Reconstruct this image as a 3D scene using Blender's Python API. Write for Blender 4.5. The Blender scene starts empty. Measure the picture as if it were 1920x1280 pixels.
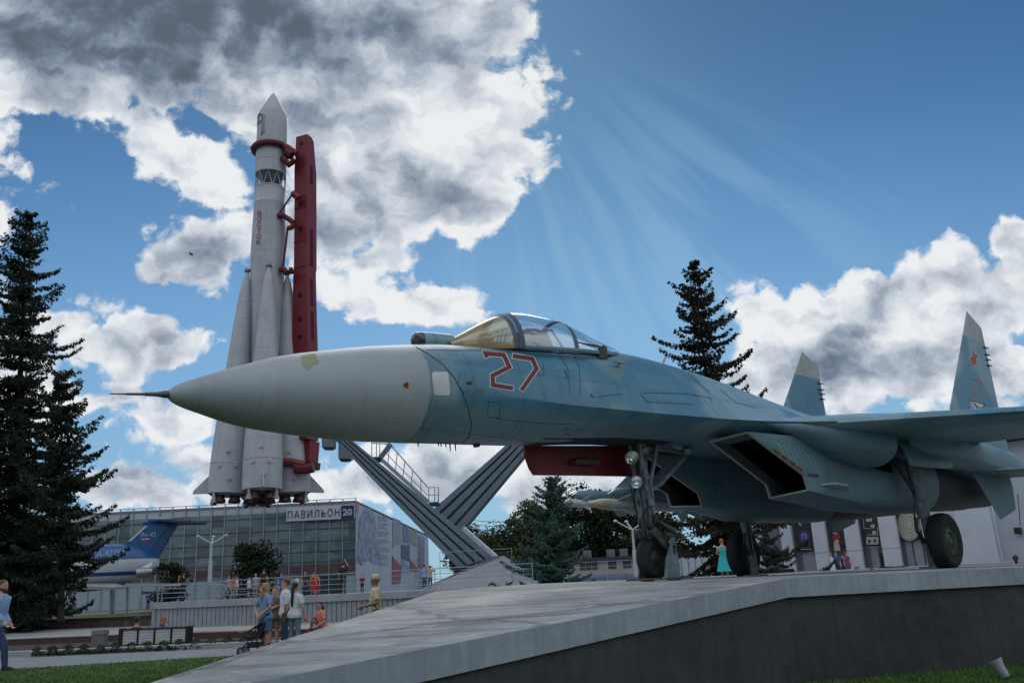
import bpy, bmesh, math, random
import numpy as np
from mathutils import Vector, Matrix
from mathutils.bvhtree import BVHTree
PI = math.pi
scene = bpy.context.scene
COL = scene.collection
random.seed(7)

# ------------------------------------------------------------------ camera (surveyed from the photograph)
CAM = np.array([-3.285, -9.132, 0.09])
YAW, PIT, ROL = [math.radians(v) for v in (42.439, 15.807, -2.741)]
FPX = 1608.08                                   # focal length in photo pixels (photo is 1920 wide)
FW = np.array([math.sin(YAW)*math.cos(PIT), math.cos(YAW)*math.cos(PIT), math.sin(PIT)])
_r0 = np.array([math.cos(YAW), -math.sin(YAW), 0.0]); _u0 = np.cross(_r0, FW)
RT = math.cos(ROL)*_r0 + math.sin(ROL)*_u0
UP = -math.sin(ROL)*_r0 + math.cos(ROL)*_u0
HF = np.array([math.sin(YAW), math.cos(YAW), 0.0])   # horizontal forward
HR = _r0                                             # horizontal right

def ray(px, py):
    return FW + RT*((px-960)/FPX) - UP*((py-640)/FPX)
def at(px, py, dep):                             # surveyed point at a horizontal distance
    d = ray(px, py); return Vector(CAM + d*(dep/float(d @ HF)))
def on(px, py, axis, val):                       # surveyed point on an axis plane
    d = ray(px, py); return Vector(CAM + (val-CAM[axis])/d[axis]*d)
def G(px, py, z):
    return on(px, py, 2, z)
def loc(lat, dep, z):                            # point by distance right of / ahead of the viewpoint
    return Vector(CAM*np.array([1, 1, 0]) + HR*lat + HF*dep + np.array([0, 0, z]))
def px_dep(px, dep, z):                          # point under an image column at a distance, height z
    y = 1000.0
    for _ in range(6):
        p = at(px, y, dep)
        y += (p.z - z)*FPX/dep
    return at(px, y, dep)

cam_d = bpy.data.cameras.new('camera'); cam = bpy.data.objects.new('camera', cam_d); COL.objects.link(cam)
cam_d.sensor_width = 36; cam_d.lens = FPX/1920*36; cam_d.clip_end = 20000; cam_d.clip_start = 0.1
M = Matrix(((RT[0], UP[0], -FW[0], CAM[0]), (RT[1], UP[1], -FW[1], CAM[1]), (RT[2], UP[2], -FW[2], CAM[2]), (0, 0, 0, 1)))
cam.matrix_world = M
scene.camera = cam

# ------------------------------------------------------------------ node helpers
class NB:
    def __init__(s, nt): s.nt = nt
    def n(s, t, **k):
        nd = s.nt.nodes.new(t)
        for a, b in k.items(): setattr(nd, a, b)
        return nd
    def link(s, a, b): s.nt.links.new(a, b)
    def put(s, sock, v):
        if isinstance(v, bpy.types.NodeSocket): s.link(v, sock)
        elif v is not None: sock.default_value = v
    def m(s, op, a, b=None, c=None, clamp=False):
        nd = s.n('ShaderNodeMath', operation=op); nd.use_clamp = clamp
        s.put(nd.inputs[0], a); s.put(nd.inputs[1], b); s.put(nd.inputs[2], c)
        return nd.outputs[0]
    def vm(s, op, a, b=None, out=0):
        nd = s.n('ShaderNodeVectorMath', operation=op)
        s.put(nd.inputs[0], a)
        if op == 'SCALE': s.put(nd.inputs[3], b)
        else: s.put(nd.inputs[1], b)
        return nd.outputs[out]
    def dot(s, a, b): return s.vm('DOT_PRODUCT', a, b, 1)
    def xyz(s, x, y, z=0.0):
        nd = s.n('ShaderNodeCombineXYZ')
        for i, v in enumerate((x, y, z)): s.put(nd.inputs[i], v)
        return nd.outputs[0]
    def sep(s, v):
        nd = s.n('ShaderNodeSeparateXYZ'); s.put(nd.inputs[0], v); return nd.outputs
    def noise(s, vec, scale, detail=4, rough=.55, dist=0.0, lac=2.0, col=False, dim='3D'):
        nd = s.n('ShaderNodeTexNoise', noise_dimensions=dim); s.put(nd.inputs['Vector'], vec)
        nd.inputs['Scale'].default_value = scale; nd.inputs['Detail'].default_value = detail
        nd.inputs['Roughness'].default_value = rough; nd.inputs['Distortion'].default_value = dist
        nd.inputs['Lacunarity'].default_value = lac
        return nd.outputs[1 if col else 0]
    def vor(s, vec, scale, feature='F1', out=0, rnd=1.0, dim='3D'):
        nd = s.n('ShaderNodeTexVoronoi', feature=feature, voronoi_dimensions=dim); s.put(nd.inputs['Vector'], vec)
        nd.inputs['Scale'].default_value = scale; nd.inputs['Randomness'].default_value = rnd
        return nd.outputs[out]
    def mr(s, v, a, b, c=0.0, d=1.0, smooth=True):
        nd = s.n('ShaderNodeMapRange'); nd.interpolation_type = 'SMOOTHSTEP' if smooth else 'LINEAR'; nd.clamp = True
        s.put(nd.inputs[0], v)
        for i, q in enumerate((a, b, c, d)): s.put(nd.inputs[i+1], q)
        return nd.outputs[0]
    def mix(s, f, a, b, blend='MIX'):
        nd = s.n('ShaderNodeMix', data_type='RGBA', blend_type=blend)
        s.put(nd.inputs[0], f)
        for i, v in ((6, a), (7, b)):
            if not isinstance(v, bpy.types.NodeSocket): v = tuple(v)+((1.0,) if len(v) == 3 else ())
            s.put(nd.inputs[i], v)
        return nd.outputs[2]
    def ramp(s, f, stops, interp='LINEAR'):
        nd = s.n('ShaderNodeValToRGB'); cr = nd.color_ramp; cr.interpolation = interp
        while len(cr.elements) < len(stops): cr.elements.new(0.5)
        for e, (p, c) in zip(cr.elements, stops):
            e.position = p; e.color = tuple(c)+((1,) if len(c) == 3 else ())
        s.put(nd.inputs[0], f); return nd.outputs[0]
    def bump(s, h, strength=.3, dist=.01):
        nd = s.n('ShaderNodeBump'); s.put(nd.inputs['Height'], h)
        nd.inputs['Strength'].default_value = strength; nd.inputs['Distance'].default_value = dist
        return nd.outputs[0]

def lin(r, g, b):
    f = lambda v: (v/255/12.92) if v/255 <= .04045 else ((v/255+.055)/1.055)**2.4
    return (f(r), f(g), f(b))

MATS = {}
def mat(name, color=(.5, .5, .5), rough=.6, metal=0.0, spec=.5, var=.12, vscale=3.0, bump=0.0, bscale=40.0, streak=0.0, build=None, coord='Object', edge=0.0):
    """principled material: base colour broken up by two noises, optional bump, optional vertical streaks"""
    if name in MATS: return MATS[name]
    m = bpy.data.materials.new(name); m.use_nodes = True
    nt = m.node_tree; b = NB(nt); bs = nt.nodes['Principled BSDF']
    tc = b.n('ShaderNodeTexCoord'); v = tc.outputs[coord]
    c = b.mix(0.0, color, color)
    if var > 0:
        n1 = b.noise(v, vscale, 5, .6); n2 = b.noise(v, vscale*7, 3, .6)
        k = b.m('ADD', b.m('MULTIPLY', b.mr(n1, .3, .7, -1, 1), var), b.m('MULTIPLY', b.mr(n2, .3, .7, -1, 1), var*.5))
        sc = b.m('ADD', k, 1.0)
        c = b.mix(1.0, c, b.xyz(sc, sc, sc), 'MULTIPLY')
    if streak > 0:
        sv = b.vm('MULTIPLY', v, (6.0, 6.0, .35)); st = b.mr(b.noise(sv, 2.0, 5, .65), .42, .75)
        c = b.mix(b.m('MULTIPLY', st, streak), c, tuple(q*.35 for q in color))
    b.link(c, bs.inputs['Base Color'])
    bs.inputs['Roughness'].default_value = rough; bs.inputs['Metallic'].default_value = metal
    bs.inputs['Specular IOR Level'].default_value = spec
    if bump > 0:
        b.link(b.bump(b.noise(v, bscale, 6, .6), bump, .02), bs.inputs['Normal'])
    if build: build(b, bs, v, c)
    MATS[name] = m
    return m

# ------------------------------------------------------------------ mesh helpers
class MB:
    """collects shapes; build() links them as ONE mesh object"""
    def __init__(s): s.v = []; s.f = []; s.mi = []; s.mat_i = 0
    def add(s, verts, faces, mi=None):
        o = len(s.v); s.v += [tuple(p) for p in verts]
        for f in faces: s.f.append(tuple(i+o for i in f)); s.mi.append(s.mat_i if mi is None else mi)
        return s
    def box(s, c, size, rz=0.0, mtx=None):
        x, y, z = [q/2 for q in size]; R = Matrix.Rotation(rz, 3, 'Z') if mtx is None else mtx; c = Vector(c)
        vs = [c + R @ Vector((sx*x, sy*y, sz*z)) for sx in (-1, 1) for sy in (-1, 1) for sz in (-1, 1)]
        return s.add(vs, [(0, 1, 3, 2), (4, 6, 7, 5), (0, 4, 5, 1), (2, 3, 7, 6), (0, 2, 6, 4), (1, 5, 7, 3)])
    def beam(s, a, b, w, h, up=(0, 0, 1)):
        a, b = Vector(a), Vector(b); d = b-a; L = d.length; d = d/L
        x = d.cross(Vector(up))
        if x.length < 1e-4: x = d.cross(Vector((1, 0, 0)))
        x.normalize(); z = x.cross(d)
        R = Matrix((d, x, z)).transposed()
        return s.box((a+b)/2, (L, w, h), mtx=R)
    def loft(s, rings, cap0=True, cap1=True, closed=True):
        n = len(rings[0]); o = len(s.v)
        for r in rings: s.v += [tuple(p) for p in r]
        for k in range(len(rings)-1):
            for i in range(n if closed else n-1):
                j = (i+1) % n
                s.f.append((o+k*n+i, o+k*n+j, o+(k+1)*n+j, o+(k+1)*n+i)); s.mi.append(s.mat_i)
        if cap0 and closed: s.f.append(tuple(o+i for i in reversed(range(n)))); s.mi.append(s.mat_i)
        if cap1 and closed: s.f.append(tuple(o+(len(rings)-1)*n+i for i in range(n))); s.mi.append(s.mat_i)
        return s
    def tube(s, pts, rad, n=8, cap=True):
        pts = [Vector(p) for p in pts]
        if not hasattr(rad, '__len__'): rad = [rad]*len(pts)
        rings = []; ref = None
        for i, p in enumerate(pts):
            d = (pts[min(i+1, len(pts)-1)] - pts[max(i-1, 0)])
            d = d.normalized() if d.length > 1e-9 else Vector((0, 0, 1))
            if ref is None:
                ref = d.orthogonal().normalized()
            else:
                ref = ref - d*ref.dot(d)
                ref = ref.normalized() if ref.length > 1e-6 else d.orthogonal().normalized()
            q = d.cross(ref)
            rings.append([p + (ref*math.cos(2*PI*k/n) + q*math.sin(2*PI*k/n))*rad[i] for k in range(n)])
        return s.loft(rings, cap, cap)
    def lathe(s, prof, origin=(0, 0, 0), axis=(0, 0, 1), n=32, cap=True):
        """prof: list of (radius, distance along axis)"""
        a = Vector(axis).normalized(); e = a.orthogonal().normalized(); q = a.cross(e); o = Vector(origin)
        rings = [[o + a*h + (e*math.cos(2*PI*k/n) + q*math.sin(2*PI*k/n))*max(r, 1e-4) for k in range(n)] for r, h in prof]
        return s.loft(rings, cap, cap)
    def prism(s, poly, thick):
        """poly: planar 3-D points; thick: offset vector"""
        t = Vector(thick); n = len(poly); p0 = [Vector(p) for p in poly]
        vs = p0 + [p+t for p in p0]
        fs = [tuple(reversed(range(n))), tuple(range(n, 2*n))] + [(i, (i+1) % n, n+(i+1) % n, n+i) for i in range(n)]
        return s.add(vs, fs)
    def quad(s, *p): return s.add(p, [tuple(range(len(p)))])
    def ball(s, c, r, nu=14, nv=8):
        c = Vector(c); r = (r, r, r) if not hasattr(r, '__len__') else r
        rings = []
        for j in range(1, nv):
            t = PI*j/nv
            rings.append([c + Vector((r[0]*math.sin(t)*math.cos(2*PI*i/nu), r[1]*math.sin(t)*math.sin(2*PI*i/nu), -r[2]*math.cos(t))) for i in range(nu)])
        return s.loft(rings)
    def build(s, name, m, parent=None, smooth=None, bevel=0.0, fix=True):
        me = bpy.data.meshes.new(name); me.from_pydata(s.v, [], s.f)
        ms = m if isinstance(m, (list, tuple)) else [m]
        for q in ms: me.materials.append(q)
        if len(ms) > 1: me.polygons.foreach_set('material_index', s.mi)
        if fix:
            bm = bmesh.new(); bm.from_mesh(me)
            bmesh.ops.recalc_face_normals(bm, faces=bm.faces)
            if bevel > 0:
                bmesh.ops.remove_doubles(bm, verts=bm.verts, dist=1e-4)
                ed = [e for e in bm.edges if len(e.link_faces) == 2 and e.calc_face_angle(0) > .6]
                bmesh.ops.bevel(bm, geom=ed, offset=bevel, segments=2, affect='EDGES', profile=.6)
            bm.to_mesh(me); bm.free()
        if smooth is not None:
            me.polygons.foreach_set('use_smooth', [True]*len(me.polygons))
            me.set_sharp_from_angle(angle=math.radians(smooth))
        me.update()
        return obj(name, me, parent)

def obj(name, me, parent=None):
    o = bpy.data.objects.new(name, me); COL.objects.link(o)
    if parent is not None:
        o.parent = parent; o.matrix_parent_inverse = root_mtx(parent).inverted()
    return o
def root_mtx(p):
    m = Matrix.LocRotScale(p.location, p.rotation_euler, p.scale)
    if p.parent is not None:
        m = root_mtx(p.parent) @ p.matrix_parent_inverse @ m
    return m
def thing(name, label, cat, at_=(0, 0, 0), rz=0.0, group=None):
    o = bpy.data.objects.new(name, None); COL.objects.link(o); o.empty_display_size = .2
    o.location = at_; o.rotation_euler = (0, 0, rz)
    return tag(o, label, cat, group)
def tag(o, label, cat, group=None):
    o['label'] = label; o['category'] = cat
    if group: o['group'] = group
    return o
def structure(o): o['kind'] = 'structure'; return o
def dup(root, at_, rz=0.0, label=None, group=None, scale=None):
    r = root.copy(); COL.objects.link(r); r.location = at_; r.rotation_euler = (0, 0, rz)
    if scale: r.scale = (scale,)*3
    if label: r['label'] = label
    if group: r['group'] = group
    for ch in list(root.children):
        c = ch.copy(); COL.objects.link(c); c.parent = r
        for g in list(ch.children):
            d = g.copy(); COL.objects.link(d); d.parent = c
    return r
def text_mesh(name, body, size, m, frame, parent=None, extrude=0.002, align='CENTER', bold=0.0, spacing=1.0, line=1.0):
    """lettering as a flat mesh placed with a 4x4 frame (x along the line, y up, z out)"""
    cu = bpy.data.curves.new(name, 'FONT'); cu.body = body; cu.size = size; cu.align_x = align; cu.align_y = 'CENTER'
    cu.extrude = extrude; cu.offset = bold; cu.space_character = spacing; cu.space_line = line; cu.resolution_u = 3
    t = bpy.data.objects.new(name+'_tmp', cu); COL.objects.link(t)
    dg = bpy.context.evaluated_depsgraph_get(); me = bpy.data.meshes.new_from_object(t.evaluated_get(dg))
    bpy.data.objects.remove(t)
    me.transform(frame); me.materials.clear(); me.materials.append(m); me.name = name
    return obj(name, me, parent)
def text_fit(name, body, wid, hgt, m, fr, parent=None, extrude=.004, bold=0.0, spacing=1.0):
    """lettering scaled to a given width and height, centred on the frame"""
    o = text_mesh(name, body, 1.0, m, Matrix.Identity(4), parent, 0.0, bold=bold, spacing=spacing); me = o.data
    xs = [v.co.x for v in me.vertices]; ys = [v.co.y for v in me.vertices]
    sx, sy = wid/(max(xs)-min(xs)), hgt/(max(ys)-min(ys)); cx, cy = (max(xs)+min(xs))/2, (max(ys)+min(ys))/2
    me.transform(fr @ Matrix.Diagonal((sx, sy, 1, 1)) @ Matrix.Translation((-cx, -cy, 0))); return o
def frame(o, x, y):
    x = Vector(x).normalized(); z = x.cross(Vector(y)).normalized(); y = z.cross(x)
    return Matrix(((x.x, y.x, z.x, o[0]), (x.y, y.y, z.y, o[1]), (x.z, y.z, z.z, o[2]), (0, 0, 0, 1)))
def lerp(tab, x):
    """piecewise interpolation of rows (x, a, b, ...) with smooth (Catmull-like) blending"""
    if x <= tab[0][0]: return list(tab[0][1:])
    if x >= tab[-1][0]: return list(tab[-1][1:])
    for i in range(len(tab)-1):
        if tab[i][0] <= x <= tab[i+1][0]:
            t = (x-tab[i][0])/(tab[i+1][0]-tab[i][0])
            return [a+(b-a)*t for a, b in zip(tab[i][1:], tab[i+1][1:])]
def spline(tab, x):
    """cubic Hermite through rows"""
    xs = [r[0] for r in tab]
    if x <= xs[0]: return list(tab[0][1:])
    if x >= xs[-1]: return list(tab[-1][1:])
    i = max(k for k in range(len(xs)-1) if xs[k] <= x)
    h = xs[i+1]-xs[i]; t = (x-xs[i])/h; out = []
    for k in range(1, len(tab[0])):
        p = lambda j: tab[j][k]
        m0 = ((p(i+1)-p(i-1))/(xs[i+1]-xs[i-1]) if i > 0 else (p(i+1)-p(i))/h)
        m1 = ((p(i+2)-p(i))/(xs[i+2]-xs[i]) if i+2 < len(xs) else (p(i+1)-p(i))/h)
        d = (p(i+1)-p(i))/h
        lim = lambda mm: 0.0 if mm*d <= 0 else math.copysign(min(abs(mm), 3*abs(d)), d)
        m0, m1 = lim(m0), lim(m1)
        out.append((2*t**3-3*t*t+1)*p(i)+(t**3-2*t*t+t)*h*m0+(-2*t**3+3*t*t)*p(i+1)+(t**3-t*t)*h*m1)
    return out
# ------------------------------------------------------------------ sky: Nishita daylight, procedural cumulus, sun behind the big cloud
SUN_PX = (890, -30)
_sd = ray(*SUN_PX); _sd = _sd/np.linalg.norm(_sd)
SUN_EL = math.asin(_sd[2]); SUN_AZ = math.atan2(_sd[0], _sd[1])     # azimuth from +Y towards +X
w = bpy.data.worlds.new('World'); scene.world = w; w.use_nodes = True; w.cycles.sampling_method = 'MANUAL'; w.cycles.sample_map_resolution = 512
nt = w.node_tree; nt.nodes.clear(); b = NB(nt)
tc = b.n('ShaderNodeTexCoord'); D = b.vm('NORMALIZE', tc.outputs['Generated'])
sky = b.n('ShaderNodeTexSky', sky_type='NISHITA'); sky.sun_disc = False
sky.sun_elevation = SUN_EL; sky.sun_rotation = SUN_AZ; sky.altitude = 150; sky.air_density = 1.0; sky.dust_density = .6; sky.ozone_density = 2.0
fr = b.dot(D, tuple(FW)); frc = b.m('MAXIMUM', fr, .12)
cu = b.m('DIVIDE', b.dot(D, tuple(RT)), frc); cv = b.m('DIVIDE', b.dot(D, tuple(UP)), frc)    # chart of the sky about one fixed bearing
U = b.m('ADD', b.m('MULTIPLY', cu, FPX/1000), .96); Vv = b.m('SUBTRACT', .64, b.m('MULTIPLY', cv, FPX/1000))
P = b.xyz(U, Vv, 0.0)
warp = b.vm('SUBTRACT', b.noise(P, 3.2, 4, .6, col=True, dim='2D'), (.5, .5, .5))
wx = b.sep(warp)
Pw = b.vm('ADD', P, b.xyz(b.m('MULTIPLY', wx[0], .20), b.m('MULTIPLY', wx[1], .16), 0.0))
# cloud bodies: centre, radii, tilt(deg), weight, darkness
BLOBS = [
    (.26, .03, .60, .19, 5, 1.3, 1.40), (.60, .06, .26, .14, 0, 1.15, 1.15), (.09, .17, .24, .07, 12, .85, .45), (.93, .06, .13, .12, 30, .85, .05), (.82, .16, .18, .14, 20, 1.1, .22),
    (.30, .265, .15, .06, 25, .85, .2),
    (.72, .25, .17, .12, 0, 1.1, .22), (.80, .36, .15, .075, -10, 1.1, .22), (.63, .43, .24, .085, -8, 1.1, .58), (.39, .475, .18, .072, -14, 1.2, .55),
    (.72, .49, .14, .05, -15, .8, .40), (.79, .565, .13, .055, -4, 1.1, .35), (.62, .31, .10, .13, 0, .9, .15), (.865, .36, .11, .075, 0, 1.6, .25), (.78, .43, .10, .05, 0, 1.0, .4),
    (.27, .655, .17, .045, 3, .95, .35), (.12, .61, .12, .06, 0, .9, .15), (.29, .79, .15, .055, 0, .85, .22), (.15, .74, .09, .03, 0, .75, .25), (.38, .87, .13, .045, 0, .8, .35), (.02, .72, .12, .10, 0, .8, .2), (.21, .69, .06, .03, 0, .7, .1),
    (.84, .87, .12, .07, -20, .95, .12), (.70, .90, .14, .05, 0, .95, .15), (1.0, .90, .10, .05, 0, .9, .2), (.20, .92, .26, .04, 0, .75, .4), (1.12, .90, .16, .035, 0, .9, .3),
    (1.58, .59, .20, .085, 0, 1.15, .30), (1.44, .565, .09, .055, 0, .95, .05), (1.78, .54, .12, .085, 0, 1.1, .12), (1.93, .51, .07, .09, 0, 1.05, .05), (1.68, .55, .10, .06, 0, 1.0, .1),
    (1.62, .70, .30, .085, 0, 1.2, .85), (1.42, .66, .11, .06, 0, .8, .2), (1.88, .70, .10, .03, 0, .6, .2), (1.85, .90, .2, .06, 0, .9, .3), (1.86, .60, .10, .05, 0, .8, .3),
    (-.25, .3, .3, .2, 0, 1, .6), (-.2, .75, .3, .12, 0, 1, .4), (2.3, .7, .3, .12, 0, 1, .5), (.5, -.35, .7, .25, 0, 1.2, 1.0), (2.2, -.2, .4, .12, 0, .8, .4),
]
shape = None; dark = None
for (x, y, rx, ry, tilt, wt, dk) in BLOBS:
    a = math.radians(tilt); dx, dy = math.cos(a), math.sin(a)
    q = b.vm('SUBTRACT', Pw, (x, y, 0))
    e = b.xyz(b.dot(q, (dx/rx, dy/rx, 0)), b.dot(q, (-dy/ry, dx/ry, 0)), 0.0)
    s_ = b.m('MULTIPLY', b.m('SUBTRACT', 1.25, b.vm('LENGTH', e, out=1)), wt)
    shape = s_ if shape is None else b.m('SMOOTH_MAX', shape, s_, .22)
    d_ = b.m('MULTIPLY', b.m('MAXIMUM', s_, 0.0), dk)
    dark = d_ if dark is None else b.m('MAXIMUM', dark, d_)
SV = b.xyz((SUN_PX[0]/1000), (SUN_PX[1]/1000), 0.0)
tosun = b.vm('NORMALIZE', b.vm('SUBTRACT', SV, P))
def fbm(p):
    n1 = b.noise(p, 4.0, 10, .57, 0.0, 2.1, dim='2D')
    n2 = b.vor(p, 9.5, dim='2D'); n3 = b.vor(p, 24.0, dim='2D')
    bil = b.m('ADD', b.m('MULTIPLY', b.m('SUBTRACT', .40, n2), .80), b.m('MULTIPLY', b.m('SUBTRACT', .40, n3), .34))
    return b.m('ADD', b.m('MULTIPLY', b.m('SUBTRACT', n1, .5), 2.3), bil)
w2 = b.sep(b.vm('SUBTRACT', b.noise(P, 14.0, 4, .6, col=True, dim='2D'), (.5, .5, .5)))
Pf = b.vm('ADD', b.vm('MULTIPLY', P, (1.0, 1.3, 1.0)), b.xyz(b.m('MULTIPLY', w2[0], .07), b.m('MULTIPLY', w2[1], .07), 0.0))
f0 = fbm(Pf); f1 = fbm(b.vm('ADD', Pf, b.vm('SCALE', tosun, .042)))
dens = b.m('ADD', b.m('SUBTRACT', shape, .06), b.m('MULTIPLY', f0, .82))
wisp = b.m('MULTIPLY', b.m('SUBTRACT', b.noise(Pf, 22.0, 8, .68, 0.0, 2.1, dim='2D'), .5), .55)
alpha = b.mr(b.m('ADD', dens, wisp), .0, .36)
relief = b.m('SUBTRACT', f0, f1)                       # >0: the sunward side of a billow is thinner, so it catches light
lowp = b.vm('MULTIPLY', Pf, (1.0, 1.15, 1.0))
g0 = b.noise(lowp, 6.0, 5, .55, dim='2D'); g1 = b.noise(b.vm('ADD', lowp, b.vm('SCALE', tosun, .055)), 6.0, 5, .55, dim='2D')
relief2 = b.m('SUBTRACT', g0, g1)
dmod = b.mr(b.noise(Pw, 3.4, 5, .6, dim='2D'), .34, .66, .55, 1.2)
rimlight = b.mr(dens, .75, .15)
thick = b.m('ADD', b.m('MULTIPLY', b.m('MULTIPLY', dark, dmod), b.m('ADD', .90, b.m('MULTIPLY', f0, .45))), b.m('MULTIPLY', b.m('MAXIMUM', b.m('SUBTRACT', dens, .35), 0.0), .18))
soft = b.mr(b.noise(P, 2.6, 3, .55, dim='2D'), .3, .7, -.10, .10)
lum = b.m('ADD', b.m('SUBTRACT', .90, b.m('MULTIPLY', thick, .50)), soft)
lum = b.m('ADD', lum, b.m('ADD', b.m('MULTIPLY', relief, .26), b.m('MULTIPLY', relief2, 1.0)))
lum = b.m('ADD', lum, b.m('MULTIPLY', rimlight, .10))
lum = b.m('SMOOTH_MAX', lum, .14, .22); lum = b.m('MINIMUM', lum, .97)
ccol = b.ramp(lum, [(0.0, lin(72, 79, 92)), (.12, lin(88, 97, 112)), (.30, lin(114, 127, 148)), (.55, lin(160, 171, 186)), (.78, lin(206, 213, 222)), (1.0, lin(240, 242, 243))])
# clear sky: Nishita, deepened away from the sun
base = b.mix(1.0, sky.outputs[0], (.032, .061, .080), 'MULTIPLY')
# shafts of light fanning out below the cloud edge
dv = b.vm('SUBTRACT', P, SV); sx = b.sep(dv)
ang = b.m('ARCTAN2', sx[0], sx[1]); rad = b.vm('LENGTH', dv, out=1)
rn = b.noise(b.xyz(b.m('MULTIPLY', ang, 1.0), b.m('MULTIPLY', rad, .25), 3.3), 7.0, 3, .6)
rays = b.m('MULTIPLY', b.mr(rn, .40, .62), b.m('MULTIPLY', b.mr(rad, .15, .35), b.mr(rad, 1.15, .45)))
rays = b.m('MULTIPLY', rays, b.m('MULTIPLY', b.mr(ang, -.25, .05), b.mr(ang, 1.25, .8)))

base = b.mix(b.m('MULTIPLY', rays, .80), base, lin(146, 192, 228))
dk_ = b.mr(el_ := b.sep(D)[2], .22, .72, 1.0, .58); base = b.mix(1.0, base, b.xyz(dk_, dk_, b.m('POWER', dk_, .85)), 'MULTIPLY')
sg = b.mr(rad, .05, 1.0, .60, 1.0); base = b.mix(1.0, base, b.xyz(sg, b.m('POWER', sg, .8), b.m('POWER', sg, .6)), 'MULTIPLY')      # the cloud bank shades the air in front of the sun
# haze near the horizon
el = b.sep(D)[2]
base = b.mix(b.mr(el, .50, .0, 0, .70), base, lin(150, 184, 212))
front = b.mr(fr, .35, .6)
col_f = b.mix(alpha, base, ccol)
# the rest of the sky dome (behind the viewpoint): unseen sunlit cumulus, brightened as fill light on the foreground
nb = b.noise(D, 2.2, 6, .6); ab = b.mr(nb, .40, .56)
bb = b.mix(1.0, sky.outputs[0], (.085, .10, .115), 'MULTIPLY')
col_b = b.mix(b.m('MULTIPLY', ab, .85), bb, (1.02, 1.05, 1.08)); lowd = b.mr(b.sep(D)[2], .0, .55, .30, 1.25); col_b = b.mix(1.0, col_b, b.xyz(lowd, lowd, lowd), 'MULTIPLY')  # darkened low down, standing in for unseen trees that would block the sky
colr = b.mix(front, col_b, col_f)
bg = b.n('ShaderNodeBackground'); b.link(colr, bg.inputs[0]); bg.inputs[1].default_value = 1.0
# keep the physically bright sky at its usual low strength, colours above are scaled to match it
SK = .10
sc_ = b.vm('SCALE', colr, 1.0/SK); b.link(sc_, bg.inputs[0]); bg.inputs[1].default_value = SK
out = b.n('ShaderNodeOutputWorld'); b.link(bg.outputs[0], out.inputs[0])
sd = bpy.data.lights.new('sun', 'SUN'); sd.energy = .85; sd.angle = math.radians(24); sd.color = (1.0, .95, .87)
so = bpy.data.objects.new('sun', sd); COL.objects.link(so); so.location = (0, 0, 60)
so.rotation_euler = Vector(-_sd).to_track_quat('-Z', 'Y').to_euler()
scene.view_settings.view_transform = 'Standard'; scene.view_settings.look = 'None'; scene.view_settings.exposure = 0; scene.view_settings.gamma = 1
# ------------------------------------------------------------------ the fighter jet.  X runs aft from the radome tip, port side is -Y, z=0 at the wheels
def paint_build(b, bs, v, c):
    s = b.sep(v)
    n1 = b.noise(b.vm('ADD', v, (3.1, 0, 1.7)), .42, 2, .5)
    n2 = b.noise(b.vm('ADD', v, (9.0, 4.2, 0)), .55, 2, .5)
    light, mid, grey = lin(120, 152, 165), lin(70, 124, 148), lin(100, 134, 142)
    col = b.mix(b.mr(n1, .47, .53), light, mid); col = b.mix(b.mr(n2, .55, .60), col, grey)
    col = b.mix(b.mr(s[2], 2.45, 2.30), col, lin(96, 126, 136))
    fine = b.noise(v, 5.0, 6, .65); k = b.m('ADD', .82, b.m('MULTIPLY', fine, .36))
    col = b.mix(1.0, col, b.xyz(k, k, k), 'MULTIPLY')
    st = b.mr(b.noise(b.vm('MULTIPLY', v, (5.0, 1.0, .5)), 1.8, 5, .7), .50, .78)           # rain streaks running down the sides
    col = b.mix(b.m('MULTIPLY', st, .46), col, lin(58, 70, 72))
    rub = b.mr(b.noise(b.vm('MULTIPLY', v, (1.2, 3, 4)), 1.3, 6, .7), .56, .8)
    col = b.mix(b.m('MULTIPLY', rub, .28), col, lin(160, 172, 172))
    wn = b.n('ShaderNodeTexWhiteNoise'); b.put(wn.inputs['Vector'], b.xyz(b.m('FLOOR', b.m('DIVIDE', b.m('ADD', s[0], b.m('MULTIPLY', s[2], .12)), .93)), b.m('FLOOR', b.m('DIVIDE', s[1], .6)), b.m('FLOOR', b.m('DIVIDE', s[2], .47))))
    k = b.m('ADD', .93, b.m('MULTIPLY', wn.outputs[0], .14)); col = b.mix(1.0, col, b.xyz(k, k, k), 'MULTIPLY')
    ln = None
    for xi in (3.09, 3.62, 4.62, 5.95, 6.72, 7.6, 8.55, 9.7, 11.0, 12.4, 13.3, 14.4, 15.4, 16.6, 17.4):
        q = b.m('ABSOLUTE', b.m('SUBTRACT', s[0], xi)); ln = q if ln is None else b.m('MINIMUM', ln, q)
    for zi in (2.05, 2.95): ln = b.m('MINIMUM', ln, b.m('ABSOLUTE', b.m('SUBTRACT', s[2], zi)))
    rv = b.m('MULTIPLY', b.mr(b.m('ABSOLUTE', b.m('SUBTRACT', ln, .032)), .009, .004), b.mr(b.m('ABSOLUTE', b.m('SUBTRACT', b.m('FRACT', b.m('MULTIPLY', b.m('ADD', s[2], b.m('MULTIPLY', s[0], .4)), 11.0)), .5)), .13, .06))
    col = b.mix(b.m('MULTIPLY', rv, .40), col, lin(40, 52, 60))
    col = b.mix(b.m('MULTIPLY', b.mr(ln, .010, .003), .42), col, lin(40, 56, 66))
    b.link(col, bs.inputs['Base Color'])
    b.put(bs.inputs['Roughness'], b.m('ADD', .34, b.m('MULTIPLY', fine, .22)))
    b.link(b.bump(b.noise(v, 2.2, 3, .5), .10, .02), bs.inputs['Normal'])
PAINT = mat('jet_paint', rough=.42, var=0, build=paint_build)
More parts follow.
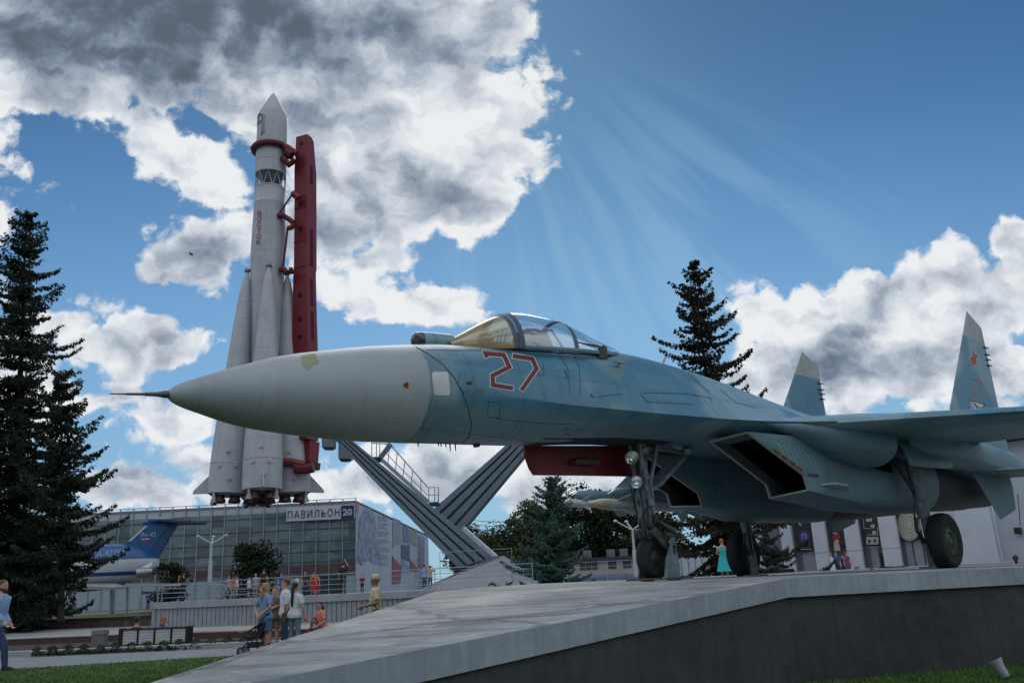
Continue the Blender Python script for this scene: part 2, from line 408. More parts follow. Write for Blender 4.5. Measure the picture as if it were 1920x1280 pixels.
def radome_build(b, bs, v, c):
    s = b.sep(v)
    base = b.mix(b.mr(b.noise(v, 1.2, 5, .6), .35, .7), lin(160, 168, 172), lin(146, 155, 160))
    st = b.mr(b.noise(b.vm('MULTIPLY', v, (26, 2.0, .6)), 1.0, 4, .7), .45, .75)
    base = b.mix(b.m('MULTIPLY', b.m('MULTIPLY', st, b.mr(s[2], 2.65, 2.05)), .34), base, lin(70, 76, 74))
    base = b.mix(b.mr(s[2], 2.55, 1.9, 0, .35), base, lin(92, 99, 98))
    b.link(base, bs.inputs['Base Color']); bs.inputs['Roughness'].default_value = .5
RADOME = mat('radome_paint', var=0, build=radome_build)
DARK = mat('dark_metal', lin(62, 66, 68), .55, .4, var=.25, vscale=4)
BLACK = mat('black_void', (.004, .004, .005), .9, spec=.05, var=0)
ENGINE = mat('heat_stained_metal', lin(38, 39, 40), .5, .55, var=.35, vscale=2.0, streak=.3)
STRUT = mat('gear_paint', lin(112, 126, 134), .5, .2, var=.28, vscale=9, streak=.3)
RUBBER = mat('tyre_rubber', (.012, .012, .013), .75, var=.3, vscale=6, bump=.15, bscale=30)
HUB = mat('green_hub', lin(62, 84, 62), .5, .1, var=.3, vscale=12)
REDP = mat('red_primer', lin(108, 16, 20), .5, var=.22, vscale=2.5, streak=.35)
LINE = mat('panel_seam', lin(48, 62, 70), .8, var=.2)
WHITEP = mat('white_marking', lin(196, 202, 202), .55, var=.08)
REDM = mat('red_marking', lin(104, 18, 24), .55, var=.12)
GREYM = mat('dielectric_grey', lin(158, 162, 160), .55, var=.12)
CHROME = mat('lamp_reflector', (.8, .8, .8), .12, 1.0, var=0)
BEIGE = mat('beige_radome', lin(176, 168, 142), .5, var=.1)
SEATM = mat('seat_fabric', lin(66, 58, 68), .8, var=.25)
COAM = mat('coaming', lin(66, 54, 44), .8, var=.25)
def glass(name, tint, refl, gl=.03, extra=None):
    if name in MATS: return MATS[name]
    m = bpy.data.materials.new(name); m.use_nodes = True; nt = m.node_tree; nt.nodes.clear(); b = NB(nt)
    tr = b.n('ShaderNodeBsdfTransparent'); tr.inputs[0].default_value = tint+(1,)
    g = b.n('ShaderNodeBsdfGlossy'); g.inputs['Roughness'].default_value = gl; g.inputs[0].default_value = (.9, .93, .95, 1)
    f = b.n('ShaderNodeFresnel'); f.inputs[0].default_value = 1.5
    mx = b.n('ShaderNodeMixShader'); b.put(mx.inputs[0], b.m('ADD', b.m('MULTIPLY', f.outputs[0], .24), refl, clamp=True)); b.link(tr.outputs[0], mx.inputs[1]); b.link(g.outputs[0], mx.inputs[2])
    last = mx.outputs[0]
    if extra:
        d = b.n('ShaderNodeBsdfDiffuse'); d.inputs[0].default_value = extra[0]+(1,)
        m2 = b.n('ShaderNodeMixShader'); m2.inputs[0].default_value = extra[1]; b.link(last, m2.inputs[1]); b.link(d.outputs[0], m2.inputs[2]); last = m2.outputs[0]
    o = b.n('ShaderNodeOutputMaterial'); b.link(last, o.inputs[0]); MATS[name] = m; return m
GLASS = glass('canopy_glass', (.80, .86, .88), .03, extra=((.35, .42, .46), .07))
WSGLASS = glass('windscreen_glass', (.72, .66, .46), .04, extra=((.50, .36, .16), .42))

jet = thing('fighter_jet', 'pale blue fighter jet with white nose and red 27, parked on the concrete plinth', 'fighter jet', (8, 0, 0))

# --- radome and pitot
RAD = [(0, .012, 2.222), (.1, .10, 2.232), (.39, .21, 2.262), (.82, .345, 2.305), (1.28, .45, 2.37), (1.85, .535, 2.435), (2.46, .605, 2.505), (3.05, .648, 2.57)]
mb = MB(); rings = []
for k in range(41):
    x = 3.05*(k/40)**1.25; r, z = spline(RAD, x)
    rings.append([(x, -r*math.cos(2*PI*i/56), z+r*math.sin(2*PI*i/56)) for i in range(56)])
mb.loft(rings); radome = mb.build('radome', RADOME, jet, 40)
mb = MB(); t = Vector((0, 0, 2.222)); d = Vector((-.985, 0, -.10)).normalized()
mb.tube([t+d*-.10, t+d*.02, t+d*.09, t+d*.21, t+d*.22, t+d*.40, t+d*.41, t+d*.57], [.045, .038, .024, .020, .015, .013, .009, .006], 12)
mb.build('pitot_probe', mat('probe_metal', lin(96, 96, 94), .4, .7, var=.2), jet, 40)

# --- fuselage with blended strakes.   x, half width, crease z, top z, bottom z, top exponents, bottom exponent
FUS = [(3.05, .648, 2.57, 3.218, 1.922, 2.0, .50, .50, 2.0), (3.5, .66, 2.56, 3.29, 1.95, 2.2, .50, .50, 2.0), (4.2, .685, 2.54, 3.345, 1.99, 2.8, .60, .72, 2.6),
       (4.9, .725, 2.53, 3.43, 2.03, 2.9, .74, 1.0, 3.0), (5.6, .795, 2.52, 3.52, 2.08, 2.6, .82, 1.1, 3.0), (6.2, .885, 2.52, 3.60, 2.14, 2.3, .95, 1.1, 2.8),
       (7.0, .985, 2.52, 3.745, 2.20, 2.0, 1.08, 1.1, 2.4), (8.0, 1.15, 2.52, 3.735, 2.24, 2.0, 1.45, 1.1, 2.2), (9.0, 1.37, 2.52, 3.675, 2.26, 2.0, 1.9, 1.2, 2.6),
       (10.0, 1.74, 2.52, 3.575, 2.27, 2.0, 2.7, 1.2, 3.2), (10.55, 2.08, 2.52, 3.49, 2.27, 2.0, 3.4, 1.2, 3.6), (11.2, 2.16, 2.52, 3.40, 2.27, 2.0, 3.6, 1.0, 4),
       (12.5, 2.2, 2.52, 3.22, 2.27, 2.0, 3.6, 1.0, 4), (14.0, 2.2, 2.52, 3.05, 2.25, 2.0, 3.2, 1.0, 4), (15.5, 2.2, 2.5, 2.92, 2.22, 2.0, 2.6, 1.0, 4), (17.2, 2.0, 2.5, 2.82, 2.22, 2.0, 2.0, .8, 4), (18.0, 1.7, 2.5, 2.70, 2.3, 2.0, 1.5, .8, 4)]
def fus_ring(x, nt_=44, nb_=36):
    w, zc, zt, zb, a, p, q, a2 = spline(FUS, x); ring = []
    for i in range(nt_+1):
        s = -math.cos(PI*i/nt_); h = max(0.0, 1-abs(s)**a)**p
        ring.append((x, s*w, zc+(zt-zc)*h))
    for i in range(1, nb_):
        s = math.cos(PI*i/nb_); h = max(0.0, 1-abs(s)**a2)**q
        ring.append((x, s*w, zc-(zc-zb)*h))
    return ring
xs = [3.05+.12*k for k in range(125) if 3.05+.12*k < 18.0]+[18.0]
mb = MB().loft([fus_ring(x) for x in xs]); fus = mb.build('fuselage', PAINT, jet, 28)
# nose gear bay: flat dark sheet on the belly, painted as the bay's shade
def belly(x, y):
    w, zc, zt, zb, a, p, q, a2 = spline(FUS, x); return zc-(zc-zb)*max(0, 1-abs(y/w)**a2)**q
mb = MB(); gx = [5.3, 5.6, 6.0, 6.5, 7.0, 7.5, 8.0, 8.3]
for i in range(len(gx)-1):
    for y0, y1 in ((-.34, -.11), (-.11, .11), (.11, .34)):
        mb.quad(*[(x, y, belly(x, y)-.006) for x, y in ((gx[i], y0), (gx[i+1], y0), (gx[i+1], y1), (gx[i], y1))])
mb.build('gear_bay_shade', mat('bay_shadow', (.012, .012, .014), .9, var=.3), jet, fix=False)

# --- wings
FOIL = [(1, .001), (.85, .011), (.6, .028), (.35, .036), (.15, .029), (.05, .018), (.012, .009), (0, 0), (.012, -.007), (.05, -.013), (.15, -.02), (.35, -.025), (.6, -.02), (.85, -.009), (1, -.001)]
def wing_ring(y, le, te, z, thick=1.0, droop=0.0, vertical=None):
    c = te-le; out = []
    for x, h in FOIL:
        if vertical is None: out.append((le+x*c, y, z+h*c*thick-droop*max(0, .12-x)*c))
        else: out.append((le+x*c, vertical+h*c*thick, z))
    return out
for sgn in (-1, 1):
    mb = MB(); rr = []
    for y in (1.0, 2.1, 2.5, 3.5, 4.5, 5.5, 6.5, 7.1):
        le = 10.62+.9*(y-2.12); te = 16.25+.12*(y-2.1)
        rr.append(wing_ring(sgn*y, le, te, 2.53-.004*(y-2.1), 1.25 if y < 2.4 else 1.1, .05))
    mb.loft(rr); wing = mb.build('wing', PAINT, jet, 35)
    if sgn < 0: port_wing = wing
    mb = MB()      # slat and flap seams
    for f0, f1 in ((.13, .133), (.74, .743)):
        q = []
        for y in (2.3, 4.5, 6.9):
            le = 10.62+.9*(y-2.12); te = 16.25+.12*(y-2.1); c = te-le
            q.append((le+f0*c, le+f1*c, sgn*y, c, 2.53-.004*(y-2.1)))
        for i in range(2):
            zz = [(-.0225*1.1*k[3] if f0 < .5 else -.0165*1.1*k[3])+k[4]-.006 for k in q]
            mb.quad((q[i][0], q[i][2], zz[i]), (q[i][1], q[i][2], zz[i]), (q[i+1][1], q[i+1][2], zz[i+1]), (q[i+1][0], q[i+1][2], zz[i+1]))
    mb.build('wing_seam', LINE, wing, fix=False)
    # fins
    FIN = [(2.45, 14.75, 18.45), (3.2, 15.45, 18.36), (4.0, 16.11, 18.33), (4.8, 16.77, 18.30), (5.06, 16.985, 18.29)]
    mb = MB().loft([wing_ring(0, le, te, z, .62, vertical=sgn*2.124) for z, le, te in FIN]); fin = mb.build('tail_fin', PAINT, jet, 35)
    CAP = [(5.06, 16.985, 18.29), (5.45, 17.305, 18.28), (5.6, 17.425, 17.90), (5.745, 17.54, 17.56)]
    mb = MB().loft([wing_ring(0, le, te, z, .62, vertical=sgn*2.124) for z, le, te in CAP]); mb.build('fin_cap', GREYM, fin, 35)
    mb = MB()
    for z, L in ((4.95, .22), (4.78, .25), (4.66, .24), (4.52, .17)):
        mb.tube([(18.1, sgn*2.124-.03, z), (18.27+L*.3, sgn*2.124-.03, z), (18.27+L*.55, sgn*2.124-.03, z)], [.014, .018, .005], 8)
    mb.build('antenna_rods', DARK, fin, 40)
    if sgn < 0: port_fin = fin
    # tail boom under the fin, horizontal tail, ventral fin
    mb = MB(); rr = []
    for x, y0, y1, z0, z1 in ((13.1, 1.75, 2.2, 2.12, 2.55), (13.5, 1.72, 2.3, 2.02, 2.6), (14.5, 1.7, 2.32, 1.98, 2.62), (16.5, 1.7, 2.32, 1.96, 2.62), (18.3, 1.72, 2.28, 1.92, 2.5), (19.3, 1.8, 2.2, 1.98, 2.3), (19.9, 1.95, 2.05, 2.05, 2.15)):
        yc, zc, a, c = (y0+y1)/2, (z0+z1)/2, (y1-y0)/2, (z1-z0)/2
        rr.append([(x, sgn*(yc+a*math.copysign(abs(math.cos(t))**.55, math.cos(t))), zc+c*math.copysign(abs(math.sin(t))**.55, math.sin(t))) for t in [2*PI*i/28 for i in range(28)]])
    mb.loft(rr); mb.build('tail_boom', PAINT, jet, 35)
    mb = MB().loft([wing_ring(sgn*y, 16.9+(y-2.2)*.95, 20.3+(y-2.2)*.32, 1.99, .85) for y in (2.2, 3.2, 4.2, 4.9)]); mb.build('tailplane', PAINT, jet, 35)
    V = [(1.95, 16.62, 18.86), (1.72, 16.88, 18.86), (1.22, 17.32, 18.69), (.97, 17.54, 17.60)]
    mb = MB().loft([wing_ring(0, le, te, z, .35, vertical=sgn*(1.9+.06*(1.95-z))) for z, le, te in V]); mb.build('ventral_fin', PAINT, jet, 35)
    # engine nacelle: slanted intake mouth lofted into a rounded box, then into a round engine
    def mouth(ins, dx=0.0):
        yo, yi = 1.49-ins, .72+ins
        P_ = [(8.72+ins*1.3, yo, 2.285-ins*.6), (10.31, yo, 1.66), (10.39, yo, 1.40+ins), (10.39, yi, 1.34+ins), (10.31, yi, 1.58), (8.75+ins*1.3, yi, 2.25-ins*.6)]
        return [Vector((x+dx, sgn*y, z)) for x, y, z in P_]
    def sub(poly, n=8):
        out = []
        for i in range(len(poly)):
            a, c = poly[i], poly[(i+1) % len(poly)]
            for k in range(n): out.append(a.lerp(c, k/n))
        return out
    def box_ring(x, y0, y1, z0, z1, e):
        # same point order as the mouth: top outer -> outer side down -> bottom -> inner side up -> top
        yc, zc, a, c = (y0+y1)/2, (z0+z1)/2, (y1-y0)/2, (z1-z0)/2
        corner = [(1, 1), (1, -.25), (1, -1), (-1, -1), (-1, -.25), (-1, 1)]
        cor = [Vector((u_, v_, 0)) for u_, v_ in corner]; pts = sub(cor); out = []
        for p in pts:
            th = math.atan2(p.y, p.x); r_sq = p.length
            rs = 1/((abs(math.cos(th))**e+abs(math.sin(th))**e)**(1/e))
            u_, v_ = rs*math.cos(th), rs*math.sin(th)
            out.append(Vector((x, sgn*(yc+a*u_), zc+c*v_)))
        return out
    rr = [sub(mouth(0))]
    slant = [Vector((x, y, z)) for x, y, z in sub(mouth(0))]
    tgt = box_ring(12.2, .66, 1.66, 1.15, 2.42, 7)
    for tt in (.06, .25, .5, .75):
        rr.append([s.lerp(q, tt) if tt > .1 else s.lerp(q, .05)+Vector((0, sgn*(.02 if s.y*sgn > 1.1 else -.02), 0)) for s, q in zip(slant, tgt)])
    rr.append(tgt)
    for x, y0, y1, z0, z1, e in ((13.0, .58, 1.72, 1.13, 2.42, 5), (14.0, .52, 1.74, 1.12, 2.40, 3.5), (15.2, .50, 1.74, 1.14, 2.38, 2.6)): rr.append(box_ring(x, y0, y1, z0, z1, e))
    mb = MB().loft(rr, cap0=False, cap1=True); nac = mb.build('engine_nacelle', PAINT, jet, 30)
    if sgn < 0: port_nac = nac
    mb = MB().loft([box_ring(15.2, .52, 1.72, 1.16, 2.36, 2.5), box_ring(16.5, .54, 1.68, 1.2, 2.32, 2.2), box_ring(17.8, .58, 1.64, 1.26, 2.28, 2.0), box_ring(17.81, .60, 1.62, 1.28, 2.26, 2.0), box_ring(19.2, .70, 1.54, 1.36, 2.18, 2.0), box_ring(19.21, .76, 1.48, 1.42, 2.12, 2.0), box_ring(17.5, .80, 1.44, 1.46, 2.08, 2.0)], cap0=False)
    mb.build('exhaust_nozzle', ENGINE, nac, 40)
    # lip frame and dark duct
    mb = MB(); o_, i_ = sub(mouth(0)), sub(mouth(.03)); deep = [q+Vector((1.6, 0, -.02)) for q in sub(mouth(.05))]
    mb.loft([o_, i_, [q+Vector((.06, 0, 0)) for q in i_]], False, False); mb.build('intake_lip', GREYM, nac, 30)
    mb = MB().loft([[q+Vector((.05, 0, 0)) for q in sub(mouth(.032))], [q+Vector((.5, 0, 0)) for q in sub(mouth(.04))]], False, False); mb.build('intake_duct', mat('duct_paint', lin(70, 80, 86), .7, var=.2), nac, 30)
    mb = MB().loft([[q+Vector((.5, 0, 0)) for q in sub(mouth(.04))], deep], False, True); mb.build('duct_throat', BLACK, nac, 30)
    # fixed side vane on the nacelle (pale blade)
    if sgn < 0:
        mb = MB().prism([(10.75, -1.50, 1.50), (11.0, -1.72, 1.51), (11.35, -1.72, 1.49), (11.9, -1.52, 1.42)], (0, 0, .035)); mb.build('nacelle_vane', GREYM, nac, bevel=.006)
    # wheel fairing in front of the main leg, black plates painted as wheel bay shade, fairing door
    mb = MB(); rr = []
    def fair(x, yc, ry, rz, zc, k=1.0): return [(x, sgn*(yc+ry*k*math.cos(2*PI*i/36)), min(2.50, zc+rz*k*math.sin(2*PI*i/36))) for i in range(36)]
    for x, yc, ry, rz, zc in ((9.5, 1.42, .05, .02, 2.49), (10.0, 1.50, .22, .12, 2.46), (10.6, 1.60, .36, .25, 2.39), (11.2, 1.72, .45, .35, 2.32), (11.8, 1.80, .48, .40, 2.26), (12.3, 1.83, .48, .40, 2.26)): rr.append(fair(x, yc, ry, rz, zc))
    mb.loft(rr); mb.build('wheel_fairing', PAINT, jet, 35)
    mb = MB().loft([fair(x, 1.83, .48, .40, 2.26, .94) for x in (12.306, 12.312)]); mb.build('wheel_bay_shade', BLACK, jet, 35)
    MB().prism([(12.32, sgn*1.765, 1.86), (13.05, sgn*1.765, 1.80), (13.2, sgn*1.765, 2.46), (12.32, sgn*1.765, 2.46)], (0, sgn*.02, 0)).build('wheel_bay_shade', BLACK, jet)
    mb = MB(); rr = []
    for x, k in ((12.5, 1.0), (13.2, 1.0), (14.0, .95), (14.55, .85), (14.62, .6)):
        rr.append([(x, sgn*(2.02+.36*k*math.sin(t)), 2.3-.52*k*(1-math.cos(t))*.9) for t in [PI*.08+PI*.42*i/8 for i in range(9)]]+[(x, sgn*(2.02+.33*k*math.sin(t)), 2.33-.5*k*(1-math.cos(t))*.9) for t in [PI*.5-PI*.42*i/8 for i in range(9)]])
    mb.loft(rr); mb.build('gear_door', PAINT, jet, 35)
    # main leg and wheel
    leg = MB(); leg.tube([(13.45, sgn*1.98, 2.35), (13.62, sgn*1.97, 1.5), (13.70, sgn*1.96, .95)], [.13, .125, .115], 16).tube([(13.70, sgn*1.96, .97), (13.74, sgn*1.96, .5)], [.075, .075], 14)
    leg.tube([(13.74, sgn*1.96, .5), (13.77, sgn*1.95, .02)], [.10, .09], 12).tube([(13.75, sgn*1.9, .5), (13.81, sgn*2.2, .5)], .06, 12)
    leg.box((13.77, sgn*1.93, .03), (.5, .3, .06))
    lg = leg.build('main_leg', STRUT, jet, 40)
    mb = MB().tube([(13.5, sgn*1.9, .95), (13.42, sgn*1.9, .72), (13.62, sgn*1.93, .5)], .035, 8); mb.tube([(13.0, sgn*1.8, 2.2), (13.62, sgn*1.95, 1.3)], .04, 8)
    for k in range(3): mb.tube([(13.56+.03*k, sgn*(1.86-.02*k), 1.2-.1*k), (13.50+.05*k, sgn*1.84, .8), (13.66, sgn*1.86, .45)], .012, 6)
    mb.build('torque_link', DARK, lg, 40)
    tyre = [(.26, -.115), (.40, -.145), (.455, -.145), (.495, -.115), (.511, -.055), (.513, 0), (.511, .055), (.495, .115), (.455, .145), (.40, .145), (.26, .115)]
    wh = MB().lathe(tyre, (13.81, sgn*2.21, .512), (0, 1, 0), 48, cap=False).build('main_wheel', RUBBER, jet, 50)
    mb = MB().lathe([(.265, -.12), (.25, -.13), (.22, -.10), (.17, -.11), (.15, -.08), (.10, -.09), (.06, -.12), (.0, -.12)], (13.81, sgn*2.21, .512), (0, 1, 0), 40, cap=False)
    mb.lathe([(.265, .12), (.25, .13), (.22, .10), (.17, .11), (.15, .08), (.10, .09), (.06, .12), (.0, .12)], (13.81, sgn*2.21, .512), (0, 1, 0), 40, cap=False); mb.build('wheel_hub', HUB, wh, 30)
# belly tunnel fairing and tail stinger
mb = MB().lathe([(.02, 0), (.28, .6), (.36, 2.0), (.30, 3.5), (.22, 4.6), (.10, 5.0)], (15.8, 0, 2.60), (1, 0, 0), 28); mb.build('tail_stinger', PAINT, jet, 40)

# --- windscreen, canopy, frames
CAN = [(3.83, .10, 3.32, 3.40), (4.1, .28, 3.31, 3.57), (4.5, .40, 3.34, 3.81), (4.87, .455, 3.38, 3.985), (5.3, .48, 3.42, 4.055), (5.77, .475, 3.47, 4.055), (6.23, .45, 3.52, 3.985), (6.7, .39, 3.57, 3.87), (7.16, .28, 3.66, 3.79), (7.4, .15, 3.70, 3.755)]
LEAN = 0.0        # the bow frame leans back towards its feet
def can_pt(x, t, grow=0.0):
    w, zs, zt = spline(CAN, x); h = math.sin(t)
    return (x+LEAN*(1-h)*min(1, max(0, (x-3.83)/1.0))*(1 if x < 6.0 else max(0, 1-(x-6.0)/1.2)), -(w+grow)*math.cos(t), zs-.03+(zt-zs+.03+grow)*h)
def can_strip(x0, x1, n, t0=0.0, t1=PI, grow=0.0, m=28):
    mb = MB(); rr = [[can_pt(x0+(x1-x0)*k/n, t0+(t1-t0)*i/m, grow) for i in range(m+1)] for k in range(n+1)]
    return mb.loft(rr, closed=False)
can_strip(3.84, 4.74, 14).build('windscreen', WSGLASS, jet, 60, fix=False)
canopy = can_strip(4.88, 7.25, 24).build('canopy', GLASS, jet, 60, fix=False)
for nm, x0, x1, g in (('bow_frame', 4.71, 4.79, .006), ('bow_frame', 4.795, 4.90, .012), ('rear_frame', 5.93, 6.02, .008)):
    can_strip(x0, x1, 2, grow=g).build(nm, mat('frame_paint', lin(74, 92, 102), .65, var=.15), jet, 60, fix=False)
mb = MB()
for s in (0, 1):
    pts = [can_pt(x, (.02 if s == 0 else PI-.02), .015) for x in [4.88+.24*k for k in range(10)]]
    mb.tube([(p[0], p[1], p[2]+.0) for p in pts], .035, 6)
mb.build('canopy_rail', mat('rail_paint', lin(110, 140, 152), .45, var=.15), canopy, 40)
mb = MB()
for s in (0, 1):
    pts = [can_pt(x, (.0 if s == 0 else PI), .02) for x in [4.88+.24*k for k in range(10)]]; mb.tube([(p[0], p[1]*1.02, p[2]-.045) for p in pts], .012, 5)
mb.build('canopy_seal', BLACK, canopy, 40)
# cockpit furniture
seat = MB().loft([[(5.47+.22*math.cos(2*PI*i/16)*k, .2*math.copysign(abs(math.sin(2*PI*i/16))**.6, math.sin(2*PI*i/16))*k, z) for i in range(16)] for z, k in ((3.3, 1.35), (3.55, 1.45), (3.68, 1.3), (3.78, 1.1), (3.82, .7))]).build('ejection_seat', SEATM, jet, 40)
MB().box((5.42, -.20, 3.60), (.06, .06, .1)).box((5.42, .20, 3.60), (.06, .06, .1)).tube([(5.9, -.25, 3.55), (5.75, -.16, 3.85), (5.75, .16, 3.85), (5.9, .25, 3.55)], .02, 8).build('seat_rail', DARK, seat, 40)
mb = MB().loft([[(x, -w_+2*w_*i/10, z0+h*math.sin(PI*i/10)) for i in range(11)]+[(x, w_, 3.28), (x, -w_, 3.28)] for x, w_, z0, h in ((4.0, .1, 3.34, .03), (4.25, .25, 3.36, .06), (4.7, .36, 3.40, .12), (5.0, .38, 3.42, .12))]); mb.build('instrument_coaming', COAM, jet, 40)
mb = MB()
for y in (-.09, .09): mb.tube([(4.78, y-.05, 3.5), (4.84, y-.05, 3.68), (4.86, y, 3.74), (4.84, y+.05, 3.68), (4.78, y+.05, 3.5)], .009, 6)
mb.tube([(4.80, -.14, 3.60), (4.80, .14, 3.66)], .008, 6).box((4.55, 0, 3.56), (.14, .16, .1)); mb.build('gunsight', BLACK, jet, 40)
# infra-red ball ahead of the windscreen
irst = MB().tube([(3.44, .10, 3.37), (3.62, .10, 3.39), (3.95, .10, 3.43), (4.15, .10, 3.45)], [.135, .135, .12, .08], 20).build('sensor_housing', PAINT, jet, 40)
MB().ball((3.44, .10, 3.37), .13, 20, 12).build('sensor_ball', mat('sensor_glass', (.03, .035, .035), .08, 0, spec=.8, var=0), irst, 60)
MB().lathe([(.0, 0), (.045, .0), (.05, .03), (.0, .03)], (3.345, .025, 3.36), (-.75, -.6, -.05), 16).build('sensor_lens', DARK, irst, 40)
# mirror/antenna posts on the port shoulder
MB().prism([on(1119, 672, 1, -.42), on(1135, 674, 1, -.42), on(1134, 652, 1, -.42), on(1128, 648, 1, -.42), on(1122, 650, 1, -.42)], (0, -.05, 0)).tube([on(1122, 649, 1, -.44), on(1098, 645, 1, -.44), on(1082, 641, 1, -.44)], [.02, .014, .01], 8).build('air_probe', DARK, jet, 40)
MB().prism([on(1152, 690, 1, -.55), on(1158, 690, 1, -.55), on(1164, 680, 1, -.58), on(1159, 680, 1, -.58)], (0, -.02, 0)).prism([on(1150, 677, 1, -.58), on(1169, 681, 1, -.58), on(1169, 683, 1, -.58), on(1150, 679, 1, -.58)], (0, -.03, 0)).build('air_probe', mat('probe_grey', lin(120, 130, 132), .5), jet, 40)
MB().tube([on(1243, 683, 1, 0), on(1247, 670, 1, 0)], .022, 6).build('blade_antenna', GREYM, jet, 40)
for px, py, h in ((783, 829, 8), (821, 830, 6), (826, 830, 7), (835, 830, 8), (843, 830, 15), (853, 830, 15)): MB().tube([on(px, py-4, 1, 0), on(px+1.5, py+h, 1, 0)], [.012, .008], 6).build('belly_probe', mat('rusty_probe', lin(104, 66, 60), .7, .3), jet, 40)
MB().prism([on(889, 828, 1, 0), on(901, 828, 1, 0), on(900, 837, 1, 0), on(894, 838, 1, 0)], (0, .06, 0)).build('belly_fairing', DARK, jet, 40)
MB().loft([[on(x, y, 1, yy) for x, y in ((1256, 829), (1284, 829), (1281, 839), (1277, 843), (1270, 843), (1262, 838))] for yy in (-.12, .12)]).build('belly_antenna', GREYM, jet, 40)

# --- nose gear: red bay door on the far side, leg, lamps, wheel, support trestle
prof = [(985, 835), (986, 848), (989, 862), (995, 878), (1003, 890), (1100, 891), (1196, 893), (1197, 835)]
pl = [on(x, y, 1, .35) for x, y in prof]
door = MB().prism(pl, (0, .05, 0)).build('nose_gear_door', REDP, jet, bevel=.008)
mb = MB().tube([on(1072, 864, 1, .33), on(1077, 864, 1, .27), on(1119, 865, 1, .27), on(1124, 865, 1, .33)], [.03, .05, .05, .03], 14)
for px in (1084, 1112): mb.tube([on(px, 864, 1, .27), on(px+2, 864.2, 1, .27)], .058, 14)
mb.tube([on(1098, 862, 1, .28), on(1098, 855, 1, .30)], .02, 8); mb.build('door_actuator', mat('actuator', lin(92, 80, 66), .55, .4, var=.3, vscale=10), door, 40)
mb = MB().tube([(7.84, 0, 2.3), (7.84, 0, 1.55), (7.84, 0, 1.12)], [.10, .095, .09], 16).tube([(7.70, -.10, 2.25), (7.76, -.08, 1.6)], .045, 10).tube([(7.70, .10, 2.25), (7.76, .08, 1.6)], .045, 10)
mb.tube([(8.16, -.1, 2.25), (7.90, -.05, 1.45)], .04, 10).box((7.83, 0, 1.40), (.2, .26, .16)).box((7.85, 0, 1.10), (.22, .2, .3))
mb.tube([(7.82, 0, 1.0), (7.80, 0, .78)], .075, 12)
nleg = mb.build('nose_leg', STRUT, jet, 40)
drag = MB().prism([on(1286, 852, 1, -.16), on(1290, 858, 1, -.16), on(1240, 912, 1, -.16), on(1233, 910, 1, -.16)], (0, .32, 0)).tube([on(1288, 848, 1, 0), on(1196, 836, 1, 0)], .04, 10).tube([on(1289, 846, 1, -.2), on(1289, 846, 1, .2)], .06, 10); drag.build('drag_brace', STRUT, nleg, bevel=.01)
mb = MB()
for y in (-.15, .15): mb.beam((7.80, y, .82), (8.30, y, .42), .06, .13); mb.tube([(7.86, y*.6, 1.05), (8.42, y, .76)], .022, 8)
mb.tube([(8.28, -.2, .42), (8.28, .2, .42)], .05, 12); mb.tube([(7.80, -.2, .8), (7.80, .2, .8)], .07, 12)
for k in range(4): mb.tube([(7.74+.02*k, -.12+.05*k, 1.25), (7.66+.02*k, -.12+.06*k, .95), (7.72, -.1+.06*k, .75)], .012, 6)
mb.build('lever_arm', mat('arm_paint', lin(70, 74, 74), .55, .3, var=.3, vscale=10), nleg, 40)
rgx = random.Random(4)
for k in range(9):
    y0 = rgx.uniform(-.14, .14); x0 = 7.78+rgx.uniform(-.07, .12); zz = rgx.uniform(1.5, 2.1)
    MB().tube([(x0, y0, zz), (x0-.05+rgx.uniform(-.06, .06), y0*1.5, zz-.3), (x0+rgx.uniform(-.08, .05), y0*1.2, zz-.62), (7.80+rgx.uniform(-.05, .06), y0*.7, max(.62, zz-1.0))], .011, 6).build('hydraulic_hose', DARK, nleg, 40)
for x, y, z, sx, sy, sz_ in ((7.74, -.12, 1.72, .10, .10, .16), (7.80, -.15, 1.28, .12, .08, .14), (7.93, -.10, 1.02, .14, .10, .12), (7.74, -.1, .92, .10, .12, .10), (7.95, .0, 1.62, .10, .16, .20)): MB().box((x, y, z), (sx, sy, sz_)).build('actuator_block', DARK if z < 1.2 else STRUT, nleg, bevel=.012)
MB().tube([(8.0, -.08, 1.0), (8.45, -.2, .78)], .016, 6).tube([(8.0, .08, 1.0), (8.45, .2, .78)], .016, 6).build('lock_rod', STRUT, nleg, 40)
for px, py, r in ((1185, 858, .115), (1204, 850, .115), (1193, 903, .10)):
    c = on(px, py, 1, -.12); ax = Vector((-.80, -.58, -.1))
    lamp = MB().lathe([(r, .0), (r*1.02, -.03), (r*.8, -.10), (r*.35, -.16)], c, ax, 24, cap=False).build('landing_lamp', STRUT, nleg, 40)
    MB().lathe([(r*.97, -.005), (r*.75, -.045), (r*.4, -.075), (.0, -.085)], c, ax, 24, cap=False).build('lamp_reflector', CHROME, lamp, 15)
    MB().lathe([(r*.99, .0), (r*.5, .012), (0, .016)], c, ax, 24, cap=False).build('lamp_glass', glass('lamp_glass', (.93, .95, .95), .06), lamp, 40, fix=False)
nt_ = [(.17, -.08), (.26, -.115), (.29, -.115), (.325, -.085), (.34, -.03), (.34, .03), (.325, .085), (.29, .115), (.26, .115), (.17, .08)]
HUBD = mat('dark_hub', lin(36, 46, 38), .6, .1, var=.3, vscale=12)
nw = MB().lathe(nt_, (7.96, .03, .40), (0, 1, 0), 40, cap=False).build('nose_wheel', RUBBER, jet, 50)
mb = MB()
for q in (-1, 1): mb.lathe([(.175, q*.08), (.13, q*.06), (.05, q*.10), (0, q*.10)], (7.96, .03, .40), (0, 1, 0), 28, cap=False)
mb.build('wheel_hub', HUBD, nw, 30)

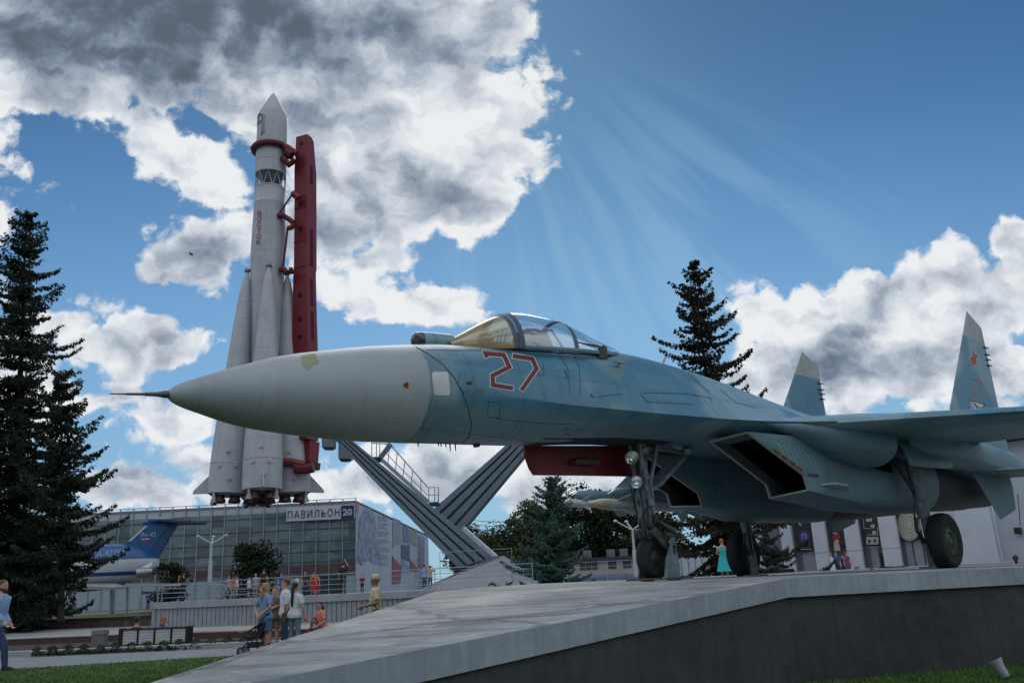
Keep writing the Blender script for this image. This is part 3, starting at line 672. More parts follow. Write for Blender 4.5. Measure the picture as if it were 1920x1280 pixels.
# ------------------------------------------------------------------ decals on the skin: outlines surveyed on the photo, dropped onto the real surface
_bvh = {}
def bvh_of(o):
    if o.name not in _bvh:
        bm = bmesh.new(); bm.from_mesh(o.data); _bvh[o.name] = BVHTree.FromBMesh(bm); bm.free()
    return _bvh[o.name]
def drop(o, px, py, lift):
    d = Vector(ray(px, py)).normalized(); h = bvh_of(o).ray_cast(Vector(CAM), d)
    if h[0] is None: return None
    n = h[1] if h[1].dot(d) < 0 else -h[1]
    return h[0] + n*lift
def decal(name, polys, target, m, parent=None, lift=.004, step=4.0):
    bm = bmesh.new()
    for poly in polys:
        vs = [bm.verts.new((x, y, 0)) for x, y in poly]
        try: bm.faces.new(vs)
        except ValueError: pass
    bmesh.ops.triangulate(bm, faces=bm.faces[:])
    for _ in range(4):
        ed = [e for e in bm.edges if e.calc_length() > step]
        if not ed: break
        bmesh.ops.subdivide_edges(bm, edges=ed, cuts=1); bmesh.ops.triangulate(bm, faces=bm.faces[:])
    bad = []
    for v in bm.verts:
        p = drop(target, v.co.x, v.co.y, lift)
        if p is None: bad.append(v)
        else: v.co = p
    bmesh.ops.delete(bm, geom=bad, context='VERTS')
    me = bpy.data.meshes.new(name); bm.to_mesh(me); bm.free(); me.materials.append(m)
    for f in me.polygons: f.use_smooth = True
    return obj(name, me, parent or target)
def stroke(pts, wd, grow_ends=0.0):
    P_ = [Vector((x, y)) for x, y in pts]
    if grow_ends:
        P_[0] = P_[0]+(P_[0]-P_[1]).normalized()*grow_ends; P_[-1] = P_[-1]+(P_[-1]-P_[-2]).normalized()*grow_ends
    L, R_ = [], []
    for i, p in enumerate(P_):
        d0 = (p-P_[i-1]).normalized() if i > 0 else None; d1 = (P_[i+1]-p).normalized() if i < len(P_)-1 else None
        if d0 is None: d0 = d1
        if d1 is None: d1 = d0
        t = (d0+d1); t = t.normalized() if t.length > 1e-6 else d0
        nrm = Vector((-t.y, t.x)); k = 1/max(.45, nrm.dot(Vector((-d0.y, d0.x))))
        L.append(p+nrm*wd/2*k); R_.append(p-nrm*wd/2*k)
    return [[L[i], L[i+1], R_[i+1], R_[i]] for i in range(len(P_)-1)]
def sc(pts, x0, y0, k): return [(x0+x/k, y0+y/k) for x, y in pts]
two = sc([(650, 414), (640, 388), (768, 397), (808, 482), (690, 542), (692, 608), (834, 632)], 740, 560, 3.764)
sev = sc([(832, 404), (970, 425), (1000, 494), (893, 645)], 740, 560, 3.764)
decal('number_border', stroke(two, 11.2, 1.7)+stroke(sev, 11.2, 1.7), fus, WHITEP, lift=.003)
decal('number', stroke(two, 7.8)+stroke(sev, 7.8), fus, REDM, lift=.006)
def rrect(x0, y0, x1, y1, r):
    out = []
    for cx, cy, a in ((x1-r, y0+r, -90), (x1-r, y1-r, 0), (x0+r, y1-r, 90), (x0+r, y0+r, 180)):
        for k in range(4): t = math.radians(a+30*k); out.append((cx+r*math.cos(t), cy+r*math.sin(t)))
    return out
decal('antenna_panel', [[(x+(y-718)*.09, y) for x, y in rrect(811, 697, 842, 741, 5)], rrect(793, 729, 807, 738, 3)], fus, WHITEP)
decal('worn_patch', [[(565, 667), (578, 664), (592, 663), (594, 672), (598, 681), (588, 684), (580, 693), (571, 688), (566, 682)]], radome, mat('worn_ochre', lin(142, 146, 118), .6, var=.15), lift=.004)
circ = lambda cx, cy, rx, ry, n=20, a0=0: [(cx+rx*math.cos(a0+2*PI*i/n), cy+ry*math.sin(a0+2*PI*i/n)) for i in range(n)]
decal('warning_disc', [circ(761.5, 722, 5.2, 6)], radome, mat('warning_orange', lin(176, 104, 48), .6), lift=.004)
decal('warning_trefoil', [[(761.5, 722)]+[(761.5+4.2*math.cos(t), 722+4.9*math.sin(t)) for t in [a0+PI/3*k/4 for k in range(5)]] for a0 in (PI/6*1, PI/6*5, PI/6*9)], radome, BLACK, lift=.007)
for pts, wd in (([(776, 649), (800, 661), (830, 683), (852, 708), (866, 735), (878, 765), (884, 795), (880, 818), (868, 829)], 1.5), ([(800, 656), (900, 657), (960, 661)], .9),
                ([(914, 778), (916, 753), (935, 753)], .8), ([(914, 780), (936, 784), (938, 755)], .8), ([(1048, 664), (1064, 690), (1069, 740)], .9), ([(1075, 662), (1086, 690), (1088, 740)], .9),
                ([(1205, 736), (1290, 738), (1330, 745), (1336, 755)], 1.0), ([(1200, 737), (1212, 753), (1300, 758)], 1.0), ([(1120, 744), (1165, 738)], 1.0), ([(862, 700), (858, 720), (870, 735), (885, 730)], .8),
                ([(1016, 694), (1019, 686), (1020, 700), (1013, 706), (1009, 698)], .9), ([(1058, 693), (1062, 702), (1062, 712)], 1.6), ([(1110, 737), (1108, 742), (1115, 744)], 2.2),
                ([(795, 690), (796, 780), (790, 815)], .7), ([(930, 785), (1000, 792), (1075, 795)], .7), ([(1057, 804), (1070, 804)], 1.2), ([(1080, 805), (1092, 805)], 1.2), ([(1058, 812), (1068, 813)], 1.2), ([(1290, 702), (1330, 735)], .8), ([(1350, 730), (1380, 755), (1420, 765)], .8)):
    decal('panel_seam', stroke(pts, wd), fus, LINE, lift=.0035, step=8)
fast = []
for k in range(26):
    t = k/25; fast.append(circ(776+12*math.sin(PI*t)+6*t*0+ (90*0), 655+t*165, .9, .9, 6))
for x, y in ((800, 662), (822, 677), (868, 738), (884, 790), (856, 827), (930, 735), (887, 712), (777, 680)): fast.append(circ(x, y, 1.3, 1.3, 6))
decal('fastener', fast, fus, LINE, lift=.004)
decal('probe_stub', [circ(880, 718, 6, 3.0), ], fus, LINE, lift=.006)
txt = []
for r in range(6): txt += stroke([(888, 727+r*2.1), (908, 728+r*2.1)], .7)
for r in range(4): txt += stroke([(1050+r*6, 674+r), (1070+r*4, 676+r)], .7)
decal('stencil_note', txt, fus, mat('stencil', lin(120, 110, 120), .7), lift=.004)
# intake edge warning stripe, stencil word and grille on the port nacelle
p0, p1 = Vector((1448, 841)), Vector((1506, 882)); nn = Vector((-(p1-p0).normalized().y, (p1-p0).normalized().x))
stripes = [[], []]
for k in range(15):
    a, c = p0.lerp(p1, k/15), p0.lerp(p1, (k+1)/15); stripes[k % 2].append([a-nn*1.9, c-nn*1.9, c+nn*1.9, a+nn*1.9])
def stripeb(b, bs, v, c):
    k = b.m('GREATER_THAN', b.m('FRACT', b.m('MULTIPLY', b.sep(v)[0], 4.6)), .48); n = b.noise(v, 9, 3)
    b.link(b.mix(b.m('MULTIPLY', k, b.mr(n, .3, .5)), lin(166, 92, 46), lin(52, 48, 48)), bs.inputs['Base Color']); bs.inputs['Roughness'].default_value = .6
decal('warning_stripe', [[p0-nn*1.9, p1-nn*1.9, p1+nn*1.9, p0+nn*1.9]], port_nac, mat('stripe_paint', var=0, build=stripeb), lift=.004)
gr = []
for r in range(6):
    for q in range(7):
        x, y = 1456+q*10+r*3.5, 829+r*6.5+q*3.4
        if x-1450 < 20+q*12: gr.append([(x, y), (x+7, y+2.5), (x+8, y+7.5), (x+1, y+5)])
decal('vent_plate', gr, port_nac, mat('vent_pale', lin(110, 144, 156), .5, var=.1), lift=.0035)
decal('data_plate', stroke([(1560, 864), (1574, 866), (1576, 880), (1562, 878), (1560, 864)], .8), port_nac, mat('plate_red', lin(140, 84, 92), .6), lift=.004)
yy = -1.5; 
q0 = drop(port_nac, 1514, 890, .008)
if q0: text_mesh('stencil_word', 'ОПАСНО', .075, REDM, frame(q0, drop(port_nac, 1528, 891.5, .008)-q0, (0, 0, 1)), port_nac, align='LEFT')
# fin markings
def star(cx, cy, rx, ry, a0, skew=0):
    out = []
    for k in range(10):
        r = 1 if k % 2 == 0 else .40; t = a0+PI*k/5
        x, y = r*math.sin(t), -r*math.cos(t); out.append((cx+rx*x+skew*ry*y, cy+ry*y))
    return out
k_ = 3.692
decal('star_border', [star(1825.6, 673, 11.5, 22, -.18, -.08)], port_fin, WHITEP, lift=.004, step=3); decal('star', [star(1825.6, 673, 9.5, 18.5, -.18, -.08)], port_fin, mat('star_red', lin(170, 40, 40), .5), lift=.007, step=3)
t2 = sc([(1557, 553), (1586, 560), (1589, 586), (1572, 606), (1571, 650), (1598, 657)], 1400, 560, k_); t7 = sc([(1592, 560), (1619, 566), (1623, 602), (1616, 664)], 1400, 560, k_)
decal('number_border', stroke(t2, 3.4, .5)+stroke(t7, 3.4, .5), port_fin, WHITEP, lift=.004); decal('number', stroke(t2, 1.9)+stroke(t7, 1.9), port_fin, REDM, lift=.007)
em = sc([(1546, 712), (1585, 711), (1612, 722), (1646, 732), (1630, 752), (1618, 770), (1556, 770), (1548, 742)], 1400, 560, k_)
decal('emblem_field', [em], port_fin, WHITEP, lift=.004)
es = []
for p in ([(1546, 712), (1585, 711), (1612, 722), (1646, 732), (1630, 752)], [(1552, 722), (1580, 738), (1600, 760)], [(1575, 716), (1590, 742), (1622, 758)], [(1548, 742), (1568, 752), (1574, 768)]): es += stroke(sc(p, 1400, 560, k_), 1.0)
decal('emblem_outline', es, port_fin, BLACK, lift=.007)

# --- trestle under the nose gear
tr = thing('support_trestle', 'small pale blue steel trestle with an oval hole holding up the nose wheel', 'trestle', on(1240, 1088, 1, 0))
plate = [on(x, y, 1, -.26) for x, y in ((1248, 1087), (1250, 1046), (1258, 1022), (1259, 1004), (1265, 1004), (1268, 1022), (1272, 1046), (1279, 1087))]
def holed(poly, hc, hr, t, name, m, par):
    bm = bmesh.new(); n = len(poly)
    # ring between outline and an oval hole
    N = 32; c = hc; out = []; hole = []
    ex = Vector((1, 0, 0)); ez = Vector((0, 0, 1))
    def hit(dx, dz):
        best = None
        for i in range(n):
            a, b_ = poly[i], poly[(i+1) % n]; ax, az = a.x-c.x, a.z-c.z; bx, bz = b_.x-c.x, b_.z-c.z
            den = dx*(bz-az)-dz*(bx-ax)
            if abs(den) < 1e-9: continue
            s = (ax*(bz-az)-az*(bx-ax))/den; u_ = (ax*dz-az*dx)/den
            if s > 0 and -1e-6 <= u_ <= 1+1e-6 and (best is None or s < best): best = s
        return best
    for i in range(N):
        th = 2*PI*i/N; dx, dz = math.cos(th), math.sin(th); s = hit(dx, dz) or .1
        out.append(Vector((c.x+dx*s, c.y, c.z+dz*s))); hole.append(Vector((c.x+hr[0]*dx, c.y, c.z+hr[1]*dz)))
    mb = MB(); T = Vector((0, t, 0))
    mb.loft([hole, out, [p+T for p in out], [p+T for p in hole], hole], False, False)
    return mb.build(name, m, par)
holed(plate, on(1265, 1030, 1, -.26), (.05, .09), .03, 'side_plate', STRUT, tr)
plate2 = [v+Vector((0, .55, 0)) for v in plate]
holed(plate2, on(1265, 1030, 1, -.26)+Vector((0, .55, 0)), (.05, .09), .03, 'side_plate', STRUT, tr)
MB().box((8.05, .0, .075), (.95, .62, .03)).tube([(8.42, -.26, .73), (8.42, .32, .73)], .04, 10).tube([on(1262, 1004, 1, -.25), on(1249, 1000, 1, -.25)], .03, 8).build('base_frame', mat('trestle_base', lin(80, 76, 68), .7, .2, var=.3), tr, bevel=.005)

# --- missiles and pylons under the far wing
def missile(name, label, nose, length, r, tipm, bodym, ogive, canards, fins, nose_ball=False):
    t = thing(name, label, 'missile', nose, group='missiles under the far wing')
    x, y, z = nose
    prof = [(r*math.sin(PI/2*min(1, k/10))**.75, ogive*k/10) for k in range(11)]
    MB().lathe([(max(.002, a), h) for a, h in prof], (x, y, z), (1, 0, 0), 24).build('nose_cone', tipm, t, 40)
    MB().lathe([(r, ogive), (r*1.02, ogive+.05), (r, ogive+.1), (r, length*.55), (r*1.05, length*.56), (r, length*.57), (r, length), (r*.8, length)], (x, y, z), (1, 0, 0), 24).build('body', bodym, t, 40)
    for (x0, x1, tipx, span) in (canards, fins):
        for k in range(4):
            a = PI/4+PI/2*k; e = Vector((0, math.cos(a), math.sin(a))); o = Vector((x, y, z))
            P_ = [o+Vector((x0, 0, 0))+e*r*.9, o+Vector((x1, 0, 0))+e*r*.9, o+Vector((x1-.02, 0, 0))+e*(r+span), o+Vector((tipx, 0, 0))+e*(r+span)]
            MB().prism(P_, Vector((0, -e.z, e.y))*.015).build('fin', GREYM, t)
    return t
W_ = mat('missile_white', lin(186, 190, 192), .45, var=.12, vscale=6)
n1 = on(1057, 942, 1, 6.0); m1 = missile('short_missile', 'slim white missile with a glassy tip, hung furthest out under the far wing', tuple(n1), 2.9, .095, mat('seeker_grey', lin(120, 128, 132), .25, .2), W_, .22, (.55, .8, .75, .18), (2.3, 2.9, 2.7, .22))
n2 = on(1103, 943.5, 1, 4.4); m2 = missile('long_missile', 'thick pale missile with a beige pointed nose, hung inboard under the far wing', tuple(n2), 4.0, .13, BEIGE, W_, .65, (.85, 1.55, 1.25, .22), (3.3, 3.9, 3.8, .35))
for (yy_, px0, py0, zt_) in ((6.0, 1072, 928, None), (4.4, 1140, 925, None)):
    a = on(px0, py0, 1, yy_)
    rr = []
    for k in range(9):
        t = k/8; x = a.x+2.2*t; h = .15*min(1, (t*6)**.5) if t < .9 else .12
        rr.append([(x, yy_+.06*math.cos(2*PI*i/16), a.z+h*math.sin(2*PI*i/16)) for i in range(16)])
    MB().loft(rr).build('pylon', PAINT, jet, 40)
# ------------------------------------------------------------------ concrete plinth the jet stands on
P1 = at(1475, 1083.5, 11.5); P2 = at(2600, 1030, 15.5); P3 = at(820, 1107, 13.0)
Q1 = at(672, 1240, 6.6)
def slope_hit(px, py):
    n = (P3-P1).cross(Q1-P1); d = Vector(ray(px, py)); c = Vector(CAM); return c + d*(n.dot(P1-c)/n.dot(d))
Q3 = slope_hit(300, 1280); Q4 = P3+(Q3-P3)*1.25; Q2 = P1+(Q1-P1)*1.35
P4 = at(1000, 1094, 34); P5 = at(2400, 1036, 22)
top = [P1, P2, P5, P4, P3]
def conc_build(b, bs, v, c):
    s = b.vm('MULTIPLY', v, (1, 1, 1))
    n1 = b.noise(s, .8, 6, .65); n2 = b.noise(b.vm('MULTIPLY', b.xyz(b.dot(v, tuple(HR)), b.dot(v, tuple(HF)), 0), (.35, 2.2, 1)), 1.2, 6, .7); n3 = b.noise(s, 30, 4, .6)
    col = b.mix(b.mr(n1, .3, .7), lin(128, 131, 131), lin(176, 178, 176))
    col = b.mix(b.m('MULTIPLY', b.mr(n2, .46, .66), .75), col, lin(88, 92, 94))
    col = b.mix(b.m('MULTIPLY', b.mr(b.noise(s, 3.0, 5, .7), .58, .7), .5), col, lin(206, 206, 200))
    k = b.m('ADD', .86, b.m('MULTIPLY', n3, .28)); col = b.mix(1.0, col, b.xyz(k, k, k), 'MULTIPLY')
    cr = b.vor(b.vm('ADD', s, b.vm('SCALE', b.noise(s, 1.5, 4, .6, col=True), .5)), .22, 'DISTANCE_TO_EDGE'); col = b.mix(b.m('MULTIPLY', b.mr(cr, .012, .004), .45), col, lin(70, 74, 76))
    b.link(col, bs.inputs['Base Color']); bs.inputs['Roughness'].default_value = .8
    b.link(b.bump(b.noise(s, 25, 5, .6), .25, .01), bs.inputs['Normal'])
CONC_TOP = mat('weathered_concrete', var=0, build=conc_build)
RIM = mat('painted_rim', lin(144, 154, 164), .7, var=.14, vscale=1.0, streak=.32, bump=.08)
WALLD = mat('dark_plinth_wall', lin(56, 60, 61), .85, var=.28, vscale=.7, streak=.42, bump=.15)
plinth = thing('concrete_plinth', 'long grey concrete plinth with dark side wall and sloping tongue, under the fighter jet', 'plinth', G(1500, 1270, -1.5))
MB().add(top, [(0, 1, 2, 3, 4)]).add([P1, P3, Q4, Q2], [(0, 1, 2, 3)]).build('top_deck', CONC_TOP, plinth)
th = Vector((0, 0, -.235))
mb = MB()
for a, c in ((P1, P2), (Q2, P1), (P3, Q4), (P4, P3), (Q4, Q2), (P2, P5)):
    mb.quad(a, c, c+th, a+th)
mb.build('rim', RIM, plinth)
inn = Vector(HF)*.06
def lawn_z(p):
    lat = (Vector(p)-Vector(CAM)).dot(Vector(HR)); return -1.15-.15*min(1, max(0, (lat+4)/9.0))
mb = MB()
for a, c in ((Q2, P1), (P1, P2)):
    n = 8
    for k in range(n):
        u_, v_ = a.lerp(c, k/n)+inn+th*.98, a.lerp(c, (k+1)/n)+inn+th*.98
        mb.quad(u_, v_, Vector((v_.x, v_.y, lawn_z(v_)-.5)), Vector((u_.x, u_.y, lawn_z(u_)-.5)))
for a, c in ((P3, Q4), (P4, P3), (P2, P5)):
    u_, v_ = a+th*.98, c+th*.98; mb.quad(u_, v_, Vector((v_.x, v_.y, -2)), Vector((u_.x, u_.y, -2)))
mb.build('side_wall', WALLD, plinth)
mb = MB().add([loc(-1500, -60, -1.62), loc(1500, -60, -1.62), loc(4000, 6000, -1.62), loc(-4000, 6000, -1.62)], [(0, 1, 2, 3)])
structure(mb.build('ground', mat('asphalt_far', lin(96, 98, 98), .9, var=.15, vscale=.05)))
# ------------------------------------------------------------------ people: one remeshed body each, clothing and hair as children
SKIN = mat('skin', lin(188, 140, 116), .55, var=.10, vscale=8)
SKIN2 = mat('skin_tan', lin(140, 96, 72), .55, var=.10, vscale=8)
EYE = mat('eye', lin(40, 32, 28), .3, var=0)
def cloth(name, c, rough=.85, var=.14): return mat('cloth_'+name, lin(*c), rough, var=var, vscale=14, bump=.5, bscale=11)
HAIR = {k: mat('hair_'+k, lin(*c), .6, var=.3, vscale=30) for k, c in dict(dark=(34, 26, 22), brown=(74, 50, 36), fair=(150, 122, 88), ginger=(150, 86, 46), grey=(120, 116, 112)).items()}
def remesh(me, vox, sm=2):
    o = bpy.data.objects.new('tmp', me); COL.objects.link(o)
    r = o.modifiers.new('r', 'REMESH'); r.mode = 'VOXEL'; r.voxel_size = vox; r.use_smooth_shade = True
    if sm:
        q = o.modifiers.new('s', 'SMOOTH'); q.factor = .5; q.iterations = sm
    dg = bpy.context.evaluated_depsgraph_get(); out = bpy.data.meshes.new_from_object(o.evaluated_get(dg))
    bpy.data.objects.remove(o); bpy.data.meshes.remove(me)
    return out
def ell(z, rx, ry, x=0, y=0, n=18, e=2.3):
    out = []
    for i in range(n):
        t = 2*PI*i/n; c, s = math.cos(t), math.sin(t)
        out.append(Vector((x+rx*math.copysign(abs(c)**(2/e), c), y+ry*math.copysign(abs(s)**(2/e), s), z)))
    return out
def mesh_of(mb, name, m):
    me = bpy.data.meshes.new(name); me.from_pydata(mb.v, [], mb.f)
    bm = bmesh.new(); bm.from_mesh(me); bmesh.ops.recalc_face_normals(bm, faces=bm.faces); bm.to_mesh(me); bm.free(); return me
TILTED = lambda pts, pivot, M3: [pivot + M3 @ (Vector(p)-pivot) for p in pts]
def person(label, foot, height, turn=0, skin=None, hair='dark', hair_len=0, top=('white', (200, 200, 205)), sleeve=.45, bottom=('jeans', (44, 58, 88)), kind='trousers', shoes=(40, 38, 38),
           arms=None, legs=None, lean=0.0, sit=False, vox=.02, group=None, hat=None, beard=False, bag=None, belt=False, ground=None, head_turn=0, fat=1.0, tail=False, woman=False):
    """turn: degrees, 0 faces the viewpoint, 90 faces right, -90 left, 180 away"""
    sk = skin or SKIN
    S = height/1.74
    t = thing('person', label, 'person', foot, -YAW+math.radians(turn), group or 'visitors'); t.scale = (S, S, S)
    hipz = .50 if sit else .90
    dz = hipz-.90
    P0 = Vector((0, 0, hipz)); RL = Matrix.Rotation(lean, 3, 'X')
    up = lambda p: P0 + RL @ (Vector(p)-Vector((0, 0, .90)))       # upper body, may lean
    sh = .165 if woman else .19
    A = arms or {}
    arm = {}
    for sd in (-1, 1):
        e_, h_ = A.get(sd, ((sd*(sh+.07), .03, 1.12), (sd*(sh+.08), -.04, .88)))
        arm[sd] = (up((sd*sh, 0, 1.395)), up(e_), up(h_))
    leg = {}
    Lg = legs or {}
    for sd in (-1, 1):
        if sit: k_, a_ = Lg.get(sd, ((sd*.10, -.42, .50), (sd*.10, -.46, .08)))
        else: k_, a_ = Lg.get(sd, ((sd*.095, -.015, .49), (sd*.10, .02, .08)))
        leg[sd] = (Vector((sd*.085, 0, hipz-.03)), Vector(k_), Vector(a_))
    w_ = .92 if woman else 1.0
    def torso(g=0.0, z0=.86, z1=1.50):
        tab = [(.80, .135, .10), (.88, .168*(1.06 if woman else 1), .118), (.96, .158, .11), (1.06, .138*w_, .10*fat), (1.18, .152*w_, .112*fat), (1.28, .170*w_, .118), (1.36, .180*w_, .108), (1.41, .165*w_, .092), (1.45, .11, .075), (1.50, .06, .058)]
        rr = []
        for z in [z0+(z1-z0)*k/11 for k in range(12)]:
            rx, ry = lerp(tab, z)
            gg = g+(.026*min(1, max(0, (1.06-z)/.12)) if g > 0 else 0); rr.append([up(p) for p in ell(z, rx*fat+gg, ry+gg)])
        return rr
    def head_pts(p):
        q = Vector(p)-Vector((0, 0, 1.52)); return up(Vector((0, 0, 1.52))+Matrix.Rotation(math.radians(head_turn), 3, 'Z') @ q)
    mb = MB(); mb.loft(torso())
    mb.tube([up((0, 0, 1.42)), up((0, -.012, 1.56))], [.062, .055], 14)
    hd = []
    for z, rx, ry, y in ((1.505, .030, .030, -.045), (1.525, .050, .062, -.030), (1.56, .064, .082, -.014), (1.60, .072, .092, -.006), (1.64, .077, .098, .0), (1.68, .076, .097, .004), (1.71, .066, .084, .006), (1.735, .042, .055, .008), (1.744, .015, .02, .008)): hd.append([head_pts(p) for p in ell(z, rx, ry, 0, y, e=2.0)])
    mb.loft(hd)
    fine = vox < .015
    if vox < .03:
        mb.tube([head_pts((0, -.085, 1.635)), head_pts((0, -.108, 1.605)), head_pts((0, -.09, 1.595))], [.010, .017, .012], 8)      # nose
        mb.tube([head_pts((-.022, -.080, 1.562)), head_pts((0, -.090, 1.563)), head_pts((.022, -.080, 1.562))], [.008, .011, .008], 6)  # lips
        for sd in (-1, 1): mb.ball(head_pts((sd*.077, .01, 1.615)), (.012, .022, .032), 8, 6)
    for sd in (-1, 1):
        a, e, h = arm[sd]; d = (h-e).normalized()
        mb.tube([a, a.lerp(e, .5), e, e.lerp(h, .35), h], [.052, .046, .038, .037, .027], 10)
        palm = h+d*.05; side = d.cross(Vector((0, -1, 0)));  side = side.normalized() if side.length > .1 else Vector((1, 0, 0)); nrm = side.cross(d)
        if fine:
            mb.tube([h-d*.01, h+d*.03, h+d*.085], [.026, .036, .034], 10)
            for k in range(4):
                r0 = h+d*.085+side*(.030-.020*k); L = (.062, .072, .068, .052)[k]; curl = nrm*(.012+.006*k)
                mb.tube([r0-d*.02, r0+d*L*.5, r0+d*L*.85+curl*.8, r0+d*L*.95+curl*1.8], [.0095, .0095, .009, .008], 6)
            mb.tube([h+d*.03+side*.028, h+d*.055+side*.055+nrm*.008, h+d*.085+side*.06+nrm*.018], [.012, .011, .009], 6)
        else:
            mb.tube([h, h+d*.05, h+d*.09], [.03, .04, .035], 8)
            for k in range(4): r0 = h+d*.085+side*(.028-.019*k); mb.tube([r0-d*.02, r0+d*.05, r0+d*.075+nrm*.01], [.012, .012, .011], 5)
            mb.tube([h+d*.03+side*.025, h+d*.07+side*.055], [.014, .012], 5)
        p, k, an = leg[sd]
        mb.tube([p, p.lerp(k, .5), k, k.lerp(an, .35), an], [.088, .074, .056, .056, .038], 12)
        f0 = Vector((0, -1, 0)); mb.tube([an+Vector((0, .03, -.035)), an+f0*.07+Vector((0, 0, -.05)), an+f0*.15+Vector((0, 0, -.06))], [.042, .04, .028], 10)
    body = remesh(mesh_of(mb, 'body', sk), vox, 2); body.materials.clear(); body.materials.append(sk)
    bo = obj('body', body); bo.parent = t
    kid = lambda nm, mb_, m, vx=None, sm=2: _kid(t, nm, mb_, m, vx or max(vox, .012), sm)
    if vox < .03:
        for sd in (-1, 1):
            o = MB().ball(head_pts((sd*.030, -.088, 1.637)), .0095, 8, 6).build('eye', EYE, None, 60); o.parent = t
    # upper garment
    if kind not in ('dress',):
        mb = MB(); mb.loft(torso(.014, .84 if not belt else .92, 1.47))
        if sleeve > 0:
            for sd in (-1, 1):
                a, e, h = arm[sd]; inner = a+(up((0, 0, 1.36))-a)*.35
                if sleeve <= .5: mb.tube([inner, a, a.lerp(e, sleeve*2*.85)], [.07, .068, .064], 12)
                else: mb.tube([inner, a, e, e.lerp(h, .92)], [.07, .066, .052, .042], 12)
        kid('shirt' if sleeve > 0 else 'vest', mb, cloth(*top))
    if kind in ('trousers', 'shorts'):
        mb = MB(); mb.loft([ell(hipz-.09, .135, .115), ell(hipz-.02, .180*(1.06 if woman else 1), .130), ell(hipz+.06, .172, .124), ell(hipz+.11, .160, .118)])
        for sd in (-1, 1):
            p, k, an = leg[sd]
            if kind == 'trousers': mb.tube([p+Vector((0, 0, .03)), p.lerp(k, .5), k, k.lerp(an, .5), an+Vector((0, 0, -.01))], [.098, .086, .068, .066, .056] if not woman else [.096, .083, .062, .058, .046], 12)
            else: mb.tube([p+Vector((0, 0, .03)), p.lerp(k, .55), p.lerp(k, .8)], [.10, .094, .092], 12)
        kid(kind, mb, cloth(*bottom))
    elif kind == 'skirt':
        L = .34; kid('skirt', MB().loft([ell(hipz+.12, .15, .112), ell(hipz, .19, .14), ell(hipz-L, .205, .165)]), cloth(*bottom))
    elif kind == 'dress':
        hem = .42 if sleeve < .6 else .30
        mb = MB(); mb.loft([[up(p) for p in ell(1.44, .12*w_, .08)], [up(p) for p in ell(1.38, .175*w_, .105)], [up(p) for p in ell(1.24, .172*w_, .122)], [up(p) for p in ell(1.08, .15*w_, .112)], ell(.92, .19, .14), ell(.68, .24, .20, 0, .03), ell(hem, .32, .27, 0, .06)])
        kid('dress', mb, cloth(*top))
    for sd in (-1, 1):
        if shoes is None: break
        an = leg[sd][2]; f0 = Vector((0, -1, 0))
        o = MB().tube([an+Vector((0, .045, -.03)), an+f0*.06+Vector((0, 0, -.045)), an+f0*.16+Vector((0, 0, -.055)), an+f0*.18+Vector((0, 0, -.06))], [.044, .05, .036, .02], 10).build('shoe', cloth('shoe%d' % shoes[0], shoes), None, 60); o.parent = t
    # hair
    if hair:
        mb = MB(); hh = []
        for z, rx, ry, y in ((1.60, .070, .060, .045), (1.64, .083, .088, .022), (1.68, .083, .100, .014), (1.715, .073, .090, .012), (1.74, .048, .06, .012), (1.755, .015, .02, .012)): hh.append([head_pts(p) for p in ell(z, rx, ry, 0, y, e=2.0)])
        mb.loft(hh)
        if hair_len > 0:
            z1 = 1.60-hair_len
            if tail: mb.tube([head_pts((0, .10, 1.66)), head_pts((0, .135, 1.60)), up((.0, .135, 1.52)), up((.01, .14, z1+.1)), up((.01, .13, z1))], [.035, .038, .042, .04, .014], 10)
            else: mb.loft([[head_pts(p) for p in ell(1.66, .082, .085, 0, .03)], [head_pts(p) for p in ell(1.56, .088, .07, 0, .055)], [up(p) for p in ell(1.46, .085, .045, 0, .10)], [up(p) for p in ell(z1, .06, .025, 0, .13)]])
        kid('hair', mb, HAIR[hair], max(vox*.8, .01), 1)
    if beard: kid('beard', MB().loft([[head_pts(p) for p in ell(z, rx, ry, 0, y)] for z, rx, ry, y in ((1.487, .03, .035, -.05), (1.52, .056, .066, -.036), (1.555, .070, .078, -.028), (1.585, .074, .07, -.012))]), HAIR[hair or 'brown'], .011, 1)
    if hat:
        o = MB().lathe([(.001, .115), (.05, .11), (.085, .085), (.098, .04), (.10, .0), (.09, -.005)], head_pts((0, .008, 1.665)), (0, 0, 1), 20).prism([head_pts((.075*math.sin(u_), -.06-.13*math.cos(u_)**.5, 1.672)) for u_ in [-1.35+2.7*i/8 for i in range(9)]], (0, 0, .018)).build('cap', cloth(*hat), None, 50); o.parent = t
    if bag:
        m_ = cloth('bag_'+bag[0], bag[1]); o = MB().box(up((bag[2]*.24, .03, .86)), (.12, .26, .24)).build('shoulder_bag', m_, None, bevel=.03); o.parent = t
        s_ = MB().tube([up((bag[2]*.22, .02, .98)), up((bag[2]*.15, -.10, 1.15)), up((-bag[2]*.05, -.125, 1.32)), up((-bag[2]*.12, -.03, 1.46)), up((-bag[2]*.02, .12, 1.32)), up((bag[2]*.2, .06, .98))], .012, 6).build('strap', m_, o, 40); s_.parent = o; s_.matrix_parent_inverse = Matrix()
    if belt: o = MB().loft([ell(hipz+.085, .172, .127), ell(hipz+.125, .168, .125)]).build('belt', cloth('belt', (40, 32, 26)), None, 50); o.parent = t
    return t
def _kid(t, name, mb, m, vox, sm):
    me = remesh(mesh_of(mb, name, m), vox, sm); me.materials.clear(); me.materials.append(m); o = obj(name, me); o.parent = t; return o
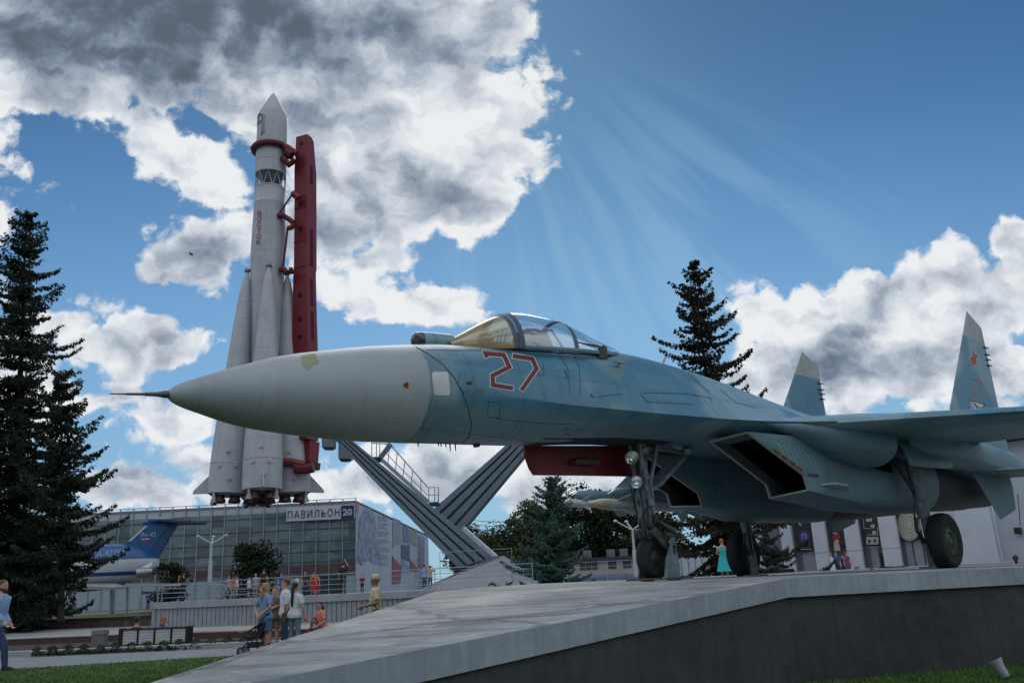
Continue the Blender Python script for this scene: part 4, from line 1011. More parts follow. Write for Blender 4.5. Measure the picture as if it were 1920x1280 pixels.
# ------------------------------------------------------------------ ground levels, lawn, path, kerbs, granite seats
ZP, ZQ, ZD = -1.15, -0.80, 0.05        # path, square beyond, raised deck
def strip(name, m, pts, z0, z1, parent=None):
    """wall following ground points: pts are (front, back) pairs"""
    mb = MB(); rr = []
    for a, c in pts:
        rr.append([Vector((a.x, a.y, z0)), Vector((a.x, a.y, z1)), Vector((c.x, c.y, z1)), Vector((c.x, c.y, z0))])
    mb.loft(rr); return mb.build(name, m, parent)
def back(p, d): return Vector(p)+Vector(HF)*d
PATHM = mat('path_paving', lin(112, 118, 122), .85, var=.10, vscale=1.5, bump=.05)
KERB = mat('kerb_concrete', lin(140, 146, 148), .85, var=.14, vscale=2, bump=.1)
GRANITE = mat('red_granite', lin(72, 46, 42), .55, var=.25, vscale=6)
GRAN2 = mat('grey_granite', lin(92, 84, 82), .7, var=.22, vscale=3)
SQUARE = mat('square_paving', lin(104, 104, 104), .9, var=.15, vscale=.6)
SOIL = mat('soil', (.022, .017, .012), .95, var=.3, vscale=3)
def gl(px, py): return G(px, py, ZP)
# path runs left-right in front of the lawn edge
fa, fb = G(0, 1254, ZP), G(460, 1227, ZP)      # lawn edge
ka, kb = G(0, 1232, ZP), G(460, 1213, ZP)      # kerb foot
dirp = (fb-fa).normalized(); A0, A1 = fa-dirp*40, fa+dirp*60; dirk = (kb-ka).normalized(); K0, K1 = ka-dirk*40, ka+dirk*60
structure(MB().quad(A0, A1, K1, K0).build('footpath', PATHM))
strip_o = strip('path_edging', KERB, [(A0-Vector(HF)*.12, A0), (A1-Vector(HF)*.12, A1)], ZP-.3, ZP+.012); structure(strip_o)
k = strip('kerb', KERB, [(K0, back(K0, .45)), (K1, back(K1, .45))], ZP-.2, ZP+.13); structure(k)
B0, B1 = back(K0, .45), back(K1, .45); C0, C1 = back(K0, 9.0), back(K1, 9.0)
structure(MB().quad(*[Vector((p.x, p.y, ZP+.05)) for p in (B0, B1, C1, C0)]).build('flower_bed', SOIL))
# lawn: one gently tilted sheet reaching well behind the viewpoint
mb = MB(); nx, ny = 60, 40; grid = []
for j in range(ny+1):
    for i in range(nx+1):
        lat = -45+110*i/nx
        # far limit follows the path edge on the left
        far = 40.0
        d = A1-A0; pl = loc(lat, 0, 0)
        # intersect lateral column with path line
        den = (d.x*HF[1]-d.y*HF[0]); tt = ((pl.x-A0.x)*HF[1]-(pl.y-A0.y)*HF[0])/den; q = A0+d*tt; far = (q-Vector(CAM)).dot(Vector(HF))-.12
        dep = -25+(far+25)*j/ny; p = loc(lat, dep, 0); mb.v.append((p.x, p.y, lawn_z(p) if dep > -5 else lawn_z(p)))
for j in range(ny):
    for i in range(nx): mb.f.append((j*(nx+1)+i, j*(nx+1)+i+1, (j+1)*(nx+1)+i+1, (j+1)*(nx+1)+i)); mb.mi.append(0)
def lawn_build(b, bs, v, c):
    n = b.noise(v, 1.6, 6, .65); n2 = b.noise(v, 60, 3, .6)
    col = b.ramp(n, [(.3, lin(44, 64, 22)), (.55, lin(64, 92, 32)), (.75, lin(88, 110, 46))])
    k = b.m('ADD', .6, b.m('MULTIPLY', n2, .8)); col = b.mix(1.0, col, b.xyz(k, k, k), 'MULTIPLY'); b.link(col, bs.inputs['Base Color']); bs.inputs['Roughness'].default_value = .9
    b.link(b.bump(n2, .6, .03), bs.inputs['Normal'])
structure(mb.build('lawn', mat('lawn_turf', var=0, build=lawn_build), smooth=180))
# blades near the viewpoint (left corner and the strip right of the plinth)
rng = np.random.default_rng(3)
def blades(name, corner_px, n, h):
    mb = MB(); vs = []; fs = []
    (x0, x1, y0, y1) = corner_px; c = 0
    while c < n:
        px, py = rng.uniform(x0, x1), rng.uniform(y0, y1)
        if name == 'grass_left' and py < 1256-px*.062: continue
        d = ray(px, py); zz = -1.25
        for _ in range(3):
            p = Vector(CAM+d*((zz-CAM[2])/d[2])); zz = lawn_z(p)
        p.z = zz; a = rng.uniform(0, 2*PI); hh = h*rng.uniform(.5, 1.3); w_ = .006+.004*rng.random(); ln = Vector((math.cos(a), math.sin(a), 0)); tp = p+Vector((rng.normal(0, .02), rng.normal(0, .02), hh))
        o = len(vs); vs += [p-ln*w_, p+ln*w_, tp]; fs.append((o, o+1, o+2)); c += 1
    mb.v = [tuple(q) for q in vs]; mb.f = fs; mb.mi = [0]*len(fs)
    def gb(b, bs, v, c_):
        n_ = b.noise(v, 2.0, 4, .6); b.link(b.ramp(n_, [(.3, lin(50, 76, 24)), (.6, lin(78, 112, 40)), (.8, lin(112, 130, 62))]), bs.inputs['Base Color']); bs.inputs['Roughness'].default_value = .7
    o = mb.build('grass', mat('grass_blade', var=0, build=gb), fix=False); o['kind'] = 'stuff'; return o
blades('grass_left', (-60, 620, 1222, 1330), 42000, .05)
blades('grass_right', (1400, 1990, 1214, 1330), 42000, .05)
# granite seat walls
def px_line(p0, p1, z): return G(p0[0], p0[1], z), G(p1[0], p1[1], z)
s0 = px_dep(-60, 31, ZP); s1 = px_dep(250, 30, ZP); s2 = px_dep(360, 29.0, ZP); s3 = px_dep(640, 27, ZP)
seatm = strip('granite_wall', GRANITE, [(s0, back(s0, 1.0)), (s1, back(s1, 1.0)), (s2, back(s2, 1.0)), (s3, back(s3, 1.0))], ZP-.08, ZP+.23); tag(seatm, 'long dark red granite seat wall with a pale top edge behind the flower bed', 'seat wall')
cap = strip('pale_edge', KERB, [(p-Vector(HF)*.02, back(p, 1.04)) for p in (s0, s1)], ZP+.232, ZP+.262, seatm)
base = strip('seat_base', GRAN2, [(back(p, .12), back(p, .9)) for p in (s0, s1, s2, s3)], ZP-.4, ZP-.08, seatm)
sq0, sq1 = back(s0, 1.0), back(s3, 1.0)
structure(MB().quad(Vector((sq0.x, sq0.y, ZP+.14)), Vector((sq1.x, sq1.y, ZP+.14)), px_dep(900, 60, ZP+.14), px_dep(-300, 60, ZP+.14)).build('terrace_paving', mat('terrace_paving', lin(140, 138, 134), .85, var=.15, vscale=1.0)))
r0, r1 = px_dep(-80, 47, ZP+.4), px_dep(300, 44, ZP+.4)
wall2 = strip('granite_terrace', GRAN2, [(r0, back(r0, 1.0)), (r1, back(r1, 1.0))], ZP-.1, ZP+.50); tag(wall2, 'further granite terrace wall with a red coping below the left spruces', 'terrace wall')
strip('coping', GRANITE, [(r0-Vector(HF)*.05, back(r0, 1.1)), (r1-Vector(HF)*.05, back(r1, 1.1))], ZP+.50, ZP+.62, wall2)
mb = MB()
for i in range(26):
    q = r0.lerp(r1, (i+.5)/26); mb.box((q.x-HF[0]*.004, q.y-HF[1]*.004, ZP+.30), (.02, .02, .4), -YAW)
mb.build('wall_joint', mat('joint_dark', lin(48, 44, 44), .9, var=.1), wall2)
structure(MB().quad(*[Vector((p.x, p.y, -.62)) for p in (back(r0, 1), px_dep(2400, 45, 0), loc(900, 900, 0), loc(-900, 900, 0))]).build('square', SQUARE))
structure(MB().quad(*[Vector((p.x, p.y, -.56)) for p in (back(r0, 1.1), back(r1, 1.1), px_dep(300, 62, 0), px_dep(-150, 62, 0))]).build('tree_lawn', MATS['lawn_turf']))
# ------------------------------------------------------------------ raised deck with a ribbed front, railings
d0, d1, d2 = px_dep(286, 40, ZD), px_dep(640, 36, ZD), px_dep(1000, 33.5, ZD)
DECKM = mat('deck_concrete', lin(146, 152, 158), .8, var=.10, vscale=1.5, streak=.15)
RIBM = mat('ribbed_panel', lin(140, 148, 154), .75, var=.10, vscale=2.0, streak=.22)
deck = thing('raised_deck', 'pale raised deck with a vertically ribbed front wall, below the rocket', 'deck', d0)
dl = px_dep(286, 70, ZD)
MB().prism([d0, d1, d2, px_dep(2300, 45, ZD), px_dep(2300, 66, ZD), dl], (0, 0, -.27)).build('deck_slab', DECKM, deck)
mb = MB(); ribs = MB()
def face(a, c, n):
    for k in range(n):
        u_, v_ = a.lerp(c, k/n), a.lerp(c, (k+1)/n); g = (v_-u_)*.06
        mb.prism([back(u_+g, .10)+Vector((0, 0, -.271)), back(v_-g, .10)+Vector((0, 0, -.271)), back(v_-g, .10)+Vector((0, 0, -1.3)), back(u_+g, .10)+Vector((0, 0, -1.3))], Vector(HF)*.15)
face(d0, d1, 42); face(d1, d2, 36); mb.build('ribbed_wall', RIBM, deck); 
MB().quad(back(d0, .2)+Vector((0, 0, -.272)), back(d2, .2)+Vector((0, 0, -.272)), back(d2, .2)+Vector((0, 0, -1.35)), back(d0, .2)+Vector((0, 0, -1.35))).build('wall_backing', mat('gap_shadow', lin(42, 46, 50), .9, var=.1), deck)
MB().prism([d0+Vector((0, 0, -.272)), back(d0, 30)+Vector((0, 0, -.272)), back(d0, 30)+Vector((0, 0, -1.3)), d0+Vector((0, 0, -1.3))], Vector(HR)*.15).build('end_wall', RIBM, deck)
RAIL = mat('rail_steel', lin(168, 176, 182), .35, .7, var=.1)
def railing(label, pts, post_every, h=.98, bars=4, r=.016, group=None):
    t = thing('railing', label, 'railing', pts[0], group='steel railings on the deck'); z = Vector((0, 0, 1))
    for k in range(bars):
        hh = h*(k+1)/bars
        MB().tube([Vector(p)+z*hh for p in pts], r if k == bars-1 else r*.7, 6).build('rail_bar', RAIL, t, 40)
    for a, c in zip(pts[:-1], pts[1:]):
        n = max(1, round((Vector(c)-Vector(a)).length/post_every))
        for k in range(n+1): q = Vector(a).lerp(Vector(c), k/n); MB().tube([q, q+z*(h+.02)], r*1.1, 6).build('post', RAIL, t, 40)
    return t
railing('long steel railing along the front edge of the raised deck', [back(d0, .5), back(d1, .5), back(d2, .5)], 4.0, .80)
railing('short steel railing returning along the left end of the raised deck', [back(d0, 1.0), back(d0, 14)], 3.5, .80)
railing('far steel railing behind the trestle and the blue spruce', [px_dep(960, 52, ZD), px_dep(1420, 50, ZD)], 2.6, 1.1)
railing('taller thin steel railing in front of the grey mound', [px_dep(826, 44, ZD), px_dep(962, 43, ZD)], 1.85, 1.75, 2, .012)
# concrete mound that carries the slanted beams
MOUND = mat('mound_paving', lin(112, 120, 128), .85, var=.10, vscale=1.0, bump=.05)
a = [px_dep(786, 54, ZD+.02), px_dep(1000, 53, ZD+.02), px_dep(1040, 66, ZD+.02), px_dep(830, 72, ZD+.02)]; pk = [at(929, 1041, 62), at(944, 1041, 63)]
MB().add([a[0], a[1], a[2], a[3], pk[0], pk[1]], [(0, 1, 5, 4), (1, 2, 5), (2, 3, 4, 5), (3, 0, 4)]).build('concrete_mound', MOUND)
tag(bpy.data.objects['concrete_mound'], 'grey sloping concrete mound at the foot of the ribbed beams', 'mound')
# bench, grey cabinet, floodlight, small finds
BLACKP = mat('black_metal', (.012, .012, .013), .5, .3, var=.2)
def slatb(b, bs, v, c):
    z = b.sep(v)[2]; f = b.m('ABSOLUTE', b.m('SUBTRACT', b.m('FRACT', b.m('DIVIDE', z, .078)), .5)); b.link(b.mix(b.m('MULTIPLY', b.mr(f, .40, .47), .75), c, lin(60, 62, 62)), bs.inputs['Base Color'])
SLAT = mat('pale_slats', lin(184, 188, 186), .6, var=.10, vscale=5, build=slatb)
bn0, bn1 = px_dep(226, 27.0, ZP-.04), px_dep(352, 26.4, ZP-.04)
bench = thing('bench', 'long slatted bench with black ends seen from behind, two people sitting on it', 'bench', bn0)
dv_ = (bn1-bn0).normalized(); up3 = Vector((0, 0, 1))
brz = math.atan2(dv_.y, dv_.x)
for q in (bn0, bn1): MB().box(q+up3*.28+Vector(HF)*.06, (.13, .22, .58), brz).build('end_frame', BLACKP, bench, bevel=.03)
for k in range(4):
    q0, q1 = bn0.lerp(bn1, k/4), bn0.lerp(bn1, (k+1)/4)
    MB().prism([q0+dv_*.03+up3*.05, q1-dv_*.03+up3*.05, q1-dv_*.03+up3*.51, q0+dv_*.03+up3*.51], Vector(HF)*.03).build('backrest_panel', SLAT, bench); MB().box(q1+up3*.28, (.035, .06, .52), brz).build('divider', BLACKP, bench)
MB().beam(bn0+up3*.53, bn1+up3*.53, .07, .035).build('top_rail', BLACKP, bench)
MB().prism([back(bn0, .06)+up3*.16, back(bn1, .06)+up3*.16, back(bn1, .5)+up3*.16, back(bn0, .5)+up3*.16], (0, 0, .05)).build('seat', SLAT, bench)
cb = px_dep(185, 25.0, ZP-.05)
cab = thing('utility_cabinet', 'grey metal utility cabinet standing alone left of the bench', 'cabinet', cb, -YAW)
MB().box((cb.x, cb.y, cb.z+.30), (.34, .26, .62), -YAW).build('cabinet_body', mat('cabinet_grey', lin(104, 112, 114), .6, .2, var=.15, vscale=4), cab, bevel=.012)
MB().box((cb.x-HF[0]*.005, cb.y-HF[1]*.005, cb.z+.55), (.37, .29, .12), -YAW).build('cabinet_lid', mat('cabinet_grey2', lin(112, 120, 122), .6, .2, var=.12), cab, bevel=.01)
fl = G(1882, 1272, -1.3)
fld = thing('floodlight', 'small grey ground floodlight on the grass at the lower right', 'floodlight', fl)
c = at(1879, 1254, 11.2); ax = (at(1870, 1247, 11.24)-at(1886, 1270, 11.2)).normalized()
c0 = at(1885, 1267, 11.15)
MB().lathe([(.001, -.02), (.05, -.01), (.062, .05), (.066, .12), (.085, .17), (.088, .20)], c0, ax, 24, cap=False).build('lamp_housing', mat('flood_grey', lin(150, 156, 158), .4, .4, var=.15, vscale=12), fld, 40)
MB().lathe([(.086, .198), (.05, .193), (.001, .193)], c0, ax, 24, cap=False).build('lamp_glass', mat('flood_glass', lin(196, 202, 206), .1, .2, var=.1), fld, 40)
MB().tube([c0, c0-Vector((0, 0, .16))], .025, 8).lathe([(.07, 0), (.07, .03), (.02, .035)], c0-Vector((0, 0, .18)), (0, 0, 1), 16).build('ground_spike', BLACKP, fld, 40)
# ------------------------------------------------------------------ rocket on its red tower, slanted beams, stairs
DR = 80.0
def R_(px, py, d=DR): return at(px, py, d)
def sz(px_w, p): return px_w*float((np.array(p)-CAM) @ FW)/FPX
def bands(b, bs, v, c):
    z = b.sep(v)[2]; f = b.m('ABSOLUTE', b.m('SUBTRACT', b.m('FRACT', b.m('DIVIDE', z, 1.73)), .5)); n = b.noise(b.vm('MULTIPLY', v, (1.5, 1.5, .12)), 2.0, 5, .65)
    col = b.mix(b.m('MULTIPLY', b.mr(f, .478, .492), .32), c, lin(92, 98, 104)); col = b.mix(b.m('MULTIPLY', b.mr(n, .5, .75), .30), col, lin(104, 108, 110)); b.link(col, bs.inputs['Base Color'])
WHITE = mat('rocket_white', lin(174, 178, 182), .5, var=.07, vscale=.5, streak=.12, build=bands)
STEEL = mat('rocket_steel', lin(128, 132, 136), .35, .6, var=.2, vscale=1.0)
DARKR = mat('rocket_dark', lin(92, 100, 108), .6, var=.2)
NOZ = mat('nozzle_rust', lin(92, 62, 54), .5, .5, var=.35, vscale=2)
RED = mat('tower_red', lin(118, 24, 38), .5, var=.12, vscale=.6, streak=.2)
REDD = mat('tower_red_dark', lin(86, 14, 24), .55, var=.15, vscale=.6)
base = R_(487, 938); topz = R_(505, 175).z
rocket = thing('space_rocket', 'tall white space rocket with four tapered boosters, clamped to a red tower', 'rocket', base)
AX = Vector((base.x, base.y, 0))
def zat(px, py): return R_(px, py).z
def ring_tab(rows): return [(max(.01, sz(hw, R_(x, y))), zat(x, y)) for x, y, hw in rows]
def vlathe(rows, name, m, parent, n=40, c=AX, sm=30): return MB().lathe(ring_tab(rows), c, (0, 0, 1), n).build(name, m, parent, sm)
vlathe([(502, 262, 27.5), (503, 240, 27.5), (503, 222, 27.3), (503, 214, 24), (504, 204, 18.5), (504, 194, 12.5), (505, 186, 8), (505, 179, 4), (505, 175, .4)], 'nose_fairing', WHITE, rocket)
vlathe([(501, 330, 28.3), (501, 308, 28.4), (501, 307.5, 28.9), (501, 306, 28.9), (501, 305.5, 28.3), (502, 262, 27.6)], 'upper_stage', WHITE, rocket)
vlathe([(500, 343, 17), (500, 330, 25)], 'upper_engine', DARKR, rocket)
core = vlathe([(488, 925, 26), (492, 760, 26), (494, 600, 28), (496, 505, 31), (496, 480, 31.5), (497, 430, 30), (498, 388, 28.2), (498, 386, 28.8), (498, 385, 28.2), (499, 360, 27.6), (499, 358, 27.6)], 'core_stage', WHITE, rocket)
tr0, tr1 = zat(499, 358), zat(500, 331); rr0, rr1 = sz(27, R_(499, 358)), sz(27.6, R_(500, 331))
for k in range(10):
    a0 = 2*PI*k/10; a1 = a0+PI/10; a2 = a0+2*PI/10
    P0_, Pm, P2_ = [AX+Vector((r*math.cos(a), r*math.sin(a), z)) for r, a, z in ((rr0, a0, tr0), (rr1, a1, tr1), (rr0, a2, tr0))]
    MB().tube([P0_, Pm, P2_], .055, 6).build('truss_strut', WHITE, rocket, 40)
MB().lathe([(rr0*1.0, tr0), (rr0*1.04, tr0+.1), (rr0*1.0, tr0+.2)], AX, (0, 0, 1), 32, cap=False).build('truss_ring', WHITE, rocket, 40)
# side opening on the fairing (dark oval) 
q = R_(481, 238); cx = (q-Vector((AX.x, AX.y, q.z)))
ang0 = math.atan2(-HR[1]*1-HF[1]*.9, -HR[0]*1-HF[0]*.9)
mb = MB(); ringp = []; rF = sz(27.5, R_(503, 240))+.012
for i in range(20):
    t = 2*PI*i/20; a = ang0+.42*math.cos(t); z = zat(481, 234)+sz(12, R_(481, 234))*math.sin(t); ringp.append(AX+Vector((rF*math.cos(a), rF*math.sin(a), z)))
cen = AX+Vector((rF*math.cos(ang0), rF*math.sin(ang0), zat(481, 234))); mb.add(ringp+[cen], [(i, (i+1) % 20, 20) for i in range(20)]); mb.build('side_hatch', mat('hatch_shadow', lin(96, 102, 108), .8, var=.15), rocket)
# lettering, wrapped by placing each letter tangent to the skin
def letters(word, off, y0, y1, m, h_px, rad_px, name):
    n = len(word)
    for i, ch in enumerate(word):
        y = y0+(y1-y0)*i/(n-1); p = R_(500, y); r = sz(rad_px, p)+.03
        o = AX-(Vector(HF)*math.cos(off)+Vector(HR)*math.sin(-off))*r; o.z = p.z; nrm = Vector((o.x-AX.x, o.y-AX.y, 0)).normalized(); x = Vector((0, 0, 1)).cross(nrm)
        text_fit(name, ch, sz(h_px, p)*.95, sz(h_px, p)*1.05, m, frame(o, x, (0, 0, 1)), rocket, bold=.01)
RL_ = mat('rocket_letter', lin(120, 40, 54), .6, var=.1)
letters('СССР', -.34, 233, 263, RL_, 8.0, 28.0, 'letter'); letters('ВОСТОК', -.30, 412, 465, RL_, 9, 31.4, 'letter')
# boosters
Rb, Rt = sz(58.5, base), sz(36, R_(497, 512)); zb_, zt_ = zat(487, 928), zat(500, 510)
th1 = math.radians(160)
for k in range(4):
    th = th1+PI/2*k
    dirv = Vector(HR)*math.cos(th)+Vector(HF)*(-math.sin(th))*-1*(-1)
    dirv = Vector(HR)*math.cos(th)-Vector(HF)*math.sin(th+0)*(1)
    b0 = AX+dirv*Rb; b1 = AX+dirv*Rt; b0.z = zb_; b1.z = zt_
    L = (b1-b0).length; ax = (b1-b0).normalized()
    tab = [(925, 35.5), (872, 35.0), (871, 35.6), (869, 35.6), (868, 34.8), (830, 33.4), (760, 28), (680, 21.5), (620, 16.8), (560, 11.5), (530, 7), (514, 2.6), (510, .5)]
    prof = [(sz(hw, R_(495, y)), (zat(495, y)-zb_)/(zt_-zb_)*L) for y, hw in tab]
    bs_ = MB().lathe(prof, b0, ax, 36).build('booster', WHITE, rocket, 30)
    MB().lathe([(sz(30, base), -.05), (sz(33, base), .25), (sz(35.0, base), .28)], b0, ax, 36).build('tail_ring', STEEL, bs_, 30)
    # bare metal skirt panel towards the core
    nr = sz(11.5, base); side = dirv.cross(Vector((0, 0, 1)))
    for u_, v_ in ((-1, -1), (1, -1), (1, 1), (-1, 1)):
        o = b0+dirv*(u_*nr*1.15)+side*(v_*nr*1.15)
        MB().lathe([(nr*.55, .2), (nr*.62, .0), (nr*.95, -.55), (nr*1.0, -.62), (nr*.9, -.62), (nr*.5, -.1)], o, (0, 0, 1), 18, cap=False).build('engine_nozzle', NOZ, bs_, 40)
    for v_ in (-1, 1):
        o = b0+dirv*sz(31, base)*.75+side*v_*sz(31, base)*.75
        MB().lathe([(.14, .3), (.16, -.2), (.34, -.75)], o, (0, 0, 1), 12, cap=False).build('steering_nozzle', STEEL, bs_, 40)
    fdir = dirv; o = b0+fdir*sz(34, base)
    MB().prism([o+Vector((0, 0, .2))-fdir*.3, o+fdir*1.3+Vector((0, 0, .15)), o+fdir*1.25+Vector((0, 0, .45)), o-fdir*.3+Vector((0, 0, 2.1))], side*.07).build('tail_fin', WHITE, bs_)
    # pipes, hatch boxes and joint at the tip
    out = (-Vector(HF)*.9+Vector(HR)*.25).normalized()
    for (fr_, offs) in ((.115, .4), (.115, -.45), (.06, .1), (.175, -.1)):
        rr_ = lerp([(h, r) for r, h in prof], fr_*L)[0]; d2_ = (out+Vector(HR)*offs).normalized(); pp = b0+ax*fr_*L+d2_*rr_
        MB().box(pp, (.34, .30, .34), math.atan2(d2_.y, d2_.x)).build('service_hatch', WHITE, bs_, bevel=.06)
    MB().ball(b1, .3, 12, 8).build('tip_joint', STEEL, bs_, 50)
    pv = (side*(1 if k % 2 else -1)*.6+dirv*-.75).normalized()
    MB().tube([b0+ax*h+pv*(lerp([(hh, r) for r, hh in prof], h)[0]+.05) for h in [L*q/10 for q in range(1, 10)]], .09, 6).build('cable_duct', STEEL, bs_, 40)
for k in range(4):
    a = th1+PI/4+PI/2*k; o = AX+(Vector(HR)*math.cos(a)+Vector(HF)*math.sin(a))*sz(13, base); o.z = zb_
    MB().lathe([(.45, .3), (.5, .0), (.85, -.75), (.8, -.75), (.4, -.1)], o, (0, 0, 1), 18, cap=False).build('core_nozzle', NOZ, rocket, 40)
# --- red tower
tower = thing('service_tower', 'tall dark red steel service tower holding the white rocket', 'tower', R_(570, 880, DR-1))
tdir = (Vector(HR)*.93-Vector(HF)*.36).normalized(); tdep = Vector((-tdir.y, tdir.x, 0))
if tdep.dot(Vector(HF)) < 0: tdep = -tdep
def trow(px0, px1, y, dep, d=DR):
    a, c = R_(px0, y, d), R_(px1, y, d); c.z = a.z; w_ = (c-a).length
    a2 = a; c2 = a+tdir*w_*1.02
    return [a2, c2, c2+tdep*dep, a2+tdep*dep]
rows = [(555, 579, 257, .8), (555, 579, 262, 1.2), (553.5, 579, 300, 1.5), (552, 579, 318, 1.7), (552, 579, 400, 1.7), (551, 579, 500, 1.7), (550, 580, 510, 1.5), (548, 581, 600, 1.6), (547, 582, 660, 1.7), (546, 582, 740, 1.7), (546, 582, 826, 1.7)]
MB().loft([trow(a, c, y, d) for a, c, y, d in rows]).build('column', RED, tower)
for (a0, a1, y0, y1) in ((570, 583, 826, 868), (546, 560, 826, 868)):
    MB().loft([trow(a0, a1, y0+.3, 1.6), trow(a0+3, a1-2, y1, 1.4)]).build('column_leg', RED, tower)
MB().loft([trow(546, 586, 868, 1.8), trow(548, 585, 881, 1.7)]).build('foot_beam', REDD, tower)
for y, r in ((272, 4), (360, 0), (385, 5), (431, 5), (556, 5.2), (601, 5.2), (634, 5.2), (700, 5), (770, 5)):
    if r == 0: continue
    row = trow(565, 566, y, 1); pl_ = [r2 for r2 in rows if r2[2] <= y][-1]
    c = R_(565, y, DR); c.z = row[0].z; e0 = trow(*[lerp([(q[2], q[0], q[1]) for q in rows], y)[i] for i in (0, 1)], y, 1)
    o = e0[0].lerp(e0[1], .5)-tdep*.02
    MB().lathe([(sz(r, c), .0), (sz(r, c)*.96, .015), (.001, .015)], o, -tdep, 18, cap=False).build('hole_shade_disc', REDD if False else mat('hole_shade', lin(44, 10, 16), .9, var=.1), tower, 40)  # flat dark disc on the face, painted as the shade inside a hole
for (y0, y1) in ((310, 345), (430, 500), (525, 575), (585, 640)):
    w0, w1 = [lerp([(q[2], q[0], q[1], q[3]) for q in rows], y) for y in (y0, y1)]
    A_, B_ = trow(w0[0], w0[1], y0, w0[2]), trow(w1[0], w1[1], y1, w1[2]); o_ = tdir*.012
    MB().quad(A_[1].lerp(A_[2], .35)+o_, A_[1].lerp(A_[2], .62)+o_, B_[1].lerp(B_[2], .62)+o_, B_[1].lerp(B_[2], .35)+o_).build('side_slot_shade', mat('slot_shade', lin(70, 14, 24), .9, var=.1), tower)  # flat dark quad on the side, painted as the shade inside a slot
for y in (371, 392, 455, 503, 670):
    w0 = lerp([(q[2], q[0], q[1], q[3]) for q in rows], y); A_ = trow(w0[0], w0[1], y, w0[2]); mb = MB()
    mb.beam(A_[0]-tdep*.02, A_[1]-tdep*.02+tdir*.02, .06, .10); mb.build('weld_seam', REDD, tower)
# clamp ring and arms
zc = zat(500, 283); rc = sz(31, R_(501, 283))
cl = MB(); n = 28; ringpts = [AX+Vector((rc*1.06*math.cos(2*PI*i/n), rc*1.06*math.sin(2*PI*i/n), zc)) for i in range(n+1)]
cl.tube(ringpts, .30, 8); clamp = cl.build('clamp_ring', REDD, tower, 40)
def arm(name, pts, r, m=REDD, d=DR-1.0): return MB().tube([R_(x, y, d) for x, y in pts], r, 8).build(name, m, tower, 40)
arm('clamp_arm', [(527, 272), (540, 277), (556, 288)], .32, RED); arm('clamp_arm', [(530, 295), (542, 309), (553, 300)], .34); arm('clamp_arm', [(536, 284), (547, 292)], .5)
arm('tension_rod', [(524, 401), (534, 385), (549, 363)], .10); arm('bracket', [(549, 362), (556, 368), (560, 372)], .35, RED); arm('support_arm', [(521, 405), (531, 404), (543, 412), (551, 418)], .28)
arm('tension_rod', [(520, 407), (516, 450), (512, 488)], .12); arm('tension_rod', [(539, 428), (535, 465), (530, 502)], .12); arm('bracket', [(539, 428), (546, 427), (551, 420)], .26, RED)
arm('support_arm', [(525, 504), (534, 507), (538, 512)], .34); arm('support_arm', [(543, 508), (549, 507)], .36)
arm('base_arm', [(526, 866), (545, 866), (572, 872)], .40, RED); arm('base_arm', [(553, 878), (572, 879), (588, 876)], .5, REDD)
# --- slanted ribbed beams
BEAM = mat('beam_grey', lin(104, 118, 128), .6, .1, var=.08, vscale=.8, streak=.25)
def ribbed(label, u0, u1, l0, l1, dep, nb):
    """corrugated box beam between upper edge u0-u1 and lower edge l0-l1 (photo points at one distance)"""
    U0, U1, L0, L1 = [at(*p, dep) for p in (u0, u1, l0, l1)]
    t = thing('ribbed_beam', label, 'beam', U1, group='slanted ribbed beams'); n = nb*2-1
    F = Vector(HF)
    wts = [1.0 if k % 2 == 0 else .35 for k in range(n)]; tot = sum(wts); acc = 0
    back_ = MB().prism([U0+F*.62, U1+F*.62, L1+F*.62, L0+F*.62], F*2.2).build('beam_web', BEAM, t)
    for k in range(n):
        f0, f1 = acc/tot, (acc+wts[k])/tot; acc += wts[k]
        if k % 2: continue
        q = [U0.lerp(L0, f0), U1.lerp(L1, f0), U1.lerp(L1, f1), U0.lerp(L0, f1)]; stag = F*(.06*k)
        q = [p+stag*.5 for p in q]
        MB().prism(q, F*1.0).build('flange', BEAM, t, bevel=.04)
    return t
ribbed('big grey ribbed beam slanting down to the right onto the concrete mound', (560, 742), (925, 1044), (548, 742), (858, 1064), 66, 4)
ribbed('grey ribbed beam crossing behind, slanting up to the right', (1004, 785), (780, 982), (1040, 785), (858, 1003), 73, 4)
MB().beam(at(869, 990, 68), at(930, 1044, 66.5), .3, .3).build('edge_rail', mat('rail_white', lin(190, 196, 200), .5, var=.08), bpy.data.objects['ribbed_beam'])
# hanging boxes under the nose
for (x0, y0, x1, y1, lab) in ((603, 816, 625, 838, 'small grey box hanging under the white nose, left of the beam'), (634, 818, 657, 860, 'dark grey box hanging at the top of the big ribbed beam')):
    t = thing('equipment_box', lab, 'box', at(x0, y1, 72), group='boxes hanging by the beams'); p0_, p1_ = at(x0, y0, 72), at(x1, y1, 72)
    MB().prism([at(x0, y0, 72), at(x1, y0, 72), at(x1, y1, 72), at(x0, y1, 72)], Vector(HF)*1.2).build('box_body', mat('box_grey', lin(110, 120, 128), .6, .2, var=.15), t, bevel=.05)
    MB().prism([at(x0+3, y1, 72.1), at(x1-3, y1, 72.1), at(x1-3, y1+3, 72.1), at(x0+3, y1+3, 72.1)], Vector(HF)*.9).build('box_base', mat('box_dark', lin(48, 56, 62), .7, var=.15), t)
